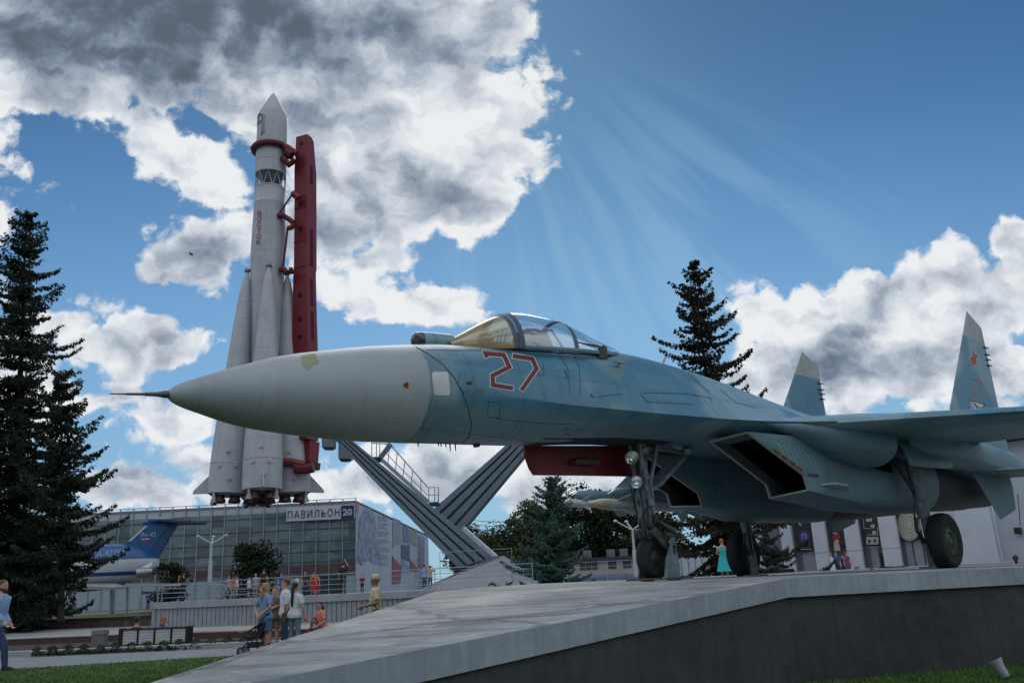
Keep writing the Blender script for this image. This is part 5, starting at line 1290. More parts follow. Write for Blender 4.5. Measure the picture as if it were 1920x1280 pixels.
# stairs with handrails
GALV = mat('galvanised', lin(138, 148, 156), .45, .5, var=.12)
stair = thing('metal_stairway', 'light metal stairway with handrails climbing above the big ribbed beam', 'stairway', at(812, 944, 67))
DS = 67.5
def S_(px, py, d=DS): return at(px, py, d)
MB().prism([S_(804, 941), S_(822, 940), S_(822, 946), S_(804, 947)], Vector(HF)*1.2).build('platform', mat('platform_dark', lin(54, 62, 70), .7, .3), stair)
MB().prism([S_(696, 856), S_(714, 856), S_(718, 863), S_(699, 862)], Vector(HF)*1.2).build('platform', MATS['platform_dark'], stair)
for dd in (0, 1.1):
    MB().beam(S_(716, 862, DS+dd), S_(803, 940, DS+dd), .12, .28).build('stringer', GALV, stair)
    MB().tube([S_(696, 830, DS+dd), S_(731, 832, DS+dd), S_(757, 862, DS+dd), S_(802, 913, DS+dd), S_(822, 913, DS+dd), S_(822, 942, DS+dd)], .045, 6).build('handrail', GALV, stair, 40)
    MB().tube([S_(721, 846, DS+dd), S_(748, 874, DS+dd), S_(802, 928, DS+dd), S_(822, 927, DS+dd)], .035, 6).build('mid_rail', GALV, stair, 40)
    for x, y0, y1 in ((697, 830, 858), (706, 830, 858), (712, 830, 857), (804, 913, 942), (815, 913, 942), (822, 913, 943), (731, 832, 872), (745, 848, 886), (759, 864, 899), (774, 881, 913), (789, 898, 927)):
        MB().tube([S_(x, y0, DS+dd), S_(x-(0 if y1-y0 < 31 else 4), y1, DS+dd)], .035, 6).build('baluster', GALV, stair, 40)
mb = MB()
for k in range(16):
    t = (k+.5)/16; q = S_(716, 862).lerp(S_(803, 940), t); mb.prism([q-Vector(HR)*.14, q+Vector(HR)*.14, q+Vector(HR)*.14+Vector(HF)*1.1, q-Vector(HR)*.14+Vector(HF)*1.1], (0, 0, .04))
mb.build('treads', GALV, stair)
MB().beam(S_(713, 858), S_(733, 832), .3, .35).build('brace', mat('platform_grey', lin(96, 106, 114), .5, .4), stair)
# ------------------------------------------------------------------ glass pavilion, passenger jet, right-hand hall, low building, lamps, wires
DPV = 95.0
pav = thing('glass_pavilion', 'long glass-fronted pavilion with a blue 20 sign and a printed side wall', 'building', px_dep(667, DPV, -.6))
Lx, Rx = px_dep(-140, DPV, 0), px_dep(667, DPV, 0); Zt = at(667, 938, DPV).z; Z0 = -.6
fx = (Rx-Lx).normalized(); FLEN = (Rx-Lx).length
def glassb(b, bs, v, c):
    # each pane a slightly different tone, paler interior bands low down
    u_ = b.dot(v, tuple(fx)); s = b.sep(v)
    cell = b.xyz(b.m('FLOOR', b.m('DIVIDE', u_, 1.497)), b.m('FLOOR', b.m('DIVIDE', s[2], 1.5)), 0)
    wn = b.n('ShaderNodeTexWhiteNoise'); b.put(wn.inputs['Vector'], cell)
    col = b.mix(wn.outputs[0], lin(74, 92, 98), lin(116, 132, 136))
    n = b.noise(b.xyz(b.m('MULTIPLY', u_, .5), 0, b.m('MULTIPLY', s[2], 2.2)), 1.0, 4, .6)
    col = b.mix(b.m('MULTIPLY', b.mr(n, .52, .66), .5), col, lin(140, 158, 158))
    red = b.m('MULTIPLY', b.mr(s[2], 2.2, 2.35), b.mr(s[2], 3.3, 3.1)); col = b.mix(b.m('MULTIPLY', red, .65), col, lin(92, 46, 44))
    b.link(col, bs.inputs['Base Color']); bs.inputs['Roughness'].default_value = .12; bs.inputs['Specular IOR Level'].default_value = .6
GLZ = mat('pavilion_glazing', var=0, build=glassb)
MUL = mat('mullion', lin(150, 158, 162), .5, .3, var=.1); TRN = mat('transom', lin(70, 82, 90), .6, .2)
WPAN = mat('white_panel', lin(176, 184, 188), .6, var=.06)
ncol = 32; cw = FLEN/ncol; F = Vector(HF)
for k in range(ncol):
    a, c = Lx+fx*cw*k, Lx+fx*cw*(k+1)
    MB().quad(*[Vector((p.x, p.y, z)) for p, z in ((a, Z0+2.6), (c, Z0+2.6), (c, Zt-.9), (a, Zt-.9))]).build('glass_panel', GLZ, pav)
for k in range(ncol+1):
    a = Lx+fx*cw*k; MB().prism([Vector((p.x, p.y, z))-F*.12 for p, z in ((a-fx*.05, Z0), (a+fx*.05, Z0), (a+fx*.05, Zt+.25), (a-fx*.05, Zt+.25))], F*.12).build('mullion', MUL, pav)
for z in (1.98, 3.45, 4.5, 5.6, 6.9, 8.3):
    a, c = Lx, Rx; MB().prism([Vector((p.x, p.y, zz))-F*.05 for p, zz in ((a, z-.05), (c, z-.05), (c, z+.05), (a, z+.05))], F*.05).build('transom', TRN, pav)
MB().prism([Vector((p.x, p.y, z))+F*.02 for p, z in ((Lx, Zt-.9), (Rx, Zt-.9), (Rx, Zt), (Lx, Zt))], F*.4).build('parapet', WPAN, pav)
MB().tube([Vector((p.x, p.y, Zt+.26)) for p in (Lx, Rx)], .04, 5).build('roof_rail', MUL, pav)
for k in range(ncol):      # lower storey: white panels with a dark entrance
    a, c = Lx+fx*cw*k, Lx+fx*cw*(k+1); dk = k in (28, 29, 30)
    MB().quad(*[Vector((p.x, p.y, z)) for p, z in ((a, Z0), (c, Z0), (c, Z0+2.6), (a, Z0+2.6))]).build('door_panel' if dk else 'base_panel', mat('entrance_glass', lin(52, 66, 72), .15, var=.2) if dk else mat('base_white', lin(146, 164, 172), .5, var=.1), pav)
# sign
def FP(px, py, off=.0): return at(px, py, DPV-off)
sgn_ = MB().prism([FP(537, 951, .30), FP(665, 945, .30), FP(665, 971, .30), FP(537, 977, .30)], F*.15).build('sign_board', mat('sign_white', lin(198, 204, 208), .5, var=.05), pav)
MB().prism([FP(639.5, 947.5, .34), FP(663.5, 946.5, .34), FP(663.5, 970.5, .34), FP(639.5, 972, .34)], F*.03).build('number_board', mat('sign_blue', lin(30, 48, 112), .5, var=.05), sgn_)
NAVY = mat('sign_navy', lin(36, 46, 92), .5, var=.05)
fr_ = frame(FP(588, 962.3, .36), FP(637, 960, .36)-FP(540, 965, .36), (0, 0, 1)); text_fit('sign_letters', 'ПАВИЛЬОН', sz(97, FP(588, 962)), sz(14.5, FP(588, 962)), NAVY, fr_, sgn_, bold=.0, spacing=1.22)
fr_ = frame(FP(651.5, 959.5, .40), FP(663, 959, .40)-FP(640, 960, .40), (0, 0, 1)); text_fit('sign_digits', '20', sz(18, FP(651, 960)), sz(13, FP(651, 960)), WPAN, fr_, sgn_, bold=.045)
# printed side wall
E1 = at(803, 1004, 165); sdir = Vector((E1.x-Rx.x, E1.y-Rx.y, 0)); SL = sdir.length; sdir.normalize(); snrm = Vector((sdir.y, -sdir.x, 0))
if snrm.dot(Vector(CAM)-Rx) < 0: snrm = -snrm
def side(px, py, off=.0):
    o = Vector((Rx.x, Rx.y, 0))+snrm*off; d = Vector(ray(px, py)); c = Vector(CAM); return c+d*(snrm.dot(o-c)/snrm.dot(d))
B_ = Vector((E1.x, E1.y, 0)); Zs = Zt
def printb(b, bs, v, c):
    s = b.sep(v); u_ = b.dot(b.vm('SUBTRACT', v, tuple(Rx)), tuple(sdir))
    col = b.mix(b.mr(b.noise(v, .3, 4), .3, .7), lin(160, 170, 186), lin(182, 190, 202)); b.link(col, bs.inputs['Base Color']); bs.inputs['Roughness'].default_value = .7
MB().quad(*[Vector((p.x, p.y, z)) for p, z in ((Rx, Z0), (B_, Z0), (B_, Zs), (Rx, Zs))]).build('side_wall', mat('print_ground', var=0, build=printb), pav)
MB().prism([Vector((Rx.x, Rx.y, Zs+.02)), Vector((B_.x, B_.y, Zs+.02)), Vector((B_.x, B_.y, Zs+.02))-snrm*6, Vector((Lx.x, Lx.y, Zs+.02))+F*6, Vector((Lx.x, Lx.y, Zs+.02))], (0, 0, -.3)).build('roof', mat('roof_grey', lin(120, 124, 128), .8), pav)
def sketch(name, c0, c1, sc_, dens, str_=6.0):
    def f(b, bs, v, c):
        w_ = b.vm('ADD', v, b.vm('SCALE', b.vm('SUBTRACT', b.noise(v, .9*sc_, 4, .6, col=True), (.5, .5, .5)), 1.6))
        n = b.noise(w_, 1.5*sc_, 7, .72); n2 = b.vor(w_, 2.2*sc_, 'DISTANCE_TO_EDGE')
        k = b.m('MAXIMUM', b.mr(n, dens, dens+.10), b.mr(n2, .05, .02)); b.link(b.mix(b.m('MULTIPLY', k, .8), c0, c1), bs.inputs['Base Color']); bs.inputs['Roughness'].default_value = .7
    return mat(name, var=0, build=f)
def panel(name, pts, m, off): return MB().add([side(x, y, off) for x, y in pts], [tuple(range(len(pts)))]).build(name, m, pav)
panel('printed_drawing', [(674, 975), (684, 953), (695, 952), (703, 968), (708, 1010), (713, 1050), (704, 1057), (690, 1048), (678, 1060), (670, 1050)], sketch('print_drawing', lin(160, 170, 196), lin(78, 86, 112), 1.0, .47), .05)
mb = MB()
for k in range(26):
    y = 967+k*3.6; x0, x1 = 708+(k % 3), 731-((k*7) % 9)
    if k % 4 != 3: mb.add([side(x0, y, .06), side(x1, y+.4*((x1-x0)/10), .06), side(x1, y+1.2+.4*((x1-x0)/10), .06), side(x0, y+1.2, .06)], [(0, 1, 2, 3)])
mb.build('printed_text_lines', mat('print_text', lin(128, 134, 158), .7), pav)
panel('printed_photo', [(736, 969), (752, 976), (752, 1018), (740, 1022), (736, 1030)], sketch('print_photo_a', lin(158, 164, 180), lin(66, 70, 82), 1.4, .50), .05)
panel('printed_photo', [(755, 984), (767, 988), (767, 1018), (755, 1016)], sketch('print_photo_b', lin(120, 134, 166), lin(84, 94, 124), .8, .5), .05)
panel('printed_photo', [(752, 1020), (768, 1022), (768, 1052), (752, 1046)], sketch('print_photo_c', lin(92, 106, 140), lin(62, 72, 100), .8, .5), .06)
panel('printed_photo', [(769, 990), (782, 996), (782, 1023), (769, 1019)], sketch('print_photo_d', lin(148, 146, 152), lin(116, 124, 124), .6, .5), .05)
panel('printed_photo', [(784, 1004), (796, 1010), (796, 1064), (784, 1068)], sketch('print_photo_e', lin(150, 160, 190), lin(76, 84, 122), 1.2, .45), .05)
panel('printed_wedge', [(735.5, 1041), (752, 1060), (752, 1092), (735.5, 1094)], mat('print_red', lin(142, 86, 100), .7, var=.1), .07)
panel('printed_wedge', [(753, 1045), (767, 1062), (767, 1071), (753, 1072)], mat('print_blue', lin(134, 152, 182), .7, var=.1), .07)
panel('printed_wedge', [(769, 1047), (783, 1066), (783, 1070), (769, 1070)], MATS['print_red'], .07)
panel('printed_tab', [(669, 941), (673, 942), (673, 959), (669, 959)], mat('print_tab', lin(190, 132, 140), .7), .06)
# ------------------------------------------------------------------ tail of the passenger jet
DY = 68.0
yak = thing('passenger_jet', 'blue and white passenger jet with a T tail, parked behind the spruces', 'airliner', px_dep(200, DY, -.6))
def Y_(px, py, d=DY): return at(px, py, d)
YB = mat('airliner_blue', lin(28, 82, 138), .35, var=.06); YW = mat('airliner_white', lin(186, 192, 196), .4, var=.06); YG = mat('airliner_grey', lin(128, 134, 136), .5, var=.1); YD = mat('airliner_dark', lin(28, 52, 78), .5, var=.1)
YS = mat('airliner_stripe', lin(30, 66, 124), .4, var=.05)
rows = [(-120, 1048, 1108), (0, 1040, 1108), (120, 1028, 1108), (180, 1022, 1106), (225, 1021, 1098), (260, 1024, 1086), (285, 1034, 1070), (297, 1048, 1060)]
rows = [(x, t+ (0 if x > 150 else (150-x)*-.03), bt) for x, t, bt in rows]
rings = []
for x in [-120+8*i for i in range(53)]:
    if x > 297: break
    t_, b_ = spline(rows, x); c = Y_(x, (t_+b_)/2); r = sz((b_-t_)/2, c)
    rings.append([c+F*(r*math.cos(q))+Vector((0, 0, r*math.sin(q))) for q in [2*PI*i/40 for i in range(40)]])
zst = Y_(200, 1051).z; zs1, zs0 = Y_(250, 1071).z, Y_(250, 1078).z; zb0 = Y_(200, 1086).z
def yakb(b, bs, v, c):
    z = b.sep(v)[2]
    # waterlines stay level in the photo, so they are planes of constant height
    col = b.mix(b.mr(z, zst-.02, zst+.02), lin(186, 192, 196), lin(28, 82, 138))
    col = b.mix(b.m('MULTIPLY', b.mr(z, zs0-.02, zs0+.02), b.mr(z, zs1+.02, zs1-.02)), col, lin(30, 66, 124))
    col = b.mix(b.mr(z, zb0, zb0-.3), col, lin(134, 140, 140)); k = b.m('ADD', .9, b.m('MULTIPLY', b.noise(v, .8, 5), .2)); col = b.mix(1.0, col, b.xyz(k, k, k), 'MULTIPLY')
    b.link(col, bs.inputs['Base Color']); bs.inputs['Roughness'].default_value = .35
MB().loft(rings).build('fuselage', mat('airliner_livery', var=0, build=yakb), yak, 40)
finp = [(210, 1024), (232, 1020), (242, 1013), (276, 983), (332, 983), (310, 1020), (292, 1052), (270, 1052), (215, 1040)]
yfin = MB().prism([Y_(x, y)-F*.2 for x, y in finp], F*.4).build('tail_fin', YB, yak, bevel=.06)
MB().prism([Y_(x, y)-F*.215 for x, y in ((243, 1014), (274, 985.5), (279, 985.5), (247, 1015))], F*.43).build('fin_leading_edge', YW, yfin)
MB().prism([Y_(x, y)-F*.207 for x, y in ((318, 984), (321, 984), (272, 1050), (269, 1050))], F*.414).build('rudder_gap', YD, yfin)
MB().prism([Y_(x, y)-F*.206 for x, y in ((321, 984), (332, 984), (310, 1020), (293, 1050), (273, 1050))], F*.412).build('rudder', mat('airliner_blue2', lin(26, 70, 118), .4, var=.06), yfin)
hs = [Y_(268, 979), Y_(278, 974), Y_(332, 975), Y_(335, 982)]
MB().prism([Y_(270, 980, DY), Y_(300, 976, DY-1), Y_(388, 981, DY-5.5), Y_(388, 983.5, DY-5.5), Y_(332, 984, DY)], (0, 0, .14)).build('tailplane', YD, yak)
MB().prism([Y_(276, 974.5, DY), Y_(330, 975, DY), Y_(302, 972, DY+5.5), Y_(280, 972, DY+5.5)], (0, 0, .12)).build('tailplane', mat('airliner_tail', lin(64, 84, 116), .5), yak)
MB().tube([Y_(267, 980), Y_(274, 979), Y_(300, 979), Y_(326, 979)], [.05, .25, .30, .2], 12).build('tail_bullet', YB, yak, 40)
eng = MB().tube([Y_(259, 1074, DY-2.2), Y_(262, 1073.5, DY-2.2), Y_(272, 1073.5, DY-2.2), Y_(288, 1071, DY-2.2)], [sz(9.2, Y_(260, 1074)), sz(9.8, Y_(260, 1074)), sz(9.3, Y_(260, 1074)), sz(7, Y_(260, 1074))], 24).build('engine', mat('engine_steel', lin(150, 152, 154), .3, .7, var=.15), yak, 40)
MB().tube([Y_(286, 1071.5, DY-2.2), Y_(291, 1071, DY-2.2)], [sz(7, Y_(260, 1074)), sz(6, Y_(260, 1074))], 20).build('engine_exhaust', DARK, eng, 40)
MB().prism([Y_(262, 1068, DY-1.4), Y_(292, 1052, DY-1.2), Y_(290, 1062, DY-1.4), Y_(276, 1066, DY-1.6)], F*-.6).build('engine_pylon', YW, yak)
MB().prism([Y_(90, 1100, DY-2), Y_(215, 1098, DY-2), Y_(238, 1104, DY-6), Y_(205, 1106, DY-6)], (0, 0, .2)).build('wing', YG, yak)
for px in (100, 210): MB().tube([Y_(px, 1098), px_dep(px, DY, -.62)], .15, 10).build('landing_leg', YG, yak, 40)
fr_ = frame(Y_(196, 1037, DY-2.02), Vector(HR), (0, 0, 1)); text_mesh('registration', 'RA-42751', .62, WPAN, frame(Y_(203, 1037.5, DY-2.0), Vector(HR), (-.0, 0, 1)), yak, extrude=.01)
text_mesh('type_lettering', 'Як-42', .5, WPAN, frame(Y_(278, 1002.5, DY-.24), Vector(HR), Vector(HR)*.25+Vector((0, 0, 1))), yfin, extrude=.01)
for k, m_ in enumerate((WPAN, YS, mat('flag_red', lin(160, 50, 62), .5))):
    y = 1009+2.6*k; MB().prism([Y_(x, yy, DY-.24) for x, yy in ((265-k*1.0, y), (281-k*1.0, y-.4), (280-k, y+2.0), (264-k, y+2.4))], F*.02).build('flag_stripe', m_, yfin)
# ------------------------------------------------------------------ white hall on the right: square pillars, dark banners, blank end wall
def wl(t): return loc(28.1+t*.7071, 78-t*.7071, -.6)     # along the front
wdir = (wl(1)-wl(0)).normalized(); wn_ = Vector((wdir.y, -wdir.x, 0))
if wn_.dot(Vector(CAM)-wl(0)) < 0: wn_ = -wn_
def WP(px, py, off=0.0):
    o = wl(0)+wn_*off; d = Vector(ray(px, py)); c = Vector(CAM); return c+d*(wn_.dot(o-c)/wn_.dot(d))
def wt(px): return (WP(px, 1030)-wl(0)).dot(wdir)
hall = thing('white_hall', 'white exhibition hall with square pillars and dark banners behind the jet', 'building', wl(0))
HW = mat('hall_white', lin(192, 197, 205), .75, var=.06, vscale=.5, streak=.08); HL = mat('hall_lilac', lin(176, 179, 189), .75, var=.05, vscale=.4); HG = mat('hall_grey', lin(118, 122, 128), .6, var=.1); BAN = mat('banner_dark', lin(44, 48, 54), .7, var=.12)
HZ = 9.2
def wbox(px0, px1, z0, z1, off0, off1, name, m, par=hall, bevel=0):
    t0, t1 = wt(px0), wt(px1); a, c = wl(t0), wl(t1)
    return MB().prism([Vector((p.x, p.y, z))+wn_*off0 for p, z in ((a, z0), (c, z0), (c, z1), (a, z1))], wn_*(off1-off0)).build(name, m, par, bevel=bevel)
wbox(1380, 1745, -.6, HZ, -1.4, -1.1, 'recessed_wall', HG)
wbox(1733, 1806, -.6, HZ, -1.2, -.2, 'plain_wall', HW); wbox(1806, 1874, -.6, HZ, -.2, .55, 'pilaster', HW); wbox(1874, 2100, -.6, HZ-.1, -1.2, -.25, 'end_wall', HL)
wbox(1380, 2100, HZ, HZ+.5, -2, 1.0, 'roof_edge', mat('roof_dark', lin(70, 74, 82), .6), bevel=.05)
for px0, px1 in ((1409, 1430), (1467.5, 1488), (1528, 1553), (1588, 1616), (1655, 1688)):
    p_ = wbox(px0, px1, -.6, HZ, -.25, .08, 'pillar', HW); wbox(px0-.1, px1+.1, 1.55, 1.6, .08, .085, 'pillar_joint', HG, p_)
for px0, px1, z0 in ((1491, 1524, 1.9), (1556, 1585, 2.1), (1619, 1650, 2.0), (1692, 1735, 2.3)):
    wbox(px0, px1, z0, HZ, -.6, -.5, 'banner', BAN)
for px0, px1, z1 in ((1494, 1508, 1.7), (1508, 1524, 1.9), (1622, 1637, 1.9), (1690, 1702, 2.1), (1706, 1722, 2.2)): wbox(px0, px1, -.6, z1, -1.08, -.95, 'window', mat('hall_window', lin(150, 156, 164), .3, var=.15))
wbox(1640, 1668, -.6, 1.25, -1.05, -.9, 'doorway', mat('door_dark', lin(26, 22, 24), .6, var=.2)); wbox(1638, 1670, 1.25, 2.0, -1.05, -.92, 'door_panel', mat('door_grille', lin(92, 92, 96), .7, var=.3, vscale=6))
def wart(name, polys, m, off): 
    mb = MB()
    for poly in polys: mb.add([WP(x, y, off) for x, y in poly], [tuple(range(len(poly)))])
    return mb.build(name, m, hall)
wart('banner_disc', [circ(1508, 1005, 9.5, 10.5, 28)], mat('banner_violet', lin(70, 62, 128), .7, var=.05), -.48)
CRM = mat('banner_cream', lin(176, 174, 160), .7, var=.08); BRD = mat('banner_red', lin(150, 44, 48), .7, var=.08); DKL = mat('banner_line', lin(84, 84, 84), .7)
text_fit('banner_letter', 'П', .40, .46, WPAN, frame(WP(1508, 1005, -.46), wdir, (0, 0, 1)), hall)
wart('banner_text', stroke([(1499, 1029), (1521, 1029)], 1.3)+stroke([(1492, 972), (1495, 978)], 3)+stroke([(1498, 980), (1502, 984)], 3), CRM, -.48)
wart('banner_figure', [[(1556, 972), (1576, 971), (1573, 987), (1568, 993), (1570, 1000), (1576, 1032), (1564, 1032), (1562, 1000), (1563, 993), (1558, 988)]], CRM, -.48)
wart('banner_figure_mark', [[(1562, 1000), (1574, 1000), (1575, 1014), (1563, 1015)]]+stroke([(1558, 978), (1561, 986), (1568, 988), (1574, 984), (1575, 975)], 2.2), BRD, -.46)
wart('banner_roundel', [circ(1569, 1015, 3.6, 4.2)], CRM, -.44); wart('banner_ring', stroke([(1550, 1008), (1586, 1008)], .6)+stroke([(1551, 1016), (1586, 1016)], .6), DKL, -.47)
wart('banner_plan', [rrect(1624, 1006, 1647, 1020, 2), rrect(1624, 971, 1635, 977, 1), circ(1636.5, 986, 4, 4), circ(1639, 998, 4, 4)]+stroke([(1619, 972), (1620, 990), (1632, 990)], 1)+stroke([(1625, 1002), (1645, 1002)], 1)+stroke([(1646, 972), (1653, 1024), (1624, 1026)], .8)+stroke([(1645, 988), (1646, 1003)], 1.2), CRM, -.48)
wart('banner_plan_mark', [circ(1630, 1014, 3.4, 3.6), circ(1640, 1013, 3.4, 3.6)], DKL, -.46)
wart('banner_dial', [circ(1705, 983, 22, 30, 40)], CRM, -.48); 
for q in (.9, .72, .5, .3): wart('banner_dial_ring', stroke([(1705+22*q*math.cos(2*PI*i/36), 983+30*q*math.sin(2*PI*i/36)) for i in range(37)], .8), DKL, -.46)
sp_ = thing('wall_speaker', 'dark box mounted on the lilac end wall at the far right edge', 'speaker', WP(1915, 998, .2)); wbox(1912, 1922, WP(1915, 1000).z, WP(1915, 988).z, -.2, .5, 'speaker_body', BLACKP, sp_, bevel=.03)
MB().tube([WP(1908, 925, .3), WP(1913, 985, .3)], .03, 6).build('wall_cable', BLACKP, sp_)
# low cream building and pale kiosks in the middle distance
def box_building(name, label, px0, px1, y_top, dep, z0, depth, m, cat='building'):
    t = thing(name, label, cat, px_dep(px0, dep, z0)); a, c = px_dep(px0, dep, z0), px_dep(px1, dep, z0); z1 = at((px0+px1)/2, y_top, dep).z
    MB().prism([a, c, back(c, depth), back(a, depth)], (0, 0, z1-z0)).build('wall', m, t); return t, a, c, z1
CREAM = mat('cream_wall', lin(160, 158, 148), .8, var=.1, vscale=.5)
t, a, c, z1 = box_building('low_building', 'low cream building with a flat dark roof beyond the railings, right of the blue spruce', 1072, 1200, 1050, 74, -.6, 6, CREAM)
MB().prism([Vector((p.x, p.y, z1)) for p in (a-fx*.3-F*.3, c+fx*.3-F*.3, back(c, 8.3), back(a, 8.3))], (0, 0, .28)).build('roof', mat('flat_roof', lin(54, 56, 58), .8), t)
for u0, u1 in ((.14, .22), (.23, .31), (.32, .40), (.56, .68), (.78, .9)):
    q0, q1 = a.lerp(c, u0), a.lerp(c, u1); w_ = MB().prism([Vector((p.x, p.y, z))-F*.04 for p, z in ((q0, 1.0), (q1, 1.0), (q1, 1.75), (q0, 1.75))], F*.05).build('window', mat('dark_window', lin(70, 74, 80), .2, var=.2), t)
MB().prism([Vector((p.x, p.y, z))-F*.05 for p, z in ((a, -.6), (c, -.6), (c, .55), (a, .55))], F*.05).build('blue_base', mat('blue_base', lin(104, 122, 152), .7, var=.2, vscale=.8), t)
for u_ in (.30, .66, .86): q = a.lerp(c, u_); MB().box((q.x+F.x*3, q.y+F.y*3, z1+.55), (.7, .7, .8), -YAW).build('roof_unit', mat('roof_unit', lin(110, 114, 116), .6, .3), t, bevel=.05)
t, a, c, z1 = box_building('white_kiosk', 'white gridded kiosk half hidden behind the dark spruce under the jet', 1282, 1386, 1042, 68, -.6, 4, mat('kiosk_white', lin(170, 176, 186), .7, var=.06))
for k in range(9): q = a.lerp(c, k/8); MB().prism([q-fx*.04-F*.03, q+fx*.04-F*.03, q+fx*.04-F*.03+Vector((0, 0, z1+.6)), q-fx*.04-F*.03+Vector((0, 0, z1+.6))], F*.03).build('grid_bar', HG, t)
t, a, c, z1 = box_building('white_fence', 'white panel fence below the passenger jet, behind the strolling crowd', 170, 262, 1112, 112, -.6, .3, mat('fence_white', lin(168, 176, 182), .6, var=.08), 'fence')
for k in range(12): q = a.lerp(c, k/11); MB().prism([q-fx*.04-F*.03, q+fx*.04-F*.03, q+fx*.04-F*.03+Vector((0, 0, z1+.6)), q-fx*.04-F*.03+Vector((0, 0, z1+.6))], F*.03).build('fence_post', HG, t)
t = thing('canopy_tent', 'flat white canopy beside the deck, under the airliner tail', 'canopy', px_dep(230, 60, -.6))
MB().prism([at(232, 1099, 60), at(236, 1093, 60), at(300, 1093, 60), at(302, 1098, 60)], F*4).build('canopy_roof', mat('tent_white', lin(160, 166, 166), .7, var=.1), t)
for px in (238, 296): MB().tube([at(px, 1097, 60.5), px_dep(px, 60.5, -.6)], .06, 8).build('canopy_post', GALV, t, 40)
MB().prism([at(266, 1108, 60.3), at(300, 1108, 60.3), at(300, 1113, 60.3), at(266, 1113, 60.3)], F*.1).build('counter', mat('counter_brown', lin(96, 84, 66), .7), t)
sg = thing('notice_board', 'green-grey notice board on legs among the strolling crowd', 'notice board', px_dep(138, 92, -.6)); MB().prism([at(131, 1131, 92), at(143, 1129, 92), at(143, 1144, 92), at(131, 1145, 92)], F*.08).build('board', mat('board_green', lin(92, 106, 98), .7, var=.1), sg); 
for px in (132, 142): MB().tube([at(px, 1143, 92.05), px_dep(px, 92.05, -.6)], .04, 6).build('board_leg', GALV, sg)
st_ = thing('white_stone', 'small whitish boulder on the grass at the foot of the left spruce', 'stone', px_dep(51, 48.6, ZP+.6)); MB().ball(px_dep(51, 48.6, ZP+.78), (.34, .28, .26), 12, 8).build('stone', mat('pale_stone', lin(150, 152, 150), .9, var=.25), st_, 60)
# lamp posts
LAMPM = mat('lamp_pole', lin(176, 182, 184), .5, .2, var=.08)
def lamp(label, px, y_top, y_bot, dep, flip=1, arms=3):
    b0 = at(px, y_bot, dep); t = thing('street_lamp', label, 'street lamp', b0, group='white street lamps'); h = at(px, y_top, dep).z-b0.z
    MB().tube([b0, b0+Vector((0, 0, h*.45)), b0+Vector((0, 0, h*.46)), b0+Vector((0, 0, h*.82))], [.15, .13, .09, .07], 10).build('pole', LAMPM, t, 40)
    o = b0+Vector((0, 0, h*.82))
    for k in range(arms):
        dv = (-Vector(HR)*flip*math.cos(k*1.35)+F*math.sin(k*1.35)).normalized()
        pts = [o+dv*(h*.30*math.sin(q))+Vector((0, 0, h*.18*(1-math.cos(q)) if False else h*.18*math.sin(q*.98))) for q in [PI/2*i/6 for i in range(7)]]
        a_ = MB().tube(pts, .05, 8).build('lamp_arm', LAMPM, t, 40); e = pts[-1]
        MB().lathe([(.02, .07), (.10, .04), (.14, -.04), (.04, -.07)], e, (0, 0, 1), 12).build('lamp_head', LAMPM, a_, 40)
    return t
lamp('white triple-armed street lamp in front of the glass pavilion', 393, 1003, 1092, 60)
lamp('white triple-armed street lamp left of the nose wheel', 1193, 974, 1080, 56)
lamp('small double-armed street lamp beyond the grey mound', 899, 984, 1030, 110, 1, 2)
# wires
wires = []
for (p, q, sag) in (((820, 962), (1010, 972), .6), ((820, 970), (1010, 980), .6), ((820, 978), (1010, 988), .6), ((925, 1036), (985, 1022), .3)):
    A_, B2 = at(*p, 90), at(*q, 100); pts = [A_.lerp(B2, k/10)+Vector((0, 0, -sag*math.sin(PI*k/10))) for k in range(11)]
    o = MB().tube(pts, .03, 5).build('overhead_wire', mat('wire', lin(92, 100, 108), .6)); tag(o, 'thin overhead wire crossing the sky left of the blue spruce', 'wire', 'overhead wires')
bd = thing('flying_bird', 'tiny dark bird in flight left of the rocket', 'bird', at(359, 477, 70)); o = at(359, 477, 70); X = Vector(HR)
MB().tube([o-X*.22, o-X*.1, o+X*.05, o+X*.2], [.02, .06, .07, .01], 8).build('body', BLACKP, bd, 50)
for s in (-1, 1): MB().add([o-X*.06, o+X*.08, o+X*.02+F*.25*s+Vector((0, 0, .08)), o-X*.10+F*.5*s+Vector((0, 0, .02))], [(0, 1, 2, 3)]).build('wing', BLACKP, bd)
for px in (920, 957):
    pg = thing('pigeon', 'dark pigeon standing on the deck edge, %s one below the mound' % ('left' if px < 940 else 'right'), 'bird', px_dep(px, 36, ZD), group='pigeons on the deck edge'); o = px_dep(px, 36, ZD+.16)
    o -= Vector((0, 0, .06)); MB().tube([o-X*.11-Vector((0, 0, .04)), o-X*.03, o+X*.05+Vector((0, 0, .02)), o+X*.08+Vector((0, 0, .07)), o+X*.12+Vector((0, 0, .07))], [.01, .04, .04, .02, .006], 8).build('body', BLACKP, pg, 50)
    for s in (-.02, .02): MB().tube([o+F*s, o+F*s-Vector((0, 0, .10))], .008, 5).build('leg', mat('bird_leg', lin(120, 60, 50)), pg)
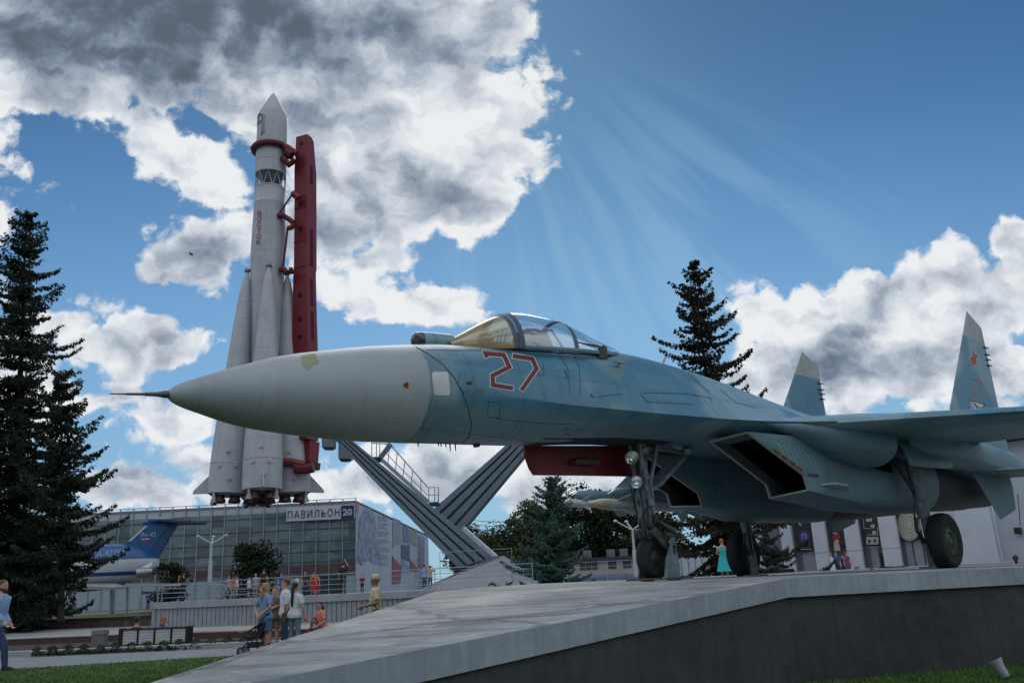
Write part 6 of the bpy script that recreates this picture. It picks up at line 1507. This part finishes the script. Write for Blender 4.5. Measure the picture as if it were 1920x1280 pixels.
# ------------------------------------------------------------------ trees
def leafmat(name, c0, c1, c2, scale=1.0):
    def f(b, bs, v, c):
        n = b.noise(v, .9*scale, 3, .6); n2 = b.noise(v, 9*scale, 2, .5)
        col = b.ramp(b.m('ADD', b.m('MULTIPLY', n, .65), b.m('MULTIPLY', n2, .35)), [(.34, c0), (.52, c1), (.68, c2)])
        b.link(col, bs.inputs['Base Color']); bs.inputs['Roughness'].default_value = .75; bs.inputs['Specular IOR Level'].default_value = .2
    return mat(name, var=0, build=f)
BARK = mat('bark', lin(52, 42, 36), .95, var=.35, vscale=4, bump=.4, bscale=10)
SPR = leafmat('spruce_needles', lin(18, 27, 21), lin(36, 50, 38), lin(66, 72, 52)); SPRB = leafmat('blue_spruce_needles', lin(40, 62, 54), lin(68, 96, 84), lin(100, 126, 112), 1.5)
SPR2 = leafmat('brownish_spruce_needles', lin(20, 22, 16), lin(44, 46, 32), lin(70, 62, 44))
LEAF = leafmat('leaf_green', lin(26, 38, 16), lin(46, 64, 26), lin(84, 98, 44), .6); LEAFD = leafmat('leaf_dark', lin(16, 26, 14), lin(30, 44, 22), lin(52, 66, 34), .6); LEAFY = leafmat('leaf_yellow', lin(42, 56, 24), lin(70, 86, 40), lin(108, 116, 62), .6)
def spruce(label, top, foot, width, m, seed, dens=1.0, droop=.25, bare=.04, cone_power=.8, group='spruce trees', gap=.12, sparse=.0, lean_in=None):
    """trunk with whorls of drooping branches; each branch carries many short hanging needle sprays"""
    rg = random.Random(seed); top, foot = Vector(top), Vector(foot); H = (top-foot).length; ax = (top-foot)/H
    t = thing('spruce_tree', label, 'tree', foot, group=group)
    tk = MB().tube([foot+ax*H*k/8 for k in range(9)], [max(.02, H*.014*(1-k/8.2)) for k in range(9)], 10).build('trunk', BARK, t, 50)
    V_, F_ = [], []; br = MB(); ks = 1.0 if H > 9 else .6
    nb = int(H*8.6*dens/ks); per = 7; nw = max(4, nb//per)
    for i in range(nb):
        f = bare+(1-bare)*(1-(i//per+.5+rg.uniform(-.42, .42))/nw)            # height fraction, branches set in whorls
        if f > .995 or f <= 0: continue
        L = width*((1-f)**cone_power)*rg.choice((.5, .68, .8, .9, 1.0, 1.25))*(.85+.3*rg.random())+.14*ks
        if rg.random() < gap: L *= .45
        az = i*2.39996+rg.uniform(-.5, .5); d = Vector((math.cos(az), math.sin(az), 0))
        o = foot+ax*(f*H); n = max(3, int(L/(.24*ks))); pts = []
        rise = .42*f-.02; dr0 = droop*(1.15-f)*rg.uniform(.7, 1.3)
        for k in range(n+1):
            s = k/n; pts.append(o+d*(L*s)+Vector((0, 0, L*(rise*s-dr0*math.sin(s*2.0)+.16*s**3))))
        if L > 1.0*ks: br.tube(pts, [max(.008, .02*L/2*(1-k/(n+1))) for k in range(n+1)], 4)
        side = d.cross(Vector((0, 0, 1)))
        for k in range(1, n+1):
            s = k/n; p = pts[k]; wd = (L*.26*(1-s)**.7*(.6+.5*rg.random())+.10*ks)
            m_ = int((17+wd*34/ks))
            for _ in range(m_):
                a = rg.uniform(-1, 1); q = p.lerp(pts[k-1], rg.random())+side*(a*wd)+Vector((0, 0, -abs(a)*wd*.3+rg.uniform(-.10, .04)*ks))
                ln = rg.uniform(.11, .25)*ks; w_ = ln*rg.uniform(.20, .34)
                dr = (d*.45+side*a*.6+Vector((rg.gauss(0, .3), rg.gauss(0, .3), rg.uniform(-1.25, .05)))).normalized()
                e = dr.cross(Vector((rg.gauss(0, 1), rg.gauss(0, 1), rg.gauss(0, 1)))).normalized()*w_
                c = len(V_); V_ += [q, q+dr*ln*.5+e, q+dr*ln, q+dr*ln*.5-e]; F_.append((c, c+1, c+2, c+3))
    if br.v: br.build('branches', BARK, t, fix=False)
    mb = MB(); mb.v = [tuple(v) for v in V_]; mb.f = F_; mb.mi = [0]*len(F_); mb.build('crown', m, t, fix=False)
    return t
def broad(label, foot, height, rx, m, seed, n=5200, leaf=.30, trunk=True, name='broadleaf_tree', cat='tree', group=None, flat=1.0):
    group = group or ('broadleaf trees behind the deck' if trunk else 'round bushes')
    rg = random.Random(seed); foot = Vector(foot); t = thing(name, label, cat, foot, group=group)
    th = height*(.28 if trunk else .05)
    clumps = []
    for i in range(34 if trunk else 30):
        u_ = rg.random()**.5; a = rg.uniform(0, 2*PI); zc = rg.random(); R = rx*(1-abs(zc-.42)**1.6*1.1)*.85
        clumps.append((foot+Vector((R*u_*math.cos(a), R*u_*math.sin(a)*flat, th+(height-th)*(.08+.84*zc))), rx*rg.uniform(.22, .42)*(1.15 if not trunk else 1)))
    if trunk:
        w = MB().tube([foot, foot+Vector((.1, 0, th)), foot+Vector((.0, .1, height*.75))], [height*.028, height*.02, height*.006], 10)
        tk = w.build('trunk', BARK, t, 50); lm = MB()
        for c, r in clumps[:12]: lm.tube([foot+Vector((0, 0, th*.9)), (foot+Vector((0, 0, th))).lerp(c, .55)+Vector((0, 0, .2)), c], [height*.012, height*.007, .01], 6)
        lm.build('limbs', BARK, t, fix=False)
    V_, F_ = [], []
    for i in range(n):
        c, r = clumps[rg.randrange(len(clumps))]
        v = Vector((rg.gauss(0, 1), rg.gauss(0, 1), rg.gauss(0, 1))).normalized(); q = c+Vector((v.x, v.y, v.z*.8))*r*(.55+.5*rg.random()**.5)*(1.25 if rg.random() < .08 else 1)
        if q.z < foot.z+.05: continue
        nrm = (v+Vector((rg.gauss(0, .7), rg.gauss(0, .7), rg.gauss(0, .7)+.3))).normalized(); e = nrm.orthogonal().normalized(); g = nrm.cross(e); a = rg.uniform(0, PI); e, g = e*math.cos(a)+g*math.sin(a), g*math.cos(a)-e*math.sin(a)
        L = leaf*rg.uniform(.6, 1.3); k = len(V_); V_ += [q-e*L*.5, q+g*L*.32, q+e*L*.5, q-g*L*.32]; F_.append((k, k+1, k+2, k+3))
    mb = MB(); mb.v = [tuple(v) for v in V_]; mb.f = F_; mb.mi = [0]*len(F_); mb.build('crown', m, t, fix=False); return t
def footp(px, dep, z): return px_dep(px, dep, z)
def vert_top(foot, py_top, dep):     # tip straight above the foot at the height seen in the photo
    f = Vector(foot); z = None; px = 960
    best = None
    for k in range(400):
        zz = f.z+k*.1; d = Vector((f.x, f.y, zz))-Vector(CAM); y = 640-FPX*d.dot(Vector(UP))/d.dot(Vector(FW))
        if y <= py_top: return Vector((f.x, f.y, zz))
    return Vector((f.x, f.y, zz))
f = footp(20, 45, -.6); T0 = vert_top(f, 390, 45); spruce('tallest dark spruce at the left edge, tip high above the airliner', at(50, 392, 45), f, 5.4, SPR, 11, 1.25, .34, .05, .62, gap=.25)
f = footp(114, 42, -.6); spruce('shorter dark spruce right of the tall one, in front of the airliner', at(116, 694, 42), f, 2.65, SPR, 12, 1.25, .34, .20, .42, gap=.2)
f = footp(-70, 43, -.6); spruce('dark spruce cut off by the left edge', at(-75, 560, 43), f, 3.4, SPR, 13, .9, .34, .04, .6)
f = footp(1372, 45, -.3); spruce('tall brownish spruce rising behind the jet, its lower boughs seen under the belly', at(1298, 488, 45), f, 4.0, SPR2, 21, 1.45, .36, .03, .60, gap=.2)
f = footp(1455, 41, -.2); spruce('low dark spruce bough right of the starboard wheel', at(1440, 1000, 41), f, 1.5, SPR, 23, 1.2, .3, .05, .5)
f = px_dep(1033, 43, ZD); spruce('young blue spruce standing on the deck left of the nose wheel', at(1035, 893, 43), f, 2.15, SPRB, 31, 2.5, .22, .02, .62, gap=.1)
broad('round dark green broadleaf tree behind the blue spruce and missiles', px_dep(1115, 88, -.6), at(1110, 915, 88).z+.6, 4.2, LEAFD, 41, 9000, .34)
broad('dark broadleaf tree left of the nose leg, behind the lamp', px_dep(1165, 92, -.6), at(1165, 935, 92).z+.6, 4.0, LEAFD, 42, 7000, .34)
broad('yellow-green tree left of the blue spruce', px_dep(995, 84, -.6), at(995, 938, 84).z+.6, 2.4, LEAFY, 43, 4500, .32)
broad('bright green bushy tree behind the mound, left of the blue spruce', px_dep(915, 100, -.6), at(915, 1003, 100).z+.6, 3.4, LEAF, 44, 4500, .36)
broad('dark tree under the starboard intake, behind the spruce', px_dep(1240, 80, -.6), at(1240, 960, 80).z+.6, 3.6, LEAFD, 45, 5000, .34)
for i, (px, yt, dep, rx, lab) in enumerate(((880, 990, 150, 5, 'far tree peeping out below the crossing beams'), (935, 985, 160, 6, 'far dark tree beyond the grey mound, left of two'), (975, 988, 155, 5, 'far dark tree beyond the grey mound, right of two'), (1215, 965, 130, 6, 'far tree behind the nose leg'), (1050, 960, 140, 6, 'far tree directly behind the blue spruce'))):
    broad(lab, px_dep(px, dep, -.6), at(px, yt, dep).z+.6, rx, LEAFD, 60+i, 3600, .5)
broad('round dark green bush in front of the glass pavilion', px_dep(472, 72, -.4), at(472, 1021, 72).z+.4, 2.3, LEAFD, 51, 5200, .24, False, 'round_bush', 'bush')
broad('loose grey-green bush beside the airliner tail', px_dep(318, 74, -.6), at(318, 1048, 74).z+.6, 1.5, LEAFD, 52, 2600, .22, False, 'round_bush', 'bush')
broad('small dark bush at the right edge of the left spruces', px_dep(66, 50, -.6), 1.3, 1.3, LEAFD, 55, 2600, .2, False, 'round_bush', 'bush')
def hedge(label, px0, px1, y_top, dep, z0, seed, m=LEAF, n=2500):
    a, c = px_dep(px0, dep, z0), px_dep(px1, dep, z0); h = at((px0+px1)/2, y_top, dep).z-z0; rg = random.Random(seed); t = thing('clipped_hedge', label, 'hedge', a, group='low hedges by the hall'); V_, F_ = [], []
    for i in range(n):
        q = a.lerp(c, rg.random())+F*rg.uniform(0, .8)+Vector((0, 0, h*rg.random()**.6)); e = Vector((rg.gauss(0, 1), rg.gauss(0, 1), rg.gauss(0, 1))).normalized(); g = e.orthogonal().normalized(); L = rg.uniform(.07, .16); k = len(V_); V_ += [q-e*L, q+g*L*.6, q+e*L, q-g*L*.6]; F_.append((k, k+1, k+2, k+3))
    mb = MB(); mb.v = [tuple(v) for v in V_]; mb.f = F_; mb.mi = [0]*len(F_); mb.build('foliage', m, t, fix=False)
hedge('low green hedge in front of the hall doorway', 1664, 1704, 1064, 40, -.4, 71); hedge('low green hedge right of the dark spruce, at the plinth edge', 1455, 1492, 1068, 48, -.4, 72)
# creeping plants in the bed in front of the bench
V_, F_ = [], []; rg = random.Random(5)
for i in range(9000):
    px = rg.uniform(60, 470); t_ = rg.random(); a = px_dep(px, 23.6+t_*2.2, ZP+.04); dens = 1.0+math.sin(px*.13)*.4
    if rg.random() > dens+.35: continue
    q = a+Vector((0, 0, rg.random()**2*.10*(1+.6*math.sin(px*.21)))); e = Vector((rg.gauss(0, 1), rg.gauss(0, 1), rg.gauss(0, .6))).normalized(); g = e.orthogonal().normalized(); L = rg.uniform(.025, .06); k = len(V_); V_ += [q-e*L, q+g*L*.6, q+e*L, q-g*L*.6]; F_.append((k, k+1, k+2, k+3))
mb = MB(); mb.v = [tuple(v) for v in V_]; mb.f = F_; mb.mi = [0]*len(F_); o = mb.build('ground_cover', LEAFD, fix=False); o['kind'] = 'stuff'
# ------------------------------------------------------------------ people in the photo
def stand(label, px, y_head, dep, z, turn, h=None, **k):
    f = px_dep(px, dep, z)
    if h is None:
        top = at(px, y_head, dep); h = max(.9, min(2.0, top.z-f.z))
    return person(label, f, h, turn, **k)
W = ('white', (196, 200, 210)); LB = ('lightblue', (134, 160, 196)); BK = ('black', (30, 30, 34)); RD = ('red', (170, 36, 48)); BLU = ('blue', (40, 84, 136)); GRY = ('grey', (120, 126, 134)); NAV = ('navy', (36, 46, 74)); BEI = ('beige', (168, 156, 122)); KH = ('khaki', (104, 98, 78)); TEAL = ('teal', (40, 176, 178)); PNK = ('pink', (196, 150, 160)); COR = ('coral', (206, 124, 108)); JNS = ('jeans', (46, 62, 96)); WHB = ('palejeans', (96, 126, 134))
FINE = .0105
# walking man at the left edge
stand('bearded man in a pale blue shirt and jeans striding in from the left edge', -12, 1088, 19.0, ZP, 82, hair='brown', beard=True, top=LB, sleeve=.9, bottom=JNS, vox=FINE,
      arms={1: ((.25, .10, 1.12), (.24, -.06, .90)), -1: ((-.24, -.10, 1.13), (-.22, -.28, .93))}, legs={-1: ((-.09, -.24, .50), (-.09, -.30, .09)), 1: ((.09, .02, .47), (.09, .32, .12))}, shoes=(36, 36, 44))
# group on the path
stand('fair woman in blue top and short denim skirt, hands behind her back, beside the pushchair', 495, 1093, 20.4, ZP, 150, hair='fair', hair_len=.32, tail=True, woman=True, top=('bluetee', (112, 140, 176)), bottom=('denim', (74, 102, 142)), kind='skirt', vox=FINE, head_turn=-40, shoes=(170, 172, 176),
      arms={-1: ((-.27, .10, 1.14), (-.08, .20, .98)), 1: ((.27, .10, 1.14), (.08, .20, .96))}, legs={-1: ((-.08, -.0, .49), (-.06, .03, .08)), 1: ((.08, -.06, .49), (.09, -.03, .08))})
stand('man in a white T-shirt and jeans facing left, holding the pushchair handle', 533, 1085, 21.6, ZP, -60, hair='brown', top=W, bottom=JNS, vox=FINE, skin=SKIN, fat=1.12,
      arms={-1: ((-.30, -.02, 1.13), (-.20, -.30, 1.02)), 1: ((.28, .02, 1.12), (.27, -.12, .90))}, head_turn=-20)
stand('woman with a long dark plait, white top and teal jeans, seen from behind', 551, 1091, 20.6, ZP, 165, hair='dark', hair_len=.48, tail=True, woman=True, top=W, bottom=WHB, vox=FINE, shoes=(60, 60, 66), bag=('brown', (92, 78, 60), 1),
      arms={-1: ((-.25, .04, 1.12), (-.27, -.02, .88)), 1: ((.26, .06, 1.12), (.25, -.06, .90))})
stand('boy in khaki shorts standing between the woman in blue and the man', 512, 1100, 21.8, ZP, 20, hair='brown', top=KH, bottom=('tan', (112, 104, 84)), kind='shorts', vox=.014)
# pushchair
pc = px_dep(474, 20.3, ZP); stroller = thing('pushchair', 'dark folding pushchair with a pale hood standing left of the group', 'pushchair', pc, -YAW)
BLKP = MATS['black_metal']; def_ = lambda x, y, z: Vector(pc)+(Vector(HR)*x+Vector(HF)*y+Vector((0, 0, z)))*.84
for x, y in ((-.26, -.2), (-.26, .2), (.30, -.24), (.30, .24)):
    r = .11 if x < 0 else .14
    r *= .84; wv = MB().lathe([(r*.8, -.02), (r, -.02), (r, .02), (r*.8, .02)], def_(x, y, r/.84), HF, 24, cap=False).build('wheel', RUBBER, stroller, 40)
    MB().lathe([(r*.8, .004), (.02, .012), (.02, -.012), (r*.8, -.004)], def_(x, y, r/.84), HF, 20, cap=False).build('wheel_hub', mat('hub_grey', lin(120, 124, 128), .4, .4), wv, 40)
for y in (-.22, .22):
    MB().tube([def_(-.26, y*.9, .12), def_(.05, y, .55), def_(.38, y, 1.02)], .014, 8).build('frame_tube', BLKP, stroller, 40)
    MB().tube([def_(.30, y, .15), def_(.06, y, .52), def_(-.18, y, .62)], .014, 8).build('frame_tube', BLKP, stroller, 40)
MB().tube([def_(.38, -.22, 1.02), def_(.41, 0, 1.04), def_(.38, .22, 1.02)], .02, 8).build('handlebar', mat('grip_black', (.01, .01, .01), .8), stroller, 40)
MB().loft([[def_(x, -.2, z), def_(x, .2, z), def_(x+.04, .2, z-.05), def_(x+.04, -.2, z-.05)] for x, z in ((-.24, .50), (-.05, .45), (.16, .46), (.26, .72), (.30, .84))]).build('seat', cloth('pram', (30, 32, 40)), stroller, bevel=.015)
MB().prism([def_(-.36, -.16, .58), def_(-.10, -.18, .60), def_(-.10, .18, .60), def_(-.36, .16, .58)], (0, 0, .05)).build('tray', mat('pram_tray', lin(150, 146, 138), .6), stroller, bevel=.015)
MB().loft([[def_(-.02+.24*t+.16*math.cos(a), .21*math.sin(a)*1.0, .66+.16*t+.12*math.cos(a)*.6) for a in [PI*2*i/14 for i in range(14)]] for t in (0, .3, .6)]).build('hood', cloth('hood', (140, 132, 116)), stroller, 50)
MB().box(def_(.08, 0, .26), (.34, .30, .12), -YAW).build('basket', cloth('basket', (36, 36, 44)), stroller, bevel=.03)
# man with the cap
stand('man in a beige shirt and cap standing behind the plinth, strap across his chest', 704, 1078, 19.0, ZP, -75, hair='grey', hat=('capbeige', (190, 180, 152)), top=('cream', (192, 184, 150)), bottom=KH, belt=True, skin=SKIN2, vox=FINE, fat=1.15,
      arms={-1: ((-.27, .02, 1.12), (-.10, -.28, 1.04)), 1: ((.27, .03, 1.12), (.10, -.28, 1.05))}, bag=('strapbag', (70, 58, 46), 1))
# seated woman on the granite seat
sw = px_dep(601, 27.0, ZP); person('woman in a coral top and dark trousers sitting on the granite wall', sw+Vector(HF)*.25+Vector((0, 0, -.22)), 1.62, -35, hair='dark', hair_len=.05, woman=True, top=COR, bottom=('charcoal', (62, 62, 70)), sit=True, vox=.013, lean=.18, arms={-1: ((-.24, -.10, 1.12), (-.04, -.30, 1.04)), 1: ((.24, -.10, 1.12), (.06, -.30, 1.04))}, head_turn=10)
bg_ = px_dep(585, 26.9, ZP+.24); hb = thing('handbag', 'small brown handbag on the granite wall beside the seated woman', 'handbag', bg_); MB().box(bg_+Vector((0, 0, .11))+Vector(HF)*.3, (.24, .14, .22), -YAW).build('bag_body', cloth('handbag', (96, 78, 66)), hb, bevel=.03); MB().tube([bg_+Vector(HF)*.3+Vector(HR)*q+Vector((0, 0, .2+.14*math.cos(q*16))) for q in (-.09, -.05, 0, .05, .09)], .01, 6).build('bag_handle', BLKP, hb)
# two on the bench, seen from behind
for px, lab, tp, hr_, hat_ in ((250, 'person in a dark red jacket and dark cap on the bench, left of two', ('maroon', (84, 30, 40)), 'dark', ('capnavy', (40, 44, 64))), (301, 'ginger-haired person in a blue and yellow jacket on the bench, right of two', ('azure', (66, 118, 176)), 'ginger', None)):
    q = px_dep(px, 27.1, -1.62); person(lab, q+Vector(HF)*.05, 1.66, 180, hair=hr_, hat=hat_, top=tp, sleeve=.9, bottom=NAV, sit=True, vox=.014, hair_len=.0 if hat_ else .06)
q = px_dep(292, 23.85, ZP+1.0)
# people up on the deck
def deck(label, px, yh, yf, dep, turn, **k):
    dz = k.pop('z', ZD); k.pop('h', None); return stand(label, px, yh, dep, dz, turn, h=None, vox=k.pop('vox', .022), **k)
deck('man in black taking a photograph at the left end of the deck', 342, 1074, 1120, 53, -100, top=BK, bottom=('dark', (34, 36, 42)), arms={-1: ((-.24, -.22, 1.22), (-.06, -.30, 1.50)), 1: ((.24, -.22, 1.22), (.06, -.30, 1.50))}, hair='brown')
deck('woman in a lilac top in the crowd by the bicycle', 427, 1078, 1120, 58, 60, woman=True, top=('lilac', (166, 150, 170)), bottom=JNS, hair_len=.2)
deck('girl in an orange top in the crowd, behind the bicycle', 436, 1082, 1120, 57, -30, woman=True, top=('orange', (188, 96, 60)), bottom=KH, kind='shorts', hair_len=.2)
deck('young man in a white shirt and pale jeans in the crowd', 443, 1079, 1120, 56, 100, top=W, bottom=WHB)
deck('child in a white shirt and dark shorts on the deck', 466, 1081, 1119, 52, 80, top=W, bottom=NAV, kind='shorts')
deck('woman in a striped grey top on the deck, left of the man in black', 478, 1074, 1119, 53, 20, woman=True, top=('stripe', (150, 154, 166)), bottom=GRY, kind='skirt', hair_len=.15)
deck('broad man in a black vest on the deck, seen from behind', 493, 1066, 1118, 50, 170, top=BK, bottom=('dkgrey', (54, 58, 66)), kind='shorts', fat=1.25, sleeve=.25)
deck('person in a blue jacket on the deck behind the group', 526, 1073, 1116, 54, 100, top=BLU, sleeve=.9, bottom=BLU)
deck('woman in white with a pink skirt on the deck', 556, 1079, 1115, 47, 150, woman=True, top=W, bottom=PNK, kind='skirt', hair='dark')
deck('woman in a dark patterned top leaning on the deck rail', 571, 1070, 1113, 50, 60, woman=True, top=('plum', (70, 44, 58)), bottom=NAV, hair_len=.2)
deck('woman in a long red dress on the deck, left of two in red', 587, 1073, 1112, 52, 20, woman=True, kind='dress', top=RD)
deck('woman in a red dress with dark hair on the deck, right of two in red', 595, 1075, 1112, 53, -30, woman=True, kind='dress', top=('crimson', (146, 30, 44)), hair_len=.2)
deck('man all in black with both arms raised by the pavilion entrance', 643, 1054, 1108, 50, 175, top=BK, bottom=BK, h=None, arms={-1: ((-.26, -.10, 1.55), (-.10, -.16, 1.80)), 1: ((.27, .03, 1.14), (.27, -.04, .92))})
deck('small child in red with a teal balloon hat by the printed wall', 679, 1077, 1106, 60, 0, top=('wine', (120, 34, 48)), bottom=BK, hat=('capteal', (60, 140, 140)))
deck('man in a pale blue shirt and red cap photographing the rocket', 796, 1058, 1101, 56, 150, top=LB, bottom=JNS, hat=('capred', (150, 50, 56)), arms={-1: ((-.24, -.22, 1.26), (-.06, -.30, 1.52)), 1: ((.24, -.22, 1.26), (.06, -.30, 1.52))})
deck('woman in a cream top with raised arms beside the man in the red cap', 807, 1060, 1101, 55, 160, woman=True, top=BEI, bottom=('dkjeans', (40, 58, 84)), hair='dark', arms={-1: ((-.24, -.22, 1.30), (-.08, -.30, 1.58)), 1: ((.24, -.16, 1.30), (.08, -.26, 1.62))})
# bicycle in the deck crowd
bc = px_dep(428, 54, ZD); bike = thing('bicycle', 'yellow-green bicycle leaning in the crowd at the deck rail', 'bicycle', bc)
bp = lambda x, z: Vector(bc)+Vector(HR)*x+Vector((0, 0, z))
for x in (-.5, .5):
    wv = MB().tube([bp(x+.33*math.cos(2*PI*i/24), .34+.33*math.sin(2*PI*i/24)) for i in range(25)], .02, 6).build('wheel', RUBBER, bike, 40)
    for k in range(4): MB().tube([bp(x-.32*math.cos(PI*k/4), .34-.32*math.sin(PI*k/4)), bp(x+.32*math.cos(PI*k/4), .34+.32*math.sin(PI*k/4))], .004, 4).build('spoke', GALV, wv)
YG_ = mat('bike_yellow', lin(150, 150, 70), .5); MB().tube([bp(-.5, .34), bp(-.2, .8), bp(.35, .85), bp(.5, .34)], .02, 6).tube([bp(-.5, .34), bp(-.05, .32), bp(.35, .85)], .02, 6).tube([bp(-.05, .32), bp(-.2, .88)], .02, 6).build('frame', YG_, bike, 40)
MB().tube([bp(.35, .85), bp(.33, 1.0), bp(.25, 1.02)], .015, 6).build('handlebar', BLKP, bike); MB().box(bp(-.22, .92), (.22, .1, .06), -YAW).build('saddle', BLKP, bike, bevel=.02)
# strolling crowd below the airliner
cr = [(113, 1120, 'violet', (150, 120, 150), 'in a violet top at the left of the strolling crowd', -90), (125, 1119, 'mint', (170, 176, 196), 'in pale lilac, second from the left in the strolling crowd', 90), (146, 1120, 'ink', (50, 50, 62), 'in dark clothes right of the notice board', 60), (155, 1121, 'rose', (206, 168, 180), 'in pale pink right of the notice board', -60), (163, 1118, 'sand', (186, 172, 120), 'in sand yellow in the middle of the crowd', 90), (170, 1117, 'coal', (44, 44, 52), 'in black in the middle of the crowd', 20), (177, 1118, 'sky', (96, 130, 176), 'in sky blue towards the right of the crowd', -80), (184, 1117, 'steel', (76, 104, 132), 'in steel blue at the right of the crowd', 90), (220, 1117, 'bone', (176, 172, 160), 'in a long bone-coloured dress apart from the crowd', 0)]
for px, yh, nm, c_, lab, tn in cr:
    stand('stroller '+lab, px, yh, 96.0+(px % 7)*.5, -.6, tn, h=1.68, vox=.03, woman=(px % 2 == 0), top=(nm, c_), bottom=(('bl', (60, 70, 96)) if px % 3 else ('lt', (160, 160, 164))), kind='dress' if px == 220 else ('shorts' if px % 3 == 0 else 'trousers'), hair='brown' if px % 2 else 'dark')
stand('guard in a blue shirt and dark trousers standing by the canopy', 277, 1116, 95, -.6, 180, h=1.78, vox=.024, top=('guard', (66, 88, 140)), bottom=('ink2', (36, 40, 52)), hat=('capguard', (44, 56, 84)))
# right-hand side, behind the plinth
q = px_dep(1361, 27, -.06); stand('girl in a bright turquoise dress by the wheel, seen from behind', 1361, 1009, 29, -.15, 170, hair='ginger', hair_len=.0, woman=True, kind='dress', top=TEAL, vox=.013, sleeve=.3, shoes=(190, 190, 190), arms={-1: ((-.25, -.06, 1.14), (-.16, -.24, 1.10)), 1: ((.24, -.10, 1.14), (.12, -.26, 1.12))})
stand('woman in a white dress and blue jacket between the hall pillars', 1563, 1036, 62, -.42, 20, woman=True, kind='dress', top=('ivory', (196, 198, 214)), hair='fair', vox=.02)
stand('man in blue behind the woman in white', 1573, 1034, 63, -.42, 0, top=('midblue', (52, 78, 120)), bottom=NAV, vox=.022)
stand('woman in a strapless top and purple skirt by the hall pillar', 1593, 1034, 61, -.42, -10, woman=True, top=('fuchsia', (120, 60, 100)), bottom=('purple', (92, 60, 112)), kind='skirt', hair='dark', hair_len=.2, sleeve=0, vox=.02)
stand('dark-clothed man in the shade beside the hall pillar', 1584, 1040, 64, -.42, 10, top=BK, bottom=BK, vox=.024)
def bust(label, px, yh, dep, turn, **k): # people below the plinth edge: only head and shoulders show
    h = 1.7; hd = at(px, yh, dep); return person(label, Vector((hd.x, hd.y, hd.z-h)), h, turn, **k)
bust('person with sunglasses whose head shows above the plinth edge', 1606, 1062, 31, -20, hair='dark', top=W, vox=.016)
bust('brown-haired head showing above the plinth edge, right of the sunglasses', 1634, 1064, 33, 160, hair='brown', top=GRY, vox=.018)
bust('woman in black with her dark hair tied back, at the right edge behind the plinth', 1903, 1040, 28, 150, hair='dark', hair_len=.22, tail=True, woman=True, top=BK, vox=.013)
for px, yh, tn, w_ in ((1821, 1061, 10, 'first'), (1828, 1062, 40, 'second'), (1834, 1060, -30, 'third'), (1842, 1063, 90, 'fourth'), (1860, 1061, 0, 'fifth')):
    bust('far %s head from the left in the row showing above the plinth before the pilaster' % w_, px, yh-3, 58, tn, hair='dark', top=GRY, vox=.03)
sgl = px_dep(1606, 26, 0)
